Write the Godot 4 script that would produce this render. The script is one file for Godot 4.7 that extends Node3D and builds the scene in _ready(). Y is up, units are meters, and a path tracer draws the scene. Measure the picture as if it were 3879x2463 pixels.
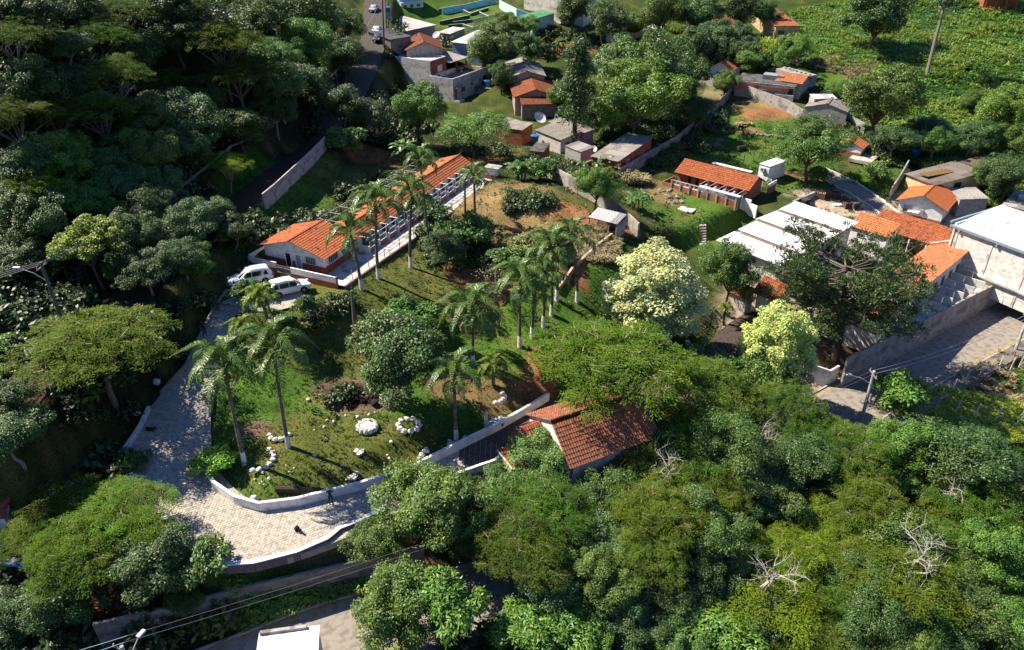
extends Node3D

# a hillside kennel compound with palms, village houses and forest, seen from the air
const CP := [-15.23, -47.3, 0.2950, -25.03, -44.37, -0.2115, -21.05, -41.46, -0.5701, -13.15, -42.53, -0.6025, -29.86, -50.02, -0.1048, -30.43, -58.95, -0.2591, -31.02, -67.76, 0.2897, -30.22, -74.89, 0.4212, -22.12, -71.73, -0.3303, -18.96, -49.91, 0.0014, -22.04, -53.04, 0.1281, -10.33, -53.16, -0.1191, -5.92, -57.1, 0.0042, -13.62, -59.64, -0.0323, -21.1, -59.37, 0.0285, -17.29, -66.63, 0.4175, -20.52, -67.26, -0.1519, -15.09, -71.04, -0.2996, -6.71, -69.77, 0.0771, -1.1, -68.56, 0.3347, -2.31, -60.89, -0.1135, 1.6, -63.29, 0.0851, -5.59, -51.96, 0.0568, -0.97, -56.4, 0.0653, 2.83, -59.8, 0.0575, 17.52, -65.73, -0.1905, 15.54, -70.53, 0.2494, 0.84, -67.72, -0.2099, 3.39, -70.37, -0.1702, 4.3, -71.94, 0.1330, 7.14, -74, -0.0954, 10.58, -73.8, 0.3843, 8.58, -67.4, -0.0103, 7.88, -79.16, -0.3504, 13.61, -89.13, -0.2690, 4.74, -76.67, -0.4129, -1.47, -103.46, 0.0414, -24.59, -107.63, -0.1703, -31.17, -93.3, 0.2031, -28.54, -111.83, 0.8212, -30.49, -109.67, -0.3714, -34.1, -79.81, -0.3968, -41.25, -62.89, -1.1059, -42.16, -52.71, -6.5345, -28.55, -129.96, -0.0534, -27.25, -156.39, 0.0272, -29.81, -175.73, -0.2375, -34.02, -200.06, -0.2283, 0.36, -95.42, -0.5135, 2.06, -92.64, -0.1066, -1.34, -91.38, 0.4942, -5.91, -81.63, 0.1321, -4.56, -87.23, -0.2153, 6.89, -87.23, 0.1323, 1.95, -84.77, 0.3333, -12.38, -150.25, 0.1829, -1.96, -143.25, 0.0207, 7.74, -138.46, 0.0959, 15.35, -120.03, -0.0280, 19.05, -115.77, -0.0586, 21.91, -137.79, -0.2014, 34.61, -169.9, 0.0266, 21.33, -178.82, 0.0081, 3.64, -182.61, 0.0949, -12.21, -196.4, 0.4145, -24.18, -194.14, 0.3189, -20.34, -209.78, 0.1366, -2.48, -194.57, -0.6136, 23.78, -204.01, 0.0412, 23.59, -117.81, 0.1119, 36.44, -138.01, 0.1899, 46.1, -139.46, -0.1767, 31.08, -100.32, -0.2327, 23.32, -104.58, 0.0491, 23.74, -96.39, 0.2163, 41.36, -113.32, -0.0704, 50.05, -120.72, 0.1438, 50.65, -116.26, -0.0834, 53.35, -103.69, -0.1120, 45.72, -107.27, 0.1642, 31.13, -89.44, 0.0908, 26.65, -72.11, 0.0627, 29.84, -67.9, -0.2751, 34.79, -64.51, 0.1653, 48.12, -75.5, 0.0985, 64.94, -84.55, 0.1094, -12.69, -37.83, 0.4091, -20.4, -36.91, 0.4068, 54.75, -87.56, -0.0897, 50.65, -67.97, -0.0829, 43.71, -58.84, 0.0129, 25.63, -52.2, 0.0088, 10.4, -47.63, -0.0701, 1.34, -46.64, -0.0435, 11.53, -39.21, 0.1052, 34.57, -43.34, 0.0640, 60.98, -105.61, 0.1412, 65.81, -95.84, -0.0885, 62.23, -119.26, -0.1079, 73.38, -124.59, 0.0169, 77.99, -116.05, 0.0106, 78.1, -174.95, 0.0105, 74.03, -197.32, 0.0702, 86.18, -155.55, -0.1476, 97.57, -150.96, 0.0233, 114.36, -185.11, -0.0442, 96.62, -192.78, -0.0242, 66.17, -141.32, 0.0332, 80.06, -139.6, 0.1023, -55.53, -92.76, -1.1865, -52.91, -102.12, 0.2309, -44.9, -111.31, -2.0786, -45.66, -105.72, 2.0546, -49.32, -83.28, 1.0284, -40.28, -129.58, -0.4619, -36.1, -131.84, 0.6084, -49.88, -70.94, 0.3121, -53.88, -81.85, -0.7289, -38.85, -173.15, 0.0849, -41.79, -48.48, 1.7252, -34.26, -41.95, -0.0596, -36.74, -38.06, -0.1386, -29.36, -39.91, 0.3085, -39.47, -56.77, 2.7382, -43.37, -54.18, 5.3289, -38.23, -61.93, 0.8707, -41.91, -57.53, -2.5446, -35.7, -67.01, -0.3589, 60.02, -171.04, -0.0237, -150, -200, -0.1255, -60, -300, 0.0345, 30, -320, 0.0513, 150, -300, -0.0480, 215, -180, -0.0057, 130, -90, 0.0123, -130, -60, -0.0012, -150, -110, 0.0350, 0, -10, -0.1431, 110, -30, -0.0062, -90, -20, 0.1024, -40, -370, 0.0037, 220, -370, -0.0230, -180, -370, 0.0210]
const CP_C := [-6.8068, -0.03459, -0.18027]
const PLATS := [[-14.78, -91.24, 1.155, 18.6, 4.6, 6.85, 1.4], [-24.48, -71.48, 1.155, 3.6, 4.6, 6.5, 2], [51.33, -84.06, -2.371, 15, 4, -0.7, 1.5], [60.49, -92.53, 0.600, 4, 4, -0.6, 2], [-14.81, -160.95, 1.040, 7, 6, 5, 3], [33.71, -104.83, -0.733, 6.5, 6.5, 4.2, 2.5], [29.2, -91.58, -0.908, 5.5, 8.5, 1.3, 2]]
const HEX := [[-24.73, -70.69, 6.7, 3], [-27.48, -70.78, 6.4, 2.6], [-29.76, -68.92, 5.4, 1.9], [-30.13, -63.84, 3.7, 1.8], [-30.88, -59.31, 2.3, 2.6], [-31.03, -55.4, 1.3, 3.4], [-29.68, -50.97, 0.6, 3.6], [-26.21, -46.72, 0.2, 3.4], [-20.64, -43.71, 0, 3], [-15.25, -45.24, 0, 2.7], [-10.88, -48.24, -0.05, 2.3], [-6.13, -51.5, -0.1, 2.2], [-2.84, -53.62, -0.1, 2.2]]
const COB := [[-2.84, -53.62, -0.1, 2.2], [-0.16, -55.91, -0.1, 2.2], [2.68, -58.41, -0.05, 2.3], [6.54, -61.07, 0, 2.2], [11.02, -63.46, 0.1, 2], [16.69, -64, 0.25, 1.9]]
const YARD := [[13.7, -70.72, 0.9, 2.2], [16.04, -67.95, 0.5, 2.2], [16.69, -64, 0.25, 1.9], [20.12, -61.7, -0.2, 2]]
const STR := [[-28.49, -116.29, 9.6, 2.6], [-28.98, -135.38, 10.6, 2.6], [-28.84, -157.1, 12.6, 2.6], [-29.71, -174.08, 15.3, 2.7], [-33.02, -199.56, 17.8, 2.8], [-36.05, -222.13, 20, 2.8]]
const DIRT := [[-28.49, -116.29, 9.6, 2.4], [-30.69, -106.48, 9.8, 2.2], [-33.17, -93.96, 9.7, 2.2], [-35.63, -80.33, 9.2, 2.2], [-37.83, -69, 8.6, 2.2], [-39.59, -60.66, 8.1, 2.2], [-41.17, -52.98, 7.3, 2.2], [-42.58, -47.89, 6.8, 2.2]]
const ASF := [[71.65, -89.22, -2.7, 3.3], [64.05, -83.73, -2.8, 3.3], [52.45, -76.5, -3, 3.3], [43.48, -70.85, -3.1, 3.3], [35.74, -65.42, -3.2, 3.3], [24.69, -58.05, -3.4, 3.2], [11.06, -49.31, -3.8, 3.2], [-0.14, -42.46, -4, 3.1], [-7.35, -39.66, -4.1, 3], [-13.58, -37.9, -4.3, 2.9], [-18.7, -35.52, -4.5, 2.9], [-24, -33.04, -4.8, 2.9]]
const RAMP := [[49.66, -119.41, 3.4, 1.5], [52.97, -114.19, 2.8, 1.5], [54.93, -108.8, 2.1, 1.5], [56.14, -103.97, 1.7, 1.7]]
const CRT := [[29.81, -76.41, 0.25, 3.2], [26.44, -72.9, 0.1, 3.4], [23.54, -68.79, -0.05, 3], [21.67, -64.64, -0.2, 2.2]]
var ROADS := []
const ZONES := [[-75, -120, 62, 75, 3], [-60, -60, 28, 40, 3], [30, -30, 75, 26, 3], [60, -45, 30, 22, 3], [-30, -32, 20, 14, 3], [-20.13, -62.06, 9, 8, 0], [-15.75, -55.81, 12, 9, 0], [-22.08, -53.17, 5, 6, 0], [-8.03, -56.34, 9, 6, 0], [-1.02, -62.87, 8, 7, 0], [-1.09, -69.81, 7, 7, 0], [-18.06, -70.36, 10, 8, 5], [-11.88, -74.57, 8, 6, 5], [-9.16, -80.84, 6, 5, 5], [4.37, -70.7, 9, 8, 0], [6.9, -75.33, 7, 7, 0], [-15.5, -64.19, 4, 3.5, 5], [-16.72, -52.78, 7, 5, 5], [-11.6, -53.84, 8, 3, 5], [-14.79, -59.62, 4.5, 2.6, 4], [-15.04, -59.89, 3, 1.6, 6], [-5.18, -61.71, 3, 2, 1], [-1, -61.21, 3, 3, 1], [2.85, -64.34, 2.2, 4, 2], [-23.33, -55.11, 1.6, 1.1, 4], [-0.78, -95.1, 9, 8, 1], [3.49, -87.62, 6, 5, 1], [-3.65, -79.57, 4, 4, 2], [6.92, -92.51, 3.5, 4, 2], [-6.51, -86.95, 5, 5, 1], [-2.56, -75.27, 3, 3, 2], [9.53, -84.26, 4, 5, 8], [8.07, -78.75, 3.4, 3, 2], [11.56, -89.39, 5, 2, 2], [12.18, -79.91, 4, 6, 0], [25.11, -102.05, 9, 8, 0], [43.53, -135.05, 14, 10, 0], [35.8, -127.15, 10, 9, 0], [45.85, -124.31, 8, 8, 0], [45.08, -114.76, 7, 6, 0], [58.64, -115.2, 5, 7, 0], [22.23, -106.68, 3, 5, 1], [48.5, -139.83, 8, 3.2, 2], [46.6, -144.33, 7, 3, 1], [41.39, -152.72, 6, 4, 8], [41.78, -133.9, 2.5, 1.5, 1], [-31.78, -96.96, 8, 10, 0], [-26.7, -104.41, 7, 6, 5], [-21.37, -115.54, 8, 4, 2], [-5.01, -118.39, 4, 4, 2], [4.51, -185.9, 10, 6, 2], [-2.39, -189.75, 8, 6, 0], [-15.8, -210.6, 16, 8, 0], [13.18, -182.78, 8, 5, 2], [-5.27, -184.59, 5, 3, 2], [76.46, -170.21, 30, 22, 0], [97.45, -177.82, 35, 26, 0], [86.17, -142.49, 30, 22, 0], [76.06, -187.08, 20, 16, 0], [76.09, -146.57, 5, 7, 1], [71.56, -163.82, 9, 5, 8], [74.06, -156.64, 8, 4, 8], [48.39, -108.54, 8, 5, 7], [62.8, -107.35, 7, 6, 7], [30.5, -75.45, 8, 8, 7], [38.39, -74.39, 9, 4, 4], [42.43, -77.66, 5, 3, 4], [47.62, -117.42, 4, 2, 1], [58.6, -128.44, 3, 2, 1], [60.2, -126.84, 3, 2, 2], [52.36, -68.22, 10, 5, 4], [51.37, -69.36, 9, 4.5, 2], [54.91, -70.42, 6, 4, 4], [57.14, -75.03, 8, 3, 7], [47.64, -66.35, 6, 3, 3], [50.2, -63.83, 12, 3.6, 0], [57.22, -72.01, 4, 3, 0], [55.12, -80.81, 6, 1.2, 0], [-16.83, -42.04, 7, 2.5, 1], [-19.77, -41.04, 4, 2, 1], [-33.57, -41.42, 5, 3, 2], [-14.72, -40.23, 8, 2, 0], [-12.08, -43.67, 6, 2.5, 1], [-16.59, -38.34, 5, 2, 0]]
const TALLG := [[97.45, -177.82, 34, 24, 5200, 1.5, 0], [80.82, -174.69, 24, 18, 2800, 1.2, 0], [88.15, -143.55, 24, 18, 3600, 1.7, 0], [77.19, -190.36, 16, 12, 1200, 1.2, 0], [79.07, -150.41, 9, 8, 600, 1.2, 0], [71.59, -161.48, 10, 5, 420, 1, 1], [74.5, -155.59, 8, 4, 260, 0.9, 1], [50.63, -64.71, 11, 3.4, 1500, 0.7, 2], [55.12, -80.81, 7, 1, 400, 0.5, 0], [-14.76, -40.43, 7, 1.6, 420, 1.1, 0], [9.53, -84.26, 3.6, 4, 330, 0.9, 1], [17.63, -110.06, 2.5, 2, 90, 1.6, 1], [56.8, -173.18, 6, 5, 160, 2.2, 2], [77.56, -131.37, 16, 10, 1600, 1.5, 0], [79.72, -116.66, 14, 10, 900, 1.5, 0], [40.54, -195.42, 10, 6, 260, 1.2, 0], [54.3, -71.34, 7, 4, 160, 0.8, 1], [-16.5, -37.96, 4, 1.4, 160, 1.1, 0], [-11.14, -36.74, 4, 2, 150, 1, 0]]
const UNDER := [[8.63, -109.89, 5, 3, 60, 1], [5.6, -113.17, 5, 3, 50, 1], [19.37, -129, 5, 8, 90, 1], [29.05, -129.96, 3, 5, 40, 1], [24.62, -120.79, 2, 3, 20, 1], [36.93, -139.04, 2, 6, 50, 1], [57.21, -165, 6, 4, 50, 1], [16.12, -149.03, 6, 6, 90, 1], [4.16, -167.11, 4, 4, 50, 1], [-5.18, -122.84, 4, 3, 40, 1], [12.37, -185.87, 6, 4, 40, 1], [73.4, -116.3, 6, 5, 80, 1], [65.5, -123.88, 5, 4, 50, 1], [2.01, -94.77, 3, 2, 25, 1], [-0.39, -183.97, 4, 3, 30, 1], [9.34, -131.37, 3, 3, 20, 1], [44.3, -165.94, 6, 5, 60, 1], [37.59, -178.31, 8, 6, 80, 1], [67.64, -129.04, 8, 6, 80, 1], [61.13, -147.36, 5, 4, 50, 1], [60.93, -135.09, 3, 3, 30, 1], [26.98, -184.6, 8, 6, 60, 1], [-21.77, -67.65, 2.2, 1.2, 14, 1], [-18.86, -70, 2, 1, 8, 1], [-5.3, -83.38, 5, 3, 40, 1], [0.8, -80.94, 4, 3, 30, 1], [-10.15, -86.6, 4, 3, 36, 1], [-75, -120, 60, 72, 3300, 0], [-55, -62, 24, 34, 800, 0], [35, -32, 66, 22, 2200, 0], [45, -40, 20, 12, 300, 0], [-32, -34, 16, 10, 200, 0], [10, -135, 30, 20, 0, 0]]
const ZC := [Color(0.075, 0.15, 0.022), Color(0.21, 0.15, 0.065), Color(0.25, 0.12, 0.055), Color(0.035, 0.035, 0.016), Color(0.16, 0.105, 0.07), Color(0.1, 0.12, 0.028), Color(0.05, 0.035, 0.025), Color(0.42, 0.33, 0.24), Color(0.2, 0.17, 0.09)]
var M := {}
var rng := RandomNumberGenerator.new()
var used := {}
var noi := FastNoiseLite.new()
var base_g := PackedFloat32Array()
const GX0 := -190.0
const GZ0 := -380.0
const GS := 2.5
const GNX := 169
const GNZ := 157

class MB:
	var v := PackedVector3Array()
	var c := PackedColorArray()
	var ix := PackedInt32Array()
	func quad(a: Vector3, b: Vector3, d: Vector3, e: Vector3, col: Color) -> void:
		var n := v.size()
		v.append(a); v.append(b); v.append(d); v.append(e)
		c.append(col); c.append(col); c.append(col); c.append(col)
		ix.append(n); ix.append(n + 1); ix.append(n + 2); ix.append(n); ix.append(n + 2); ix.append(n + 3)
	func tri(a: Vector3, b: Vector3, d: Vector3, col: Color) -> void:
		var n := v.size()
		v.append(a); v.append(b); v.append(d)
		c.append(col); c.append(col); c.append(col)
		ix.append(n); ix.append(n + 1); ix.append(n + 2)
	func box(o: Vector3, s: Vector3, col: Color, yaw := 0.0, roll := 0.0) -> MB:
		var bs := Basis.from_euler(Vector3(0, yaw, roll))
		var x := bs.x * s.x * 0.5
		var y := bs.y * s.y * 0.5
		var z := bs.z * s.z * 0.5
		quad(o - x + y - z, o + x + y - z, o + x + y + z, o - x + y + z, col)
		quad(o - x - y + z, o + x - y + z, o + x - y - z, o - x - y - z, col)
		quad(o - x - y + z, o - x + y + z, o + x + y + z, o + x - y + z, col)
		quad(o + x - y - z, o + x + y - z, o - x + y - z, o - x - y - z, col)
		quad(o + x - y + z, o + x + y + z, o + x + y - z, o + x - y - z, col)
		quad(o - x - y - z, o - x + y - z, o - x + y + z, o - x - y + z, col)
		return self
	func bar(p: Vector3, q: Vector3, r0: float, r1: float, n: int, col: Color, cap := true) -> MB:
		var d := (q - p).normalized()
		var a := d.cross(Vector3(0.31, 0.2, 0.93) if absf(d.z) < 0.9 else Vector3(1, 0.1, 0)).normalized()
		var b := d.cross(a)
		for i in n:
			var t0 := TAU * i / n
			var t1 := TAU * (i + 1) / n
			var e0 := a * cos(t0) + b * sin(t0)
			var e1 := a * cos(t1) + b * sin(t1)
			quad(p + e0 * r0, q + e0 * r1, q + e1 * r1, p + e1 * r0, col)
			if cap:
				tri(q, q + e1 * r1, q + e0 * r1, col)
				tri(p, p + e0 * r0, p + e1 * r0, col)
		return self
	func path(ps: Array, r0: float, r1: float, n: int, col: Color) -> MB:
		for i in ps.size() - 1:
			bar(ps[i], ps[i + 1], lerpf(r0, r1, float(i) / (ps.size() - 1)), lerpf(r0, r1, float(i + 1) / (ps.size() - 1)), n, col, i == ps.size() - 2)
		return self
	func lathe(o: Vector3, prof: Array, n: int, col: Color) -> MB:
		for k in prof.size() - 1:
			for i in n:
				var a := TAU * i / n
				var b := TAU * (i + 1) / n
				var u: Vector2 = prof[k]
				var w: Vector2 = prof[k + 1]
				quad(o + Vector3(cos(a) * u.x, u.y, sin(a) * u.x), o + Vector3(cos(a) * w.x, w.y, sin(a) * w.x), o + Vector3(cos(b) * w.x, w.y, sin(b) * w.x), o + Vector3(cos(b) * u.x, u.y, sin(b) * u.x), col)
		return self
	func leaf(p: Vector3, along: Vector3, nrm: Vector3, l: float, w: float, col: Color) -> void:
		var sd := along.cross(nrm).normalized() * w * 0.5
		var n := v.size()
		v.append(p); v.append(p + along * l * 0.45 + sd); v.append(p + along * l); v.append(p + along * l * 0.45 - sd)
		c.append(col); c.append(col); c.append(col); c.append(col)
		ix.append(n); ix.append(n + 1); ix.append(n + 2); ix.append(n); ix.append(n + 2); ix.append(n + 3)
	func rock(o: Vector3, s: Vector3, r: RandomNumberGenerator, col: Color, rings := 4, seg := 7) -> MB:
		var pts := []
		for k in rings + 1:
			var row := []
			var ph := PI * k / rings
			for i in seg:
				var th := TAU * i / seg
				var rr := r.randf_range(0.78, 1.15)
				row.append(o + Vector3(sin(ph) * cos(th) * s.x * rr, cos(ph) * s.y * rr, sin(ph) * sin(th) * s.z * rr) if k > 0 and k < rings else o + Vector3(0, cos(ph) * s.y, 0))
			pts.append(row)
		for k in rings:
			for i in seg:
				var j := (i + 1) % seg
				quad(pts[k][i], pts[k][j], pts[k + 1][j], pts[k + 1][i], col)
		return self
	func mesh(smooth := false) -> ArrayMesh:
		var ar := []
		ar.resize(Mesh.ARRAY_MAX)
		ar[Mesh.ARRAY_VERTEX] = v
		ar[Mesh.ARRAY_COLOR] = c
		ar[Mesh.ARRAY_INDEX] = ix
		var m := ArrayMesh.new()
		m.add_surface_from_arrays(Mesh.PRIMITIVE_TRIANGLES, ar)
		if smooth:
			var st := SurfaceTool.new()
			st.create_from(m, 0)
			st.generate_normals()
			return st.commit()
		return m

func lin(r: float, g: float, b: float) -> Color:
	return Color(r, g, b)

func vary(c: Color, amt: float, hue := 0.0) -> Color:
	var k := 1.0 + rng.randf_range(-amt, amt)
	var h := rng.randf_range(-hue, hue)
	return Color(c.r * k * (1 + h), c.g * k, c.b * k * (1 - h))

func named(parent: Node, nm: String) -> String:
	var key := str(parent.get_instance_id()) + nm
	var n: int = used.get(key, 0)
	used[key] = n + 1
	return nm if n == 0 else nm + "_%03d" % n

func metas(o: Node, label: String, cat: String, group := "") -> void:
	if label != "": o.set_meta("label", label)
	if cat != "": o.set_meta("category", cat)
	if group != "": o.set_meta("group", group)

func thing(nm: String, label: String, cat: String, at := Vector3.ZERO, yaw := 0.0, group := "") -> Node3D:
	var o := Node3D.new()
	o.name = named(self, nm)
	add_child(o)
	o.position = at
	o.rotation.y = yaw
	metas(o, label, cat, group)
	return o

func put(parent: Node, nm: String, mesh: Mesh, mat: Material, kind := "") -> MeshInstance3D:
	var o := MeshInstance3D.new()
	o.name = named(parent, nm)
	o.mesh = mesh
	o.material_override = mat
	if kind != "": o.set_meta("kind", kind)
	parent.add_child(o)
	return o

func solo(nm: String, label: String, cat: String, mesh: Mesh, mat: Material, at: Vector3, yaw := 0.0, group := "") -> MeshInstance3D:
	var o := put(self, nm, mesh, mat)
	o.position = at
	o.rotation.y = yaw
	metas(o, label, cat, group)
	return o

func noise_tex(seed_: int, freq: float, lo: float, hi: float, size := 256, oct := 4) -> Texture2D:
	var n := FastNoiseLite.new()
	n.seed = seed_
	n.frequency = freq
	n.fractal_octaves = oct
	var im := n.get_seamless_image(size, size)
	im.convert(Image.FORMAT_RGB8)
	for y in size:
		for x in size:
			var g := lerpf(lo, hi, clampf((im.get_pixel(x, y).r - 0.2) / 0.6, 0, 1))
			im.set_pixel(x, y, Color(g, g, g))
	return ImageTexture.create_from_image(im)

func vmat(key: String, rough: float, tex: Texture2D = null, scale := 0.3, spec := 0.4, metal := 0.0) -> StandardMaterial3D:
	var m := StandardMaterial3D.new()
	m.resource_name = key
	m.vertex_color_use_as_albedo = true
	m.roughness = rough
	m.metallic_specular = spec
	m.metallic = metal
	if tex:
		m.albedo_texture = tex
		m.uv1_triplanar = true
		m.uv1_world_triplanar = true
		m.uv1_scale = Vector3.ONE * scale
	M[key] = m
	return m

func leaf_mat(key: String, tint: Color, back := 0.35, rough := 0.5, spec := 0.5) -> void:
	var m := vmat(key, rough, null, 1.0, spec)
	m.albedo_color = tint.linear_to_srgb()
	m.backlight_enabled = true
	m.backlight = Color(back * 0.75, back, back * 0.25).linear_to_srgb()

# ---------- ground ----------
func base_h(x: float, z: float) -> float:
	var fx := clampf((x - GX0) / GS, 0, GNX - 1.001)
	var fz := clampf((z - GZ0) / GS, 0, GNZ - 1.001)
	var i := int(fx)
	var j := int(fz)
	fx -= i
	fz -= j
	var k := j * GNX + i
	return lerpf(lerpf(base_g[k], base_g[k + 1], fx), lerpf(base_g[k + GNX], base_g[k + GNX + 1], fx), fz)

func make_base() -> void:
	base_g.resize(GNX * GNZ)
	var n := CP.size() / 3
	for j in GNZ:
		var z := GZ0 + j * GS
		for i in GNX:
			var x := GX0 + i * GS
			var s: float = CP_C[0] + CP_C[1] * x + CP_C[2] * z
			for k in n:
				var dx: float = x - CP[k * 3]
				var dz: float = z - CP[k * 3 + 1]
				s += CP[k * 3 + 2] * sqrt(dx * dx + dz * dz + 9.0)
			base_g[j * GNX + i] = s

func along_road(r: Array, x: float, z: float) -> Array:
	var best := 1e9
	var by := 0.0
	var bw := 1.0
	for i in r.size() - 1:
		var a: Array = r[i]
		var b: Array = r[i + 1]
		var dx: float = b[0] - a[0]
		var dz: float = b[1] - a[1]
		var t := clampf(((x - a[0]) * dx + (z - a[1]) * dz) / (dx * dx + dz * dz), 0, 1)
		var ex: float = x - a[0] - dx * t
		var ez: float = z - a[1] - dz * t
		var d := sqrt(ex * ex + ez * ez) - lerpf(a[3], b[3], t)
		if d < best:
			best = d
			by = lerpf(a[2], b[2], t)
			bw = lerpf(a[3], b[3], t)
	return [best, by, bw]

func H(x: float, z: float, carve := true) -> float:
	var h := base_h(x, z)
	for p in PLATS:
		var dx: float = x - p[0]
		var dz: float = z - p[1]
		if absf(dx) + absf(dz) > (p[3] + p[4] + p[6]) * 1.5: continue
		var ca := cos(p[2])
		var sa := sin(p[2])
		var u := maxf(0, absf(dx * ca - dz * sa) - p[3])
		var w := maxf(0, absf(dx * sa + dz * ca) - p[4])
		var d := sqrt(u * u + w * w)
		if d < p[6]:
			h = lerpf(h, p[5], 1.0 - smoothstep(0, p[6], d))
	for r in ROADS:
		var bb: Array = r[1]
		if x < bb[0] or x > bb[1] or z < bb[2] or z > bb[3]: continue
		var q := along_road(r[0], x, z)
		var d: float = maxf(0, q[0] - 0.35)
		if d < r[2]:
			h = lerpf(h, q[1] - (r[3] if carve else 0.0), 1.0 - smoothstep(0, r[2], d))
	return h

func gp(x: float, z: float, up := 0.0) -> Vector3:
	return Vector3(x, H(x, z, false) + up, z)

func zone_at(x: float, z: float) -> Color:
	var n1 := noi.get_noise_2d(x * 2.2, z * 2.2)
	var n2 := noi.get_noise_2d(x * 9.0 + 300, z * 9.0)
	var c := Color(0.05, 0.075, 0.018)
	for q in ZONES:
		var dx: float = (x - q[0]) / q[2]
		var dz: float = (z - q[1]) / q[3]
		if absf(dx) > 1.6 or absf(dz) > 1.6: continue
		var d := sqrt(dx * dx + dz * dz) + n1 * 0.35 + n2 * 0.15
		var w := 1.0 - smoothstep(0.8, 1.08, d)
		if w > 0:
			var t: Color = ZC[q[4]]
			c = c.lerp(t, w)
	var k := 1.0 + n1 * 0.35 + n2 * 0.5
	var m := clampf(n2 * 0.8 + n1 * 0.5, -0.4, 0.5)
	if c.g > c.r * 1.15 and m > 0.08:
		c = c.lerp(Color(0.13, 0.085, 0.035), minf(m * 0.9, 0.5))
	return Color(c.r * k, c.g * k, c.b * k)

func ground_sheet() -> void:
	var xs := PackedFloat32Array()
	var zs := PackedFloat32Array()
	var x := -185.0
	while x < 228.0:
		xs.append(x)
		x += 0.7 if x > -62 and x < 74 else 3.5
	var z := -375.0
	while z < 8.0:
		zs.append(z)
		z += 0.7 if z > -132 and z < -28 else (1.3 if z > -215 and z < -131 else 3.5)
	var b := MB.new()
	var nx := xs.size()
	b.v.resize(nx * zs.size())
	b.c.resize(nx * zs.size())
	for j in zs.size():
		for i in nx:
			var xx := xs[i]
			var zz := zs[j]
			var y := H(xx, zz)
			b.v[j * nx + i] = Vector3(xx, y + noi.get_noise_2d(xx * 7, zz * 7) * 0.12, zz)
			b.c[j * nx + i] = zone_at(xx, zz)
	var ix := PackedInt32Array()
	ix.resize((nx - 1) * (zs.size() - 1) * 6)
	var k := 0
	for j in zs.size() - 1:
		for i in nx - 1:
			var a := j * nx + i
			ix[k] = a; ix[k + 1] = a + 1; ix[k + 2] = a + nx + 1; ix[k + 3] = a; ix[k + 4] = a + nx + 1; ix[k + 5] = a + nx
			k += 6
	b.ix = ix
	var o := put(self, "ground", b.mesh(true), M.ground, "structure")
	metas(o, "sloping ground of grass, bare red soil and forest floor", "")

func strip(r: Array, up: float, col: Color, extra := 0.0, n := 6) -> MB:
	var b := MB.new()
	var pts := []
	for i in r.size():
		var a: Array = r[maxi(i - 1, 0)]
		var e: Array = r[mini(i + 1, r.size() - 1)]
		var d := Vector3(e[0] - a[0], 0, e[1] - a[1]).normalized()
		var s := Vector3(-d.z, 0, d.x)
		var w: float = r[i][3] + extra
		var c := Vector3(r[i][0], r[i][2] + up, r[i][1])
		var row := []
		for k in n + 1:
			row.append(c + s * w * (2.0 * k / n - 1.0))
		pts.append(row)
	for i in pts.size() - 1:
		for k in n:
			b.quad(pts[i][k], pts[i + 1][k], pts[i + 1][k + 1], pts[i][k + 1], col)
		for k in [0, n]:
			var dn := Vector3(0, -0.6, 0)
			b.quad(pts[i][k], pts[i + 1][k], pts[i + 1][k] + dn, pts[i][k] + dn, col)
	return b

func edge_line(r: Array, side: float, off: float) -> Array:
	var out := []
	for i in r.size():
		var a: Array = r[maxi(i - 1, 0)]
		var e: Array = r[mini(i + 1, r.size() - 1)]
		var d := Vector3(e[0] - a[0], 0, e[1] - a[1]).normalized()
		var s := Vector3(-d.z, 0, d.x) * side
		out.append(Vector3(r[i][0], r[i][2], r[i][1]) + s * (r[i][3] + off))
	return out

func smooth_road(r: Array, steps: int) -> Array:
	var out := []
	for i in r.size() - 1:
		for k in steps:
			var t := float(k) / steps
			var row := []
			for m in 4:
				row.append(cubic_interpolate(r[i][m], r[i + 1][m], r[maxi(i - 1, 0)][m], r[mini(i + 2, r.size() - 1)][m], t))
			out.append(row)
	out.append(r[-1])
	return out

func wall_run(b: MB, ps: Array, h: float, th: float, col: Color, sink := 0.5, wob := 0.0) -> MB:
	# a wall along points that lie on its foot
	for i in ps.size() - 1:
		var p: Vector3 = ps[i]
		var q: Vector3 = ps[i + 1]
		var d := (q - p)
		d.y = 0
		var s := Vector3(-d.z, 0, d.x).normalized() * th * 0.5
		var u0 := Vector3(0, h + rng.randf_range(-wob, wob), 0)
		var u1 := Vector3(0, h + rng.randf_range(-wob, wob), 0)
		var dn := Vector3(0, -sink, 0)
		var e := d.normalized() * 0.003
		b.quad(p + s + dn, p + s + u0, q + s + u1, q + s + dn, col)
		b.quad(q - s + dn, q - s + u1, p - s + u0, p - s + dn, col)
		b.quad(p - s + u0, q - s + u1, q + s + u1, p + s + u0, col)
		b.quad(p + s + dn + e, p - s + dn + e, p - s + u0 + e, p + s + u0 + e, col)
		b.quad(q + s + dn - e, q + s + u1 - e, q - s + u1 - e, q - s + dn - e, col)
	return b

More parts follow.
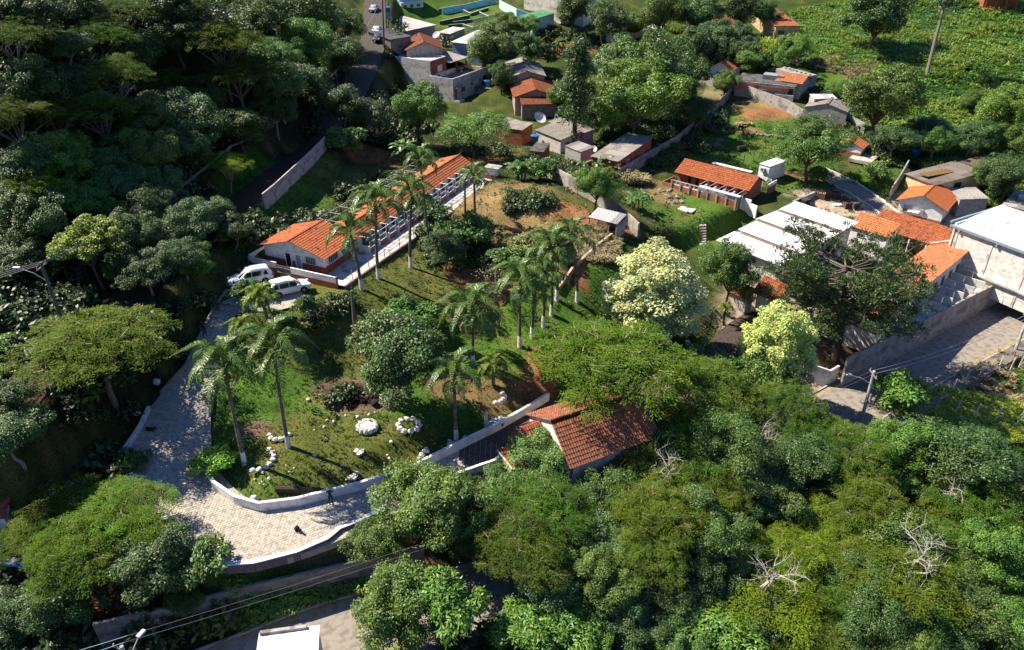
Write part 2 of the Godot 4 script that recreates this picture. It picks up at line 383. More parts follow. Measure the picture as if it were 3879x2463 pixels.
func courses(b: MB, p: Vector3, q: Vector3, h: float, bl: float, bh: float, col: Color, out: Vector3, var_ := 0.18, gap := 0.015) -> void:
	# single blocks laid in courses on one face of a wall, proud of the mortar behind
	var d := q - p
	var L := Vector2(d.x, d.z).length()
	var dir := d / maxf(L, 0.01)
	var rows := int(h / bh)
	for j in rows:
		var x := (0.0 if j % 2 == 0 else -bl * 0.5)
		while x < L - 0.02:
			var x0 := maxf(x, 0) + gap
			var x1 := minf(x + bl, L) - gap
			if x1 - x0 > 0.05:
				var o := out * rng.randf_range(0.012, 0.026)
				var a := p + dir * x0 + Vector3(0, j * bh + gap, 0) + o
				var e := p + dir * x1 + Vector3(0, j * bh + gap, 0) + o
				var up := Vector3(0, bh - 2 * gap, 0)
				b.quad(a, a + up, e + up, e, vary(col, var_, 0.05))
			x += bl

# ---------- roofs ----------
func tiles(b: MB, A: Vector3, U: Vector3, S: Vector3, Lu: float, Ls: float, cw: float, rl: float, col: Color, var_ := 0.16, amp := 0.045, wear := 0.0, ucut0 := 0.0, ucut1 := 0.0) -> void:
	# curved clay tiles; ucut0/1: how much the plane narrows at its top on either side
	var N := U.cross(S).normalized()
	if N.y < 0: N = -N
	var nc := int(Lu / cw)
	var nr := int(ceil(Ls / rl))
	cw = Lu / nc
	rl = Ls / nr
	var prof := [0.0, amp * 0.85, amp, amp * 0.6, 0.0]
	for i in nc:
		for j in nr:
			var f := (j + 0.5) / nr
			var uc := (i + 0.5) * cw
			if uc < ucut0 * f or uc > Lu - ucut1 * f: continue
			var t := vary(col, var_, 0.06)
			if wear > 0 and rng.randf() < wear: t = t.lerp(Color(0.06, 0.05, 0.04), rng.randf_range(0.3, 0.75))
			var jit := rng.randf_range(-0.006, 0.006)
			for k in 4:
				var u0 := i * cw + cw * k / 4.0
				var u1 := i * cw + cw * (k + 1) / 4.0
				var lo := N * (0.04 + jit)
				b.quad(A + U * u0 + S * (j * rl) + N * prof[k] + lo, A + U * u0 + S * ((j + 1) * rl) + N * prof[k], A + U * u1 + S * ((j + 1) * rl) + N * prof[k + 1], A + U * u1 + S * (j * rl) + N * prof[k + 1] + lo, t)
			var e := A + U * (i * cw) + S * (j * rl)
			b.quad(e, e + N * (0.04 + amp * 0.85), e + U * cw + N * (0.04 + amp * 0.5), e + U * cw, t * 0.8)
	# slab beneath
	var t0 := A - N * 0.03
	b.quad(t0, t0 + U * Lu, t0 + S * Ls + U * (Lu - ucut1), t0 + S * Ls + U * ucut0, Color(0.12, 0.06, 0.035))
	b.quad(t0, t0 + N * 0.05, t0 + U * Lu + N * 0.05, t0 + U * Lu, col * 0.7)

func sheets(b: MB, A: Vector3, U: Vector3, S: Vector3, Lu: float, Ls: float, col: Color, var_ := 0.15, pitch := 0.26, amp := 0.03, sw := 1.05, sl := 2.3) -> void:
	# corrugated cement sheets, lapped; waves run up the slope
	var N := U.cross(S).normalized()
	if N.y < 0: N = -N
	var nu := maxi(1, int(round(Lu / sw)))
	var ns := maxi(1, int(round(Ls / sl)))
	sw = Lu / nu
	sl = Ls / ns
	var k := maxi(2, int(round(sw / pitch)) * 2)
	for i in nu:
		for j in ns:
			var t := vary(col, var_, 0.04)
			if var_ > 0.05 and rng.randf() < 0.16: t = t * 0.72
			for m in k:
				var u0 := i * sw + sw * m / k
				var u1 := i * sw + sw * (m + 1) / k
				var h0 := amp * (m % 2)
				var h1 := amp * ((m + 1) % 2)
				var lo := N * 0.022
				b.quad(A + U * u0 + S * (j * sl) + N * h0 + lo, A + U * u0 + S * ((j + 1) * sl) + N * h0, A + U * u1 + S * ((j + 1) * sl) + N * h1, A + U * u1 + S * (j * sl) + N * h1 + lo, t)
			b.quad(A + U * (i * sw) + S * (j * sl), A + U * (i * sw) + S * (j * sl) + N * 0.03, A + U * ((i + 1) * sw) + S * (j * sl) + N * 0.03, A + U * ((i + 1) * sw) + S * (j * sl), t)
	var d := N * -0.03
	b.quad(A + d, A + U * Lu + d, A + U * Lu + S * Ls + d, A + S * Ls + d, col * 0.6)

func roof_plane(o: Node3D, nm: String, kind: String, A: Vector3, U: Vector3, S: Vector3, Lu: float, Ls: float, col: Color, wear := 0.0, c0 := 0.0, c1 := 0.0) -> void:
	var b := MB.new()
	if kind == "tile": tiles(b, A, U, S, Lu, Ls, 0.24, 0.42, col, 0.14, 0.05, wear, c0, c1)
	elif kind == "flat_tile": tiles(b, A, U, S, Lu, Ls, 0.33, 0.36, col, 0.07, 0.03, wear, c0, c1)
	elif kind == "sheet": sheets(b, A, U, S, Lu, Ls, col)
	elif kind == "metal": sheets(b, A, U, S, Lu, Ls, col, 0.02, 0.25, 0.03, 1.0, Ls)
	put(o, nm, b.mesh(), M.roof if kind != "metal" else M.paint, "stuff" if kind != "metal" else "")

func gable(o: Node3D, L: float, W: float, he: float, rise: float, oh: float, kind: String, rc: Color, wc: Color, wear := 0.0, dado := 0.0, dc := Color(0.3, 0.08, 0.04), back := -1.0, foot := 1.2) -> void:
	# long axis x, ridge along x at z = off; walls, dado, roof planes, ridge caps. back: width of the far side when the ridge is off centre
	var wf := W * 0.5
	var wb := W * 0.5 if back < 0 else back
	var b := MB.new()
	var t := 0.15
	b.box(Vector3(0, he / 2 - foot / 2, wf - t / 2), Vector3(L, he + foot, t), wc)
	b.box(Vector3(0, he / 2 - foot / 2, -wb + t / 2), Vector3(L, he + foot, t), wc)
	for s in [-1, 1]:
		var x: float = s * (L / 2 - t / 2)
		b.box(Vector3(x, he / 2 - foot / 2, (wf - wb) / 2), Vector3(t - 0.004, he + foot, wf + wb - 2 * t), wc)
		for e in [-0.07, 0.07]:
			b.tri(Vector3(x + e, he, wf), Vector3(x + e, he + rise, 0), Vector3(x + e, he, -wb), wc)
	put(o, "wall", b.mesh(), M.plaster)
	if dado > 0:
		b = MB.new()
		b.box(Vector3(0, dado / 2 - 0.2, wf + 0.004), Vector3(L + 0.02, dado + 0.4, 0.02), dc)
		b.box(Vector3(0, dado / 2 - 0.2, -wb - 0.004), Vector3(L + 0.02, dado + 0.4, 0.02), dc)
		for s in [-1, 1]:
			b.box(Vector3(s * (L / 2 + 0.004), dado / 2 - 0.2, (wf - wb) / 2), Vector3(0.02, dado + 0.4, wf + wb - 0.03), dc)
		put(o, "painted_dado", b.mesh(), M.plaster)
	for s in [1, -1]:
		var w: float = wf if s > 0 else wb
		var sl := Vector3(0, rise, -s * w).normalized()
		var ls := sqrt(rise * rise + w * w) + oh
		var A := Vector3(-L / 2 - oh, he + rise, 0) - sl * ls + Vector3(0, 0.06, 0)
		roof_plane(o, "roof_slope", kind, A, Vector3(1, 0, 0), sl, L + 2 * oh, ls, rc, wear)
	if kind != "sheet":
		b = MB.new()
		var x := -L / 2 - oh
		while x < L / 2 + oh - 0.1:
			b.bar(Vector3(x, he + rise + 0.09, 0), Vector3(minf(x + 0.4, L / 2 + oh), he + rise + 0.07, 0), 0.12, 0.1, 6, vary(rc, 0.15))
			x += 0.38
		put(o, "ridge_caps", b.mesh(), M.roof, "stuff")
	else:
		b = MB.new()
		b.box(Vector3(0, he + rise + 0.1, 0), Vector3(L + 2 * oh, 0.04, 0.5), rc * 0.8)
		put(o, "ridge_cap", b.mesh(), M.roof)

func opening(o: Node3D, nm: String, at: Vector3, yaw: float, w: float, h: float, fc: Color, pc: Color, bars := 2) -> void:
	# a door or window: frame, dark pane and glazing bars; local z points out of the wall
	var n := Node3D.new()
	n.name = named(o, nm)
	o.add_child(n)
	n.position = at
	n.rotation.y = yaw
	var b := MB.new()
	b.box(Vector3(-w / 2, 0, 0.03), Vector3(0.08, h + 0.08, 0.09), fc)
	b.box(Vector3(w / 2, 0, 0.03), Vector3(0.08, h + 0.08, 0.09), fc)
	b.box(Vector3(0, h / 2, 0.03), Vector3(w - 0.08, 0.08, 0.09), fc)
	b.box(Vector3(0, -h / 2, 0.03), Vector3(w - 0.08, 0.08, 0.09), fc)
	for k in bars - 1:
		b.box(Vector3(-w / 2 + w * (k + 1) / bars, 0, 0.025), Vector3(0.05, h - 0.08, 0.05), fc)
	put(n, "frame", b.mesh(), M.paint)
	put(n, "pane", MB.new().box(Vector3(0, 0, 0.0), Vector3(w - 0.08, h - 0.08, 0.03), pc).mesh(), M.glass if bars > 1 else M.paint)

func flat_block(o: Node3D, nm: String, c: Vector3, s: Vector3, wc: Color, parapet := 0.0, tc := Color(0.4, 0.39, 0.37)) -> void:
	# c: centre of the foot
	var b := MB.new()
	b.box(c + Vector3(0, s.y / 2, 0), s, wc)
	put(o, nm, b.mesh(), M.concrete)
	if parapet > 0:
		b = MB.new()
		var y := c.y + s.y + parapet / 2
		b.box(Vector3(c.x, y, c.z + s.z / 2 - 0.075), Vector3(s.x, parapet, 0.15), wc)
		b.box(Vector3(c.x, y, c.z - s.z / 2 + 0.075), Vector3(s.x, parapet, 0.15), wc)
		b.box(Vector3(c.x + s.x / 2 - 0.075, y, c.z), Vector3(0.15, parapet, s.z - 0.3), wc)
		b.box(Vector3(c.x - s.x / 2 + 0.075, y, c.z), Vector3(0.15, parapet, s.z - 0.3), wc)
		put(o, "parapet", b.mesh(), M.concrete)
		put(o, "roof_slab", MB.new().box(c + Vector3(0, s.y + 0.01, 0), Vector3(s.x - 0.3, 0.02, s.z - 0.3), tc).mesh(), M.concrete)

# ---------- plants ----------
func rdir() -> Vector3:
	var z := rng.randf_range(-1, 1)
	var t := rng.randf() * TAU
	var r := sqrt(1 - z * z)
	return Vector3(r * cos(t), z, r * sin(t))

func crown_leafy(sd: int, R: float, vs: float, nb: int, nl: int, ll: float, lw: float, low := -0.35, br := 0.36, col := Color(0.07, 0.11, 0.025), top := 0.0) -> ArrayMesh:
	# R radius, vs vertical squash, nb clumps of nl leaves each, ll x lw leaf
	rng.seed = sd
	var b := MB.new()
	var lobes := []
	for k in 9:
		var a := k * 2.4
		var e := Vector3(cos(a), 0, sin(a)) * sqrt((k + 0.3) / 9.0) * 0.62 * R
		e.y = rng.randf_range(-0.25, 0.5) * R * vs * (1.1 - e.length() / R)
		lobes.append([e, R * rng.randf_range(0.3, 0.52)])
	for k in nb:
		var d := rdir()
		while d.y < low: d = rdir()
		var c: Vector3
		if top >= 0:
			var lb: Array = lobes[k % 9]
			c = lb[0] + Vector3(d.x, d.y * vs, d.z) * lb[1] * rng.randf_range(0.7, 1.0)
		else:
			var rad := R * (1.0 - br * 0.8) * pow(rng.randf(), 0.3) * rng.randf_range(0.78, 1.12)
			c = Vector3(d.x * rad, d.y * rad * vs, d.z * rad)
			var nar := 1.0 + top * clampf((c.y / (R * vs) + 1) * 0.5, 0, 1)
			c.x *= nar
			c.z *= nar
		var cr := R * br * rng.randf_range(0.55, 1.1)
		var cc := vary(col, 0.22, 0.1)
		var sq := rng.randf_range(0.55, 0.8)
		for i in nl:
			var e := (rdir() + Vector3(0, 0.35, 0) + d * 0.3).normalized()
			var p := c + Vector3(e.x, e.y * sq, e.z) * cr * (0.55 + 0.5 * sqrt(rng.randf()))
			var n := (e * 0.55 + Vector3(0, 0.5, 0) + rdir() * 0.55).normalized()
			var al := n.cross(rdir()).normalized()
			al = (al + e * 0.35 - Vector3(0, 0.25, 0)).normalized()
			b.leaf(p, al, n, ll * rng.randf_range(0.6, 1.25), lw * rng.randf_range(0.7, 1.2), vary(cc, 0.2, 0.06))
	return b.mesh()

func crown_feather(sd: int, R: float, vs: float, ns: int, nl: int, L: float, col: Color, twig := 0.3, under := 0.25) -> Array:
	# flat sprays of fine leaves over an umbrella; returns [leaves, twigs]
	rng.seed = sd
	var b := MB.new()
	var w := MB.new()
	var lobes := []
	for k in 24:
		var a := k * 2.4 + rng.randf_range(-0.3, 0.3)
		var rr := R * 0.86 * sqrt((k + 0.5) / 24.0)
		lobes.append([Vector3(cos(a) * rr, R * vs * (1.0 - pow(rr / R, 2) * 0.95) * rng.randf_range(0.6, 1.12), sin(a) * rr), R * rng.randf_range(0.17, 0.28), vary(col, 0.2, 0.1)])
	for k in ns:
		var lb: Array = lobes[rng.randi() % lobes.size()]
		var d := rdir()
		d.y = absf(d.y) if rng.randf() > under * 0.5 else -0.4
		var c: Vector3 = lb[0] + Vector3(d.x, d.y * 0.6, d.z) * lb[1] * rng.randf_range(0.75, 1.0)
		var out := Vector3(d.x, 0, d.z).normalized() if rng.randf() < 0.75 else Vector3(rng.randf_range(-1, 1), 0, rng.randf_range(-1, 1)).normalized()
		out = (out + Vector3(0, rng.randf_range(-0.35, 0.3), 0)).normalized()
		var sd2 := out.cross(Vector3.UP).normalized()
		var up := sd2.cross(out).normalized()
		var cc := vary(lb[2], 0.15, 0.06)
		for i in nl:
			var t := rng.randf()
			var s := rng.randf_range(-0.6, 0.6) * (0.35 + t)
			var p := c + (out * t + sd2 * s) * L + up * rng.randf_range(-0.12, 0.12) * L - Vector3(0, t * t * 0.25 * L, 0)
			var al := (out * 0.8 + sd2 * (1.0 if s > 0 else -1.0) * rng.randf_range(0.2, 1.0) + Vector3(0, rng.randf_range(-0.5, 0.25), 0)).normalized()
			var n := (up + rdir() * 0.6).normalized()
			b.leaf(p, al, n, L * rng.randf_range(0.12, 0.22), L * rng.randf_range(0.05, 0.085), vary(cc, 0.22, 0.06))
		if rng.randf() < twig:
			w.bar(c - out * L * 0.4 - Vector3(0, 0.1, 0), c + out * L * rng.randf_range(0.3, 0.9) + Vector3(0, 0.16, 0), 0.035, 0.018, 3, vary(Color(0.33, 0.27, 0.2), 0.25), false)
	return [b.mesh(), w.mesh() if w.v.size() > 0 else null]

func limbs(sd: int, hc: float, R: float, r0: float, n: int, col: Color, lean := 0.1, fork := 0.45, vs := 0.6, sub := 2) -> ArrayMesh:
	rng.seed = sd
	var b := MB.new()
	var top := Vector3(rng.randf_range(-lean, lean) * hc, hc * fork, rng.randf_range(-lean, lean) * hc)
	b.path([Vector3(0, -1.2, 0), Vector3(0, 0.15, 0), top * 0.5 + Vector3(rng.randf_range(-0.2, 0.2), 0, rng.randf_range(-0.2, 0.2)), top], r0 * 1.15, r0 * 0.7, 7, col)
	for k in n:
		var a := TAU * k / n + rng.randf_range(-0.4, 0.4)
		var rr := R * rng.randf_range(0.45, 0.85)
		var q := Vector3(cos(a) * rr, hc + R * vs * rng.randf_range(-0.25, 0.55), sin(a) * rr)
		var mid := top.lerp(q, 0.5) + Vector3(0, (q.y - top.y) * 0.12, 0) + rdir() * R * 0.07
		b.path([top, mid, q], r0 * 0.55, r0 * 0.12, 5, vary(col, 0.15))
		for m in sub:
			var q2 := mid.lerp(q, rng.randf_range(0.2, 0.8)) 
			b.bar(q2, q2 + (rdir() + Vector3(0, 0.5, 0)) * R * 0.3, r0 * 0.16, r0 * 0.05, 4, vary(col, 0.2), false)
	return b.mesh()

func bare_branches(sd: int, R: float, n: int, r0: float, col: Color) -> ArrayMesh:
	rng.seed = sd
	var b := MB.new()
	grow(b, Vector3(0, -0.4, 0), Vector3(0.1, 1, 0.05).normalized(), R * 0.55, r0, n, col)
	return b.mesh()

func grow(b: MB, p: Vector3, d: Vector3, l: float, r: float, depth: int, col: Color) -> void:
	var q := p + d * l * 0.55 + rdir() * l * 0.08
	var e := q + (d + rdir() * 0.3).normalized() * l * 0.5
	b.bar(p, q, r, r * 0.8, 5, col, false)
	b.bar(q, e, r * 0.8, r * 0.6, 5, col, false)
	if depth <= 0: return
	for k in 3:
		var nd := (d * 0.7 + rdir() * 0.9 + Vector3(0, 0.15, 0)).normalized()
		grow(b, q.lerp(e, rng.randf_range(0.2, 1.0)), nd, l * rng.randf_range(0.55, 0.8), r * 0.55, depth - 1, col)

func frond_mesh(sd: int, L: float, col: Color, droop: float, leafl: float) -> ArrayMesh:
	rng.seed = sd
	var b := MB.new()
	var n := 34
	var prev := Vector3.ZERO
	for i in n:
		var t := float(i + 1) / n
		var p := Vector3(0, L * (0.34 * sin(t * 2.1) - droop * t * t * t * 0.55), L * (t - 0.22 * t * t))
		b.bar(prev, p, 0.035 * (1.1 - t), 0.035 * (1.05 - t), 3, col * Color(1.5, 1.3, 1.4), false)
		if t > 0.12:
			for s in [-1.0, 1.0]:
				for k in 2:
					var fwd := (p - prev).normalized()
					var d := (Vector3(s, rng.randf_range(-0.15, 0.35) - t * 0.3, 0) * 0.8 + fwd * rng.randf_range(0.35, 0.7)).normalized()
					var l := leafl * sin(PI * (0.12 + 0.82 * t)) * rng.randf_range(0.8, 1.15)
					var m := p + d * l * 0.5
					var e := m + (d * 0.5 + Vector3(0, -0.75, 0)).normalized() * l * 0.5
					var w := (fwd + Vector3(0, rng.randf_range(-0.4, 0.4), 0)).normalized() * 0.04
					var cc := vary(col, 0.28, 0.08)
					b.quad(p - w * 0.5, m - w, m + w, p + w * 0.5, cc)
					b.tri(m - w, e, m + w, cc)
		prev = p
	return b.mesh()

func palm(at: Vector3, h: float, lean: Vector3, sz: float, label: String, nf: int, kind := 0, white := 1.3, group := "palms on the slope and lawn") -> void:
	var o := thing("palm_tree", label, "palm", at, 0.0, group)
	var b := MB.new()
	var ps := []
	for i in 7:
		var t := i / 6.0
		ps.append(Vector3(lean.x * t * t, -0.3 + (h + 0.3) * t, lean.z * t * t))
	for i in 36:
		var f0 := i / 6.0
		var f1 := (i + 1) / 6.0
		var a0: Vector3 = ps[int(f0)].lerp(ps[mini(int(f0) + 1, 6)], fposmod(f0, 1.0))
		var a1: Vector3 = ps[mini(int(f1), 6)].lerp(ps[mini(int(f1) + 1, 6)], fposmod(f1, 1.0))
		b.bar(a0, a1, lerpf(0.2, 0.13, i / 36.0), lerpf(0.185, 0.12, i / 36.0), 8, vary(Color(0.17, 0.15, 0.13), 0.3), false)
	var tp: Vector3 = ps[6]
	for k in 8:
		b.bar(ps[5].lerp(tp, 0.5), tp + rdir() * 0.25 + Vector3(0, 0.1, 0), 0.1, 0.08, 4, Color(0.16, 0.13, 0.07), false)
	put(o, "trunk", b.mesh(), M.bark)
	if white > 0:
		put(o, "painted_base", MB.new().path([Vector3(0, -0.3, 0), Vector3(0, 0.12, 0), ps[0].lerp(ps[1], white / ps[1].y) * Vector3(1, 0, 1) + Vector3(0, white, 0)], 0.27, 0.2, 9, Color(0.74, 0.73, 0.7)).mesh(), M.plaster)
	for i in nf:
		var y := TAU * i * 0.382 + rng.randf_range(-0.15, 0.15)
		var pitch := lerpf(-0.95, 0.75, float(i) / (nf - 1)) + rng.randf_range(-0.08, 0.08)
		var m: Mesh = M.fronds[(kind * 2 + (0 if pitch < 0.1 else 1)) % M.fronds.size()]
		var f := put(o, "frond", m, M["palm_leaf"] if kind != 1 else M["palm_bright"])
		f.position = tp + Vector3(0, 0.1, 0)
		f.rotation = Vector3(pitch, y, 0)
		f.scale = Vector3.ONE * sz * rng.randf_range(0.88, 1.1)
	if kind == 0:
		for k in 3:
			var f := put(o, "dead_frond", M.fronds[0], M["leaf_none"])
			f.position = tp
			f.rotation = Vector3(1.1 + 0.15 * k, rng.randf() * TAU, 0)
			f.scale = Vector3.ONE * sz * rng.randf_range(0.5, 0.8)
		b = MB.new()
		for k in 4:
			var d := rdir() * 0.4
			b.bar(tp, tp + Vector3(d.x, -0.9, d.z), 0.06, 0.12, 5, vary(Color(0.2, 0.14, 0.05), 0.3))
		put(o, "dead_sheath", b.mesh(), M.bark)

func banana_leaf_mesh(sd: int, L: float, W: float, bend: float, col: Color) -> ArrayMesh:
	rng.seed = sd
	var b := MB.new()
	var n := 12
	for i in n:
		var t0 := float(i) / n
		var t1 := float(i + 1) / n
		var p0 := Vector3(0, L * (0.9 * t0 - bend * t0 * t0), L * (0.25 * t0 + 0.55 * bend * t0 * t0))
		var p1 := Vector3(0, L * (0.9 * t1 - bend * t1 * t1), L * (0.25 * t1 + 0.55 * bend * t1 * t1))
		var w0 := W * pow(sin(PI * clampf(t0 * 0.93 + 0.05, 0, 1)), 0.6) * (0.1 if t0 < 0.1 else 1.0)
		var w1 := W * pow(sin(PI * clampf(t1 * 0.93 + 0.05, 0, 1)), 0.6) * (0.97 if rng.randf() > 0.3 else 0.8)
		for s in [-1.0, 1.0]:
			var dr := rng.randf_range(0.1, 0.5)
			var q0 := p0 + Vector3(s * w0, -w0 * dr, 0)
			var q1 := p1 + Vector3(s * w1, -w1 * (dr + rng.randf_range(-0.1, 0.15)), 0)
			b.quad(p0, q0, q1, p1, vary(col, 0.15, 0.05))
		b.bar(p0, p1, 0.03, 0.025, 3, col * 1.6, false)
	return b.mesh()

func banana(at: Vector3, n: int, sz: float, spread: float, label: String, dry := 0.0) -> void:
	var o := thing("banana_plant", label, "banana plant", at, 0.0, "banana clumps")
	for k in n:
		var p := Vector3(rng.randf_range(-1, 1), 0, rng.randf_range(-1, 1)) * spread
		var h := rng.randf_range(1.4, 2.6) * sz
		put(o, "stem", MB.new().path([p + Vector3(0, -0.5, 0), p + Vector3(0, h * 0.5, 0), p + Vector3(rng.randf_range(-0.2, 0.2), h, rng.randf_range(-0.2, 0.2))], 0.16, 0.1, 6, vary(Color(0.16, 0.15, 0.06), 0.3)).mesh(), M.bark)
		for i in 6 + rng.randi() % 3:
			var dr := rng.randf() < dry
			var f := put(o, "leaf", M.banana[rng.randi() % 3 + (3 if dr else 0)], M.banana_leaf)
			f.position = p + Vector3(0, h * (0.92 if not dr else 0.75), 0)
			f.rotation = Vector3(rng.randf_range(0.0, 0.75) if not dr else rng.randf_range(0.9, 1.7), TAU * i * 0.382 + k, 0)
			f.scale = Vector3.ONE * sz * rng.randf_range(0.8, 1.15)

func tree(kind: String, x: float, z: float, s: float, yaw: float, mat: String, nm: String, label: String, group: String) -> Node3D:
	var t: Dictionary = M.trees[kind]
	var o := thing(nm, label, t.cat, Vector3(x, H(x, z, false) - 0.1, z), yaw, group)
	o.scale = Vector3(1.0 + 0.12 * sin(x * 3.1 + z), 1.0 + 0.16 * sin(x * 1.7 - z * 2.3), 1.0 + 0.12 * cos(x * 2.3 + z * 1.1)) * s
	if t.get("trunk"): put(o, "trunk", t.trunk, M[t.get("bark", "bark")])
	var cr := put(o, "crown", t.crown, M[mat])
	cr.position.y = t.hc
	if t.get("twigs"):
		var tw := put(o, "twigs", t.twigs, M.bark, "stuff")
		tw.position.y = t.hc
	if t.get("bare"):
		var bb := put(o, "bare_branches", t.bare, M.bark)
		bb.position.y = t.hc * 0.75
	return o

# ---------- bodies: smooth union of tapered bones, meshed by surface nets ----------
func body(bones: Array, cell: float, k := 0.03) -> ArrayMesh:
	var lo := Vector3.ONE * 1e9
	var hi := -lo
	for bn in bones:
		for e in 2:
			var r: float = bn[2 + e] + 2.5 * cell
			lo = lo.min(bn[e] - Vector3.ONE * r)
			hi = hi.max(bn[e] + Vector3.ONE * r)
	var n := Vector3i(((hi - lo) / cell).ceil()) + Vector3i.ONE
	var f := PackedFloat32Array()
	var cl := PackedColorArray()
	f.resize(n.x * n.y * n.z)
	cl.resize(f.size())
	f.fill(1.0)
	var best := PackedFloat32Array()
	best.resize(f.size())
	best.fill(1e9)
	for bn in bones:
		var a: Vector3 = bn[0]
		var ab: Vector3 = bn[1] - a
		var r: float = maxf(bn[2], bn[3]) + 0.08 + 2.0 * cell
		var i0 := Vector3i(((a.min(bn[1]) - Vector3.ONE * r - lo) / cell).floor()).clamp(Vector3i.ZERO, n - Vector3i.ONE)
		var i1 := Vector3i(((a.max(bn[1]) + Vector3.ONE * r - lo) / cell).ceil()).clamp(Vector3i.ZERO, n - Vector3i.ONE)
		for z in range(i0.z, i1.z + 1):
			for y in range(i0.y, i1.y + 1):
				for x in range(i0.x, i1.x + 1):
					var p := lo + Vector3(x, y, z) * cell
					var t := clampf((p - a).dot(ab) / maxf(ab.length_squared(), 1e-6), 0, 1)
					var d: float = (p - a - ab * t).length() - lerpf(bn[2], bn[3], t)
					var q := (z * n.y + y) * n.x + x
					if d < best[q]:
						best[q] = d
						cl[q] = bn[4]
					var h := clampf(0.5 + 0.5 * (f[q] - d) / k, 0, 1)
					f[q] = lerpf(f[q], d, h) - k * h * (1 - h)
	var st := SurfaceTool.new()
	st.begin(Mesh.PRIMITIVE_TRIANGLES)
	var id := {}
	var cnt := 0
	for z in n.z - 1:
		for y in n.y - 1:
			for x in n.x - 1:
				var sm := Vector3.ZERO
				var m := 0
				var q := (z * n.y + y) * n.x + x
				var inside := 0
				for c in 8:
					if f[q + (c & 1) + ((c >> 1) & 1) * n.x + (c >> 2) * n.x * n.y] < 0: inside += 1
				if inside == 0 or inside == 8: continue
				for c in 8:
					for ax in 3:
						if c & (1 << ax): continue
						var e := c | (1 << ax)
						var fa := f[q + (c & 1) + ((c >> 1) & 1) * n.x + (c >> 2) * n.x * n.y]
						var fb := f[q + (e & 1) + ((e >> 1) & 1) * n.x + (e >> 2) * n.x * n.y]
						if (fa < 0) != (fb < 0):
							var t := fa / (fa - fb)
							sm += Vector3(c & 1, (c >> 1) & 1, c >> 2).lerp(Vector3(e & 1, (e >> 1) & 1, e >> 2), t)
							m += 1
				st.set_color(cl[q])
				st.add_vertex(lo + (Vector3(x, y, z) + sm / m) * cell)
				id[q] = cnt
				cnt += 1
	var stp := [1, n.x, n.x * n.y]
	for q in id.keys():
		for ax in 3:
			if (f[q] < 0) == (f[q + stp[ax]] < 0): continue
			var u: int = stp[(ax + 1) % 3]
			var w: int = stp[(ax + 2) % 3]
			if not (id.has(q - u) and id.has(q - w) and id.has(q - u - w)): continue
			var o4 := [id[q], id[q - u], id[q - u - w], id[q - w]]
			if f[q] > 0: o4.reverse()
			for t in [0, 1, 2, 0, 2, 3]: st.add_index(o4[t])
	st.generate_normals()
	return st.commit()

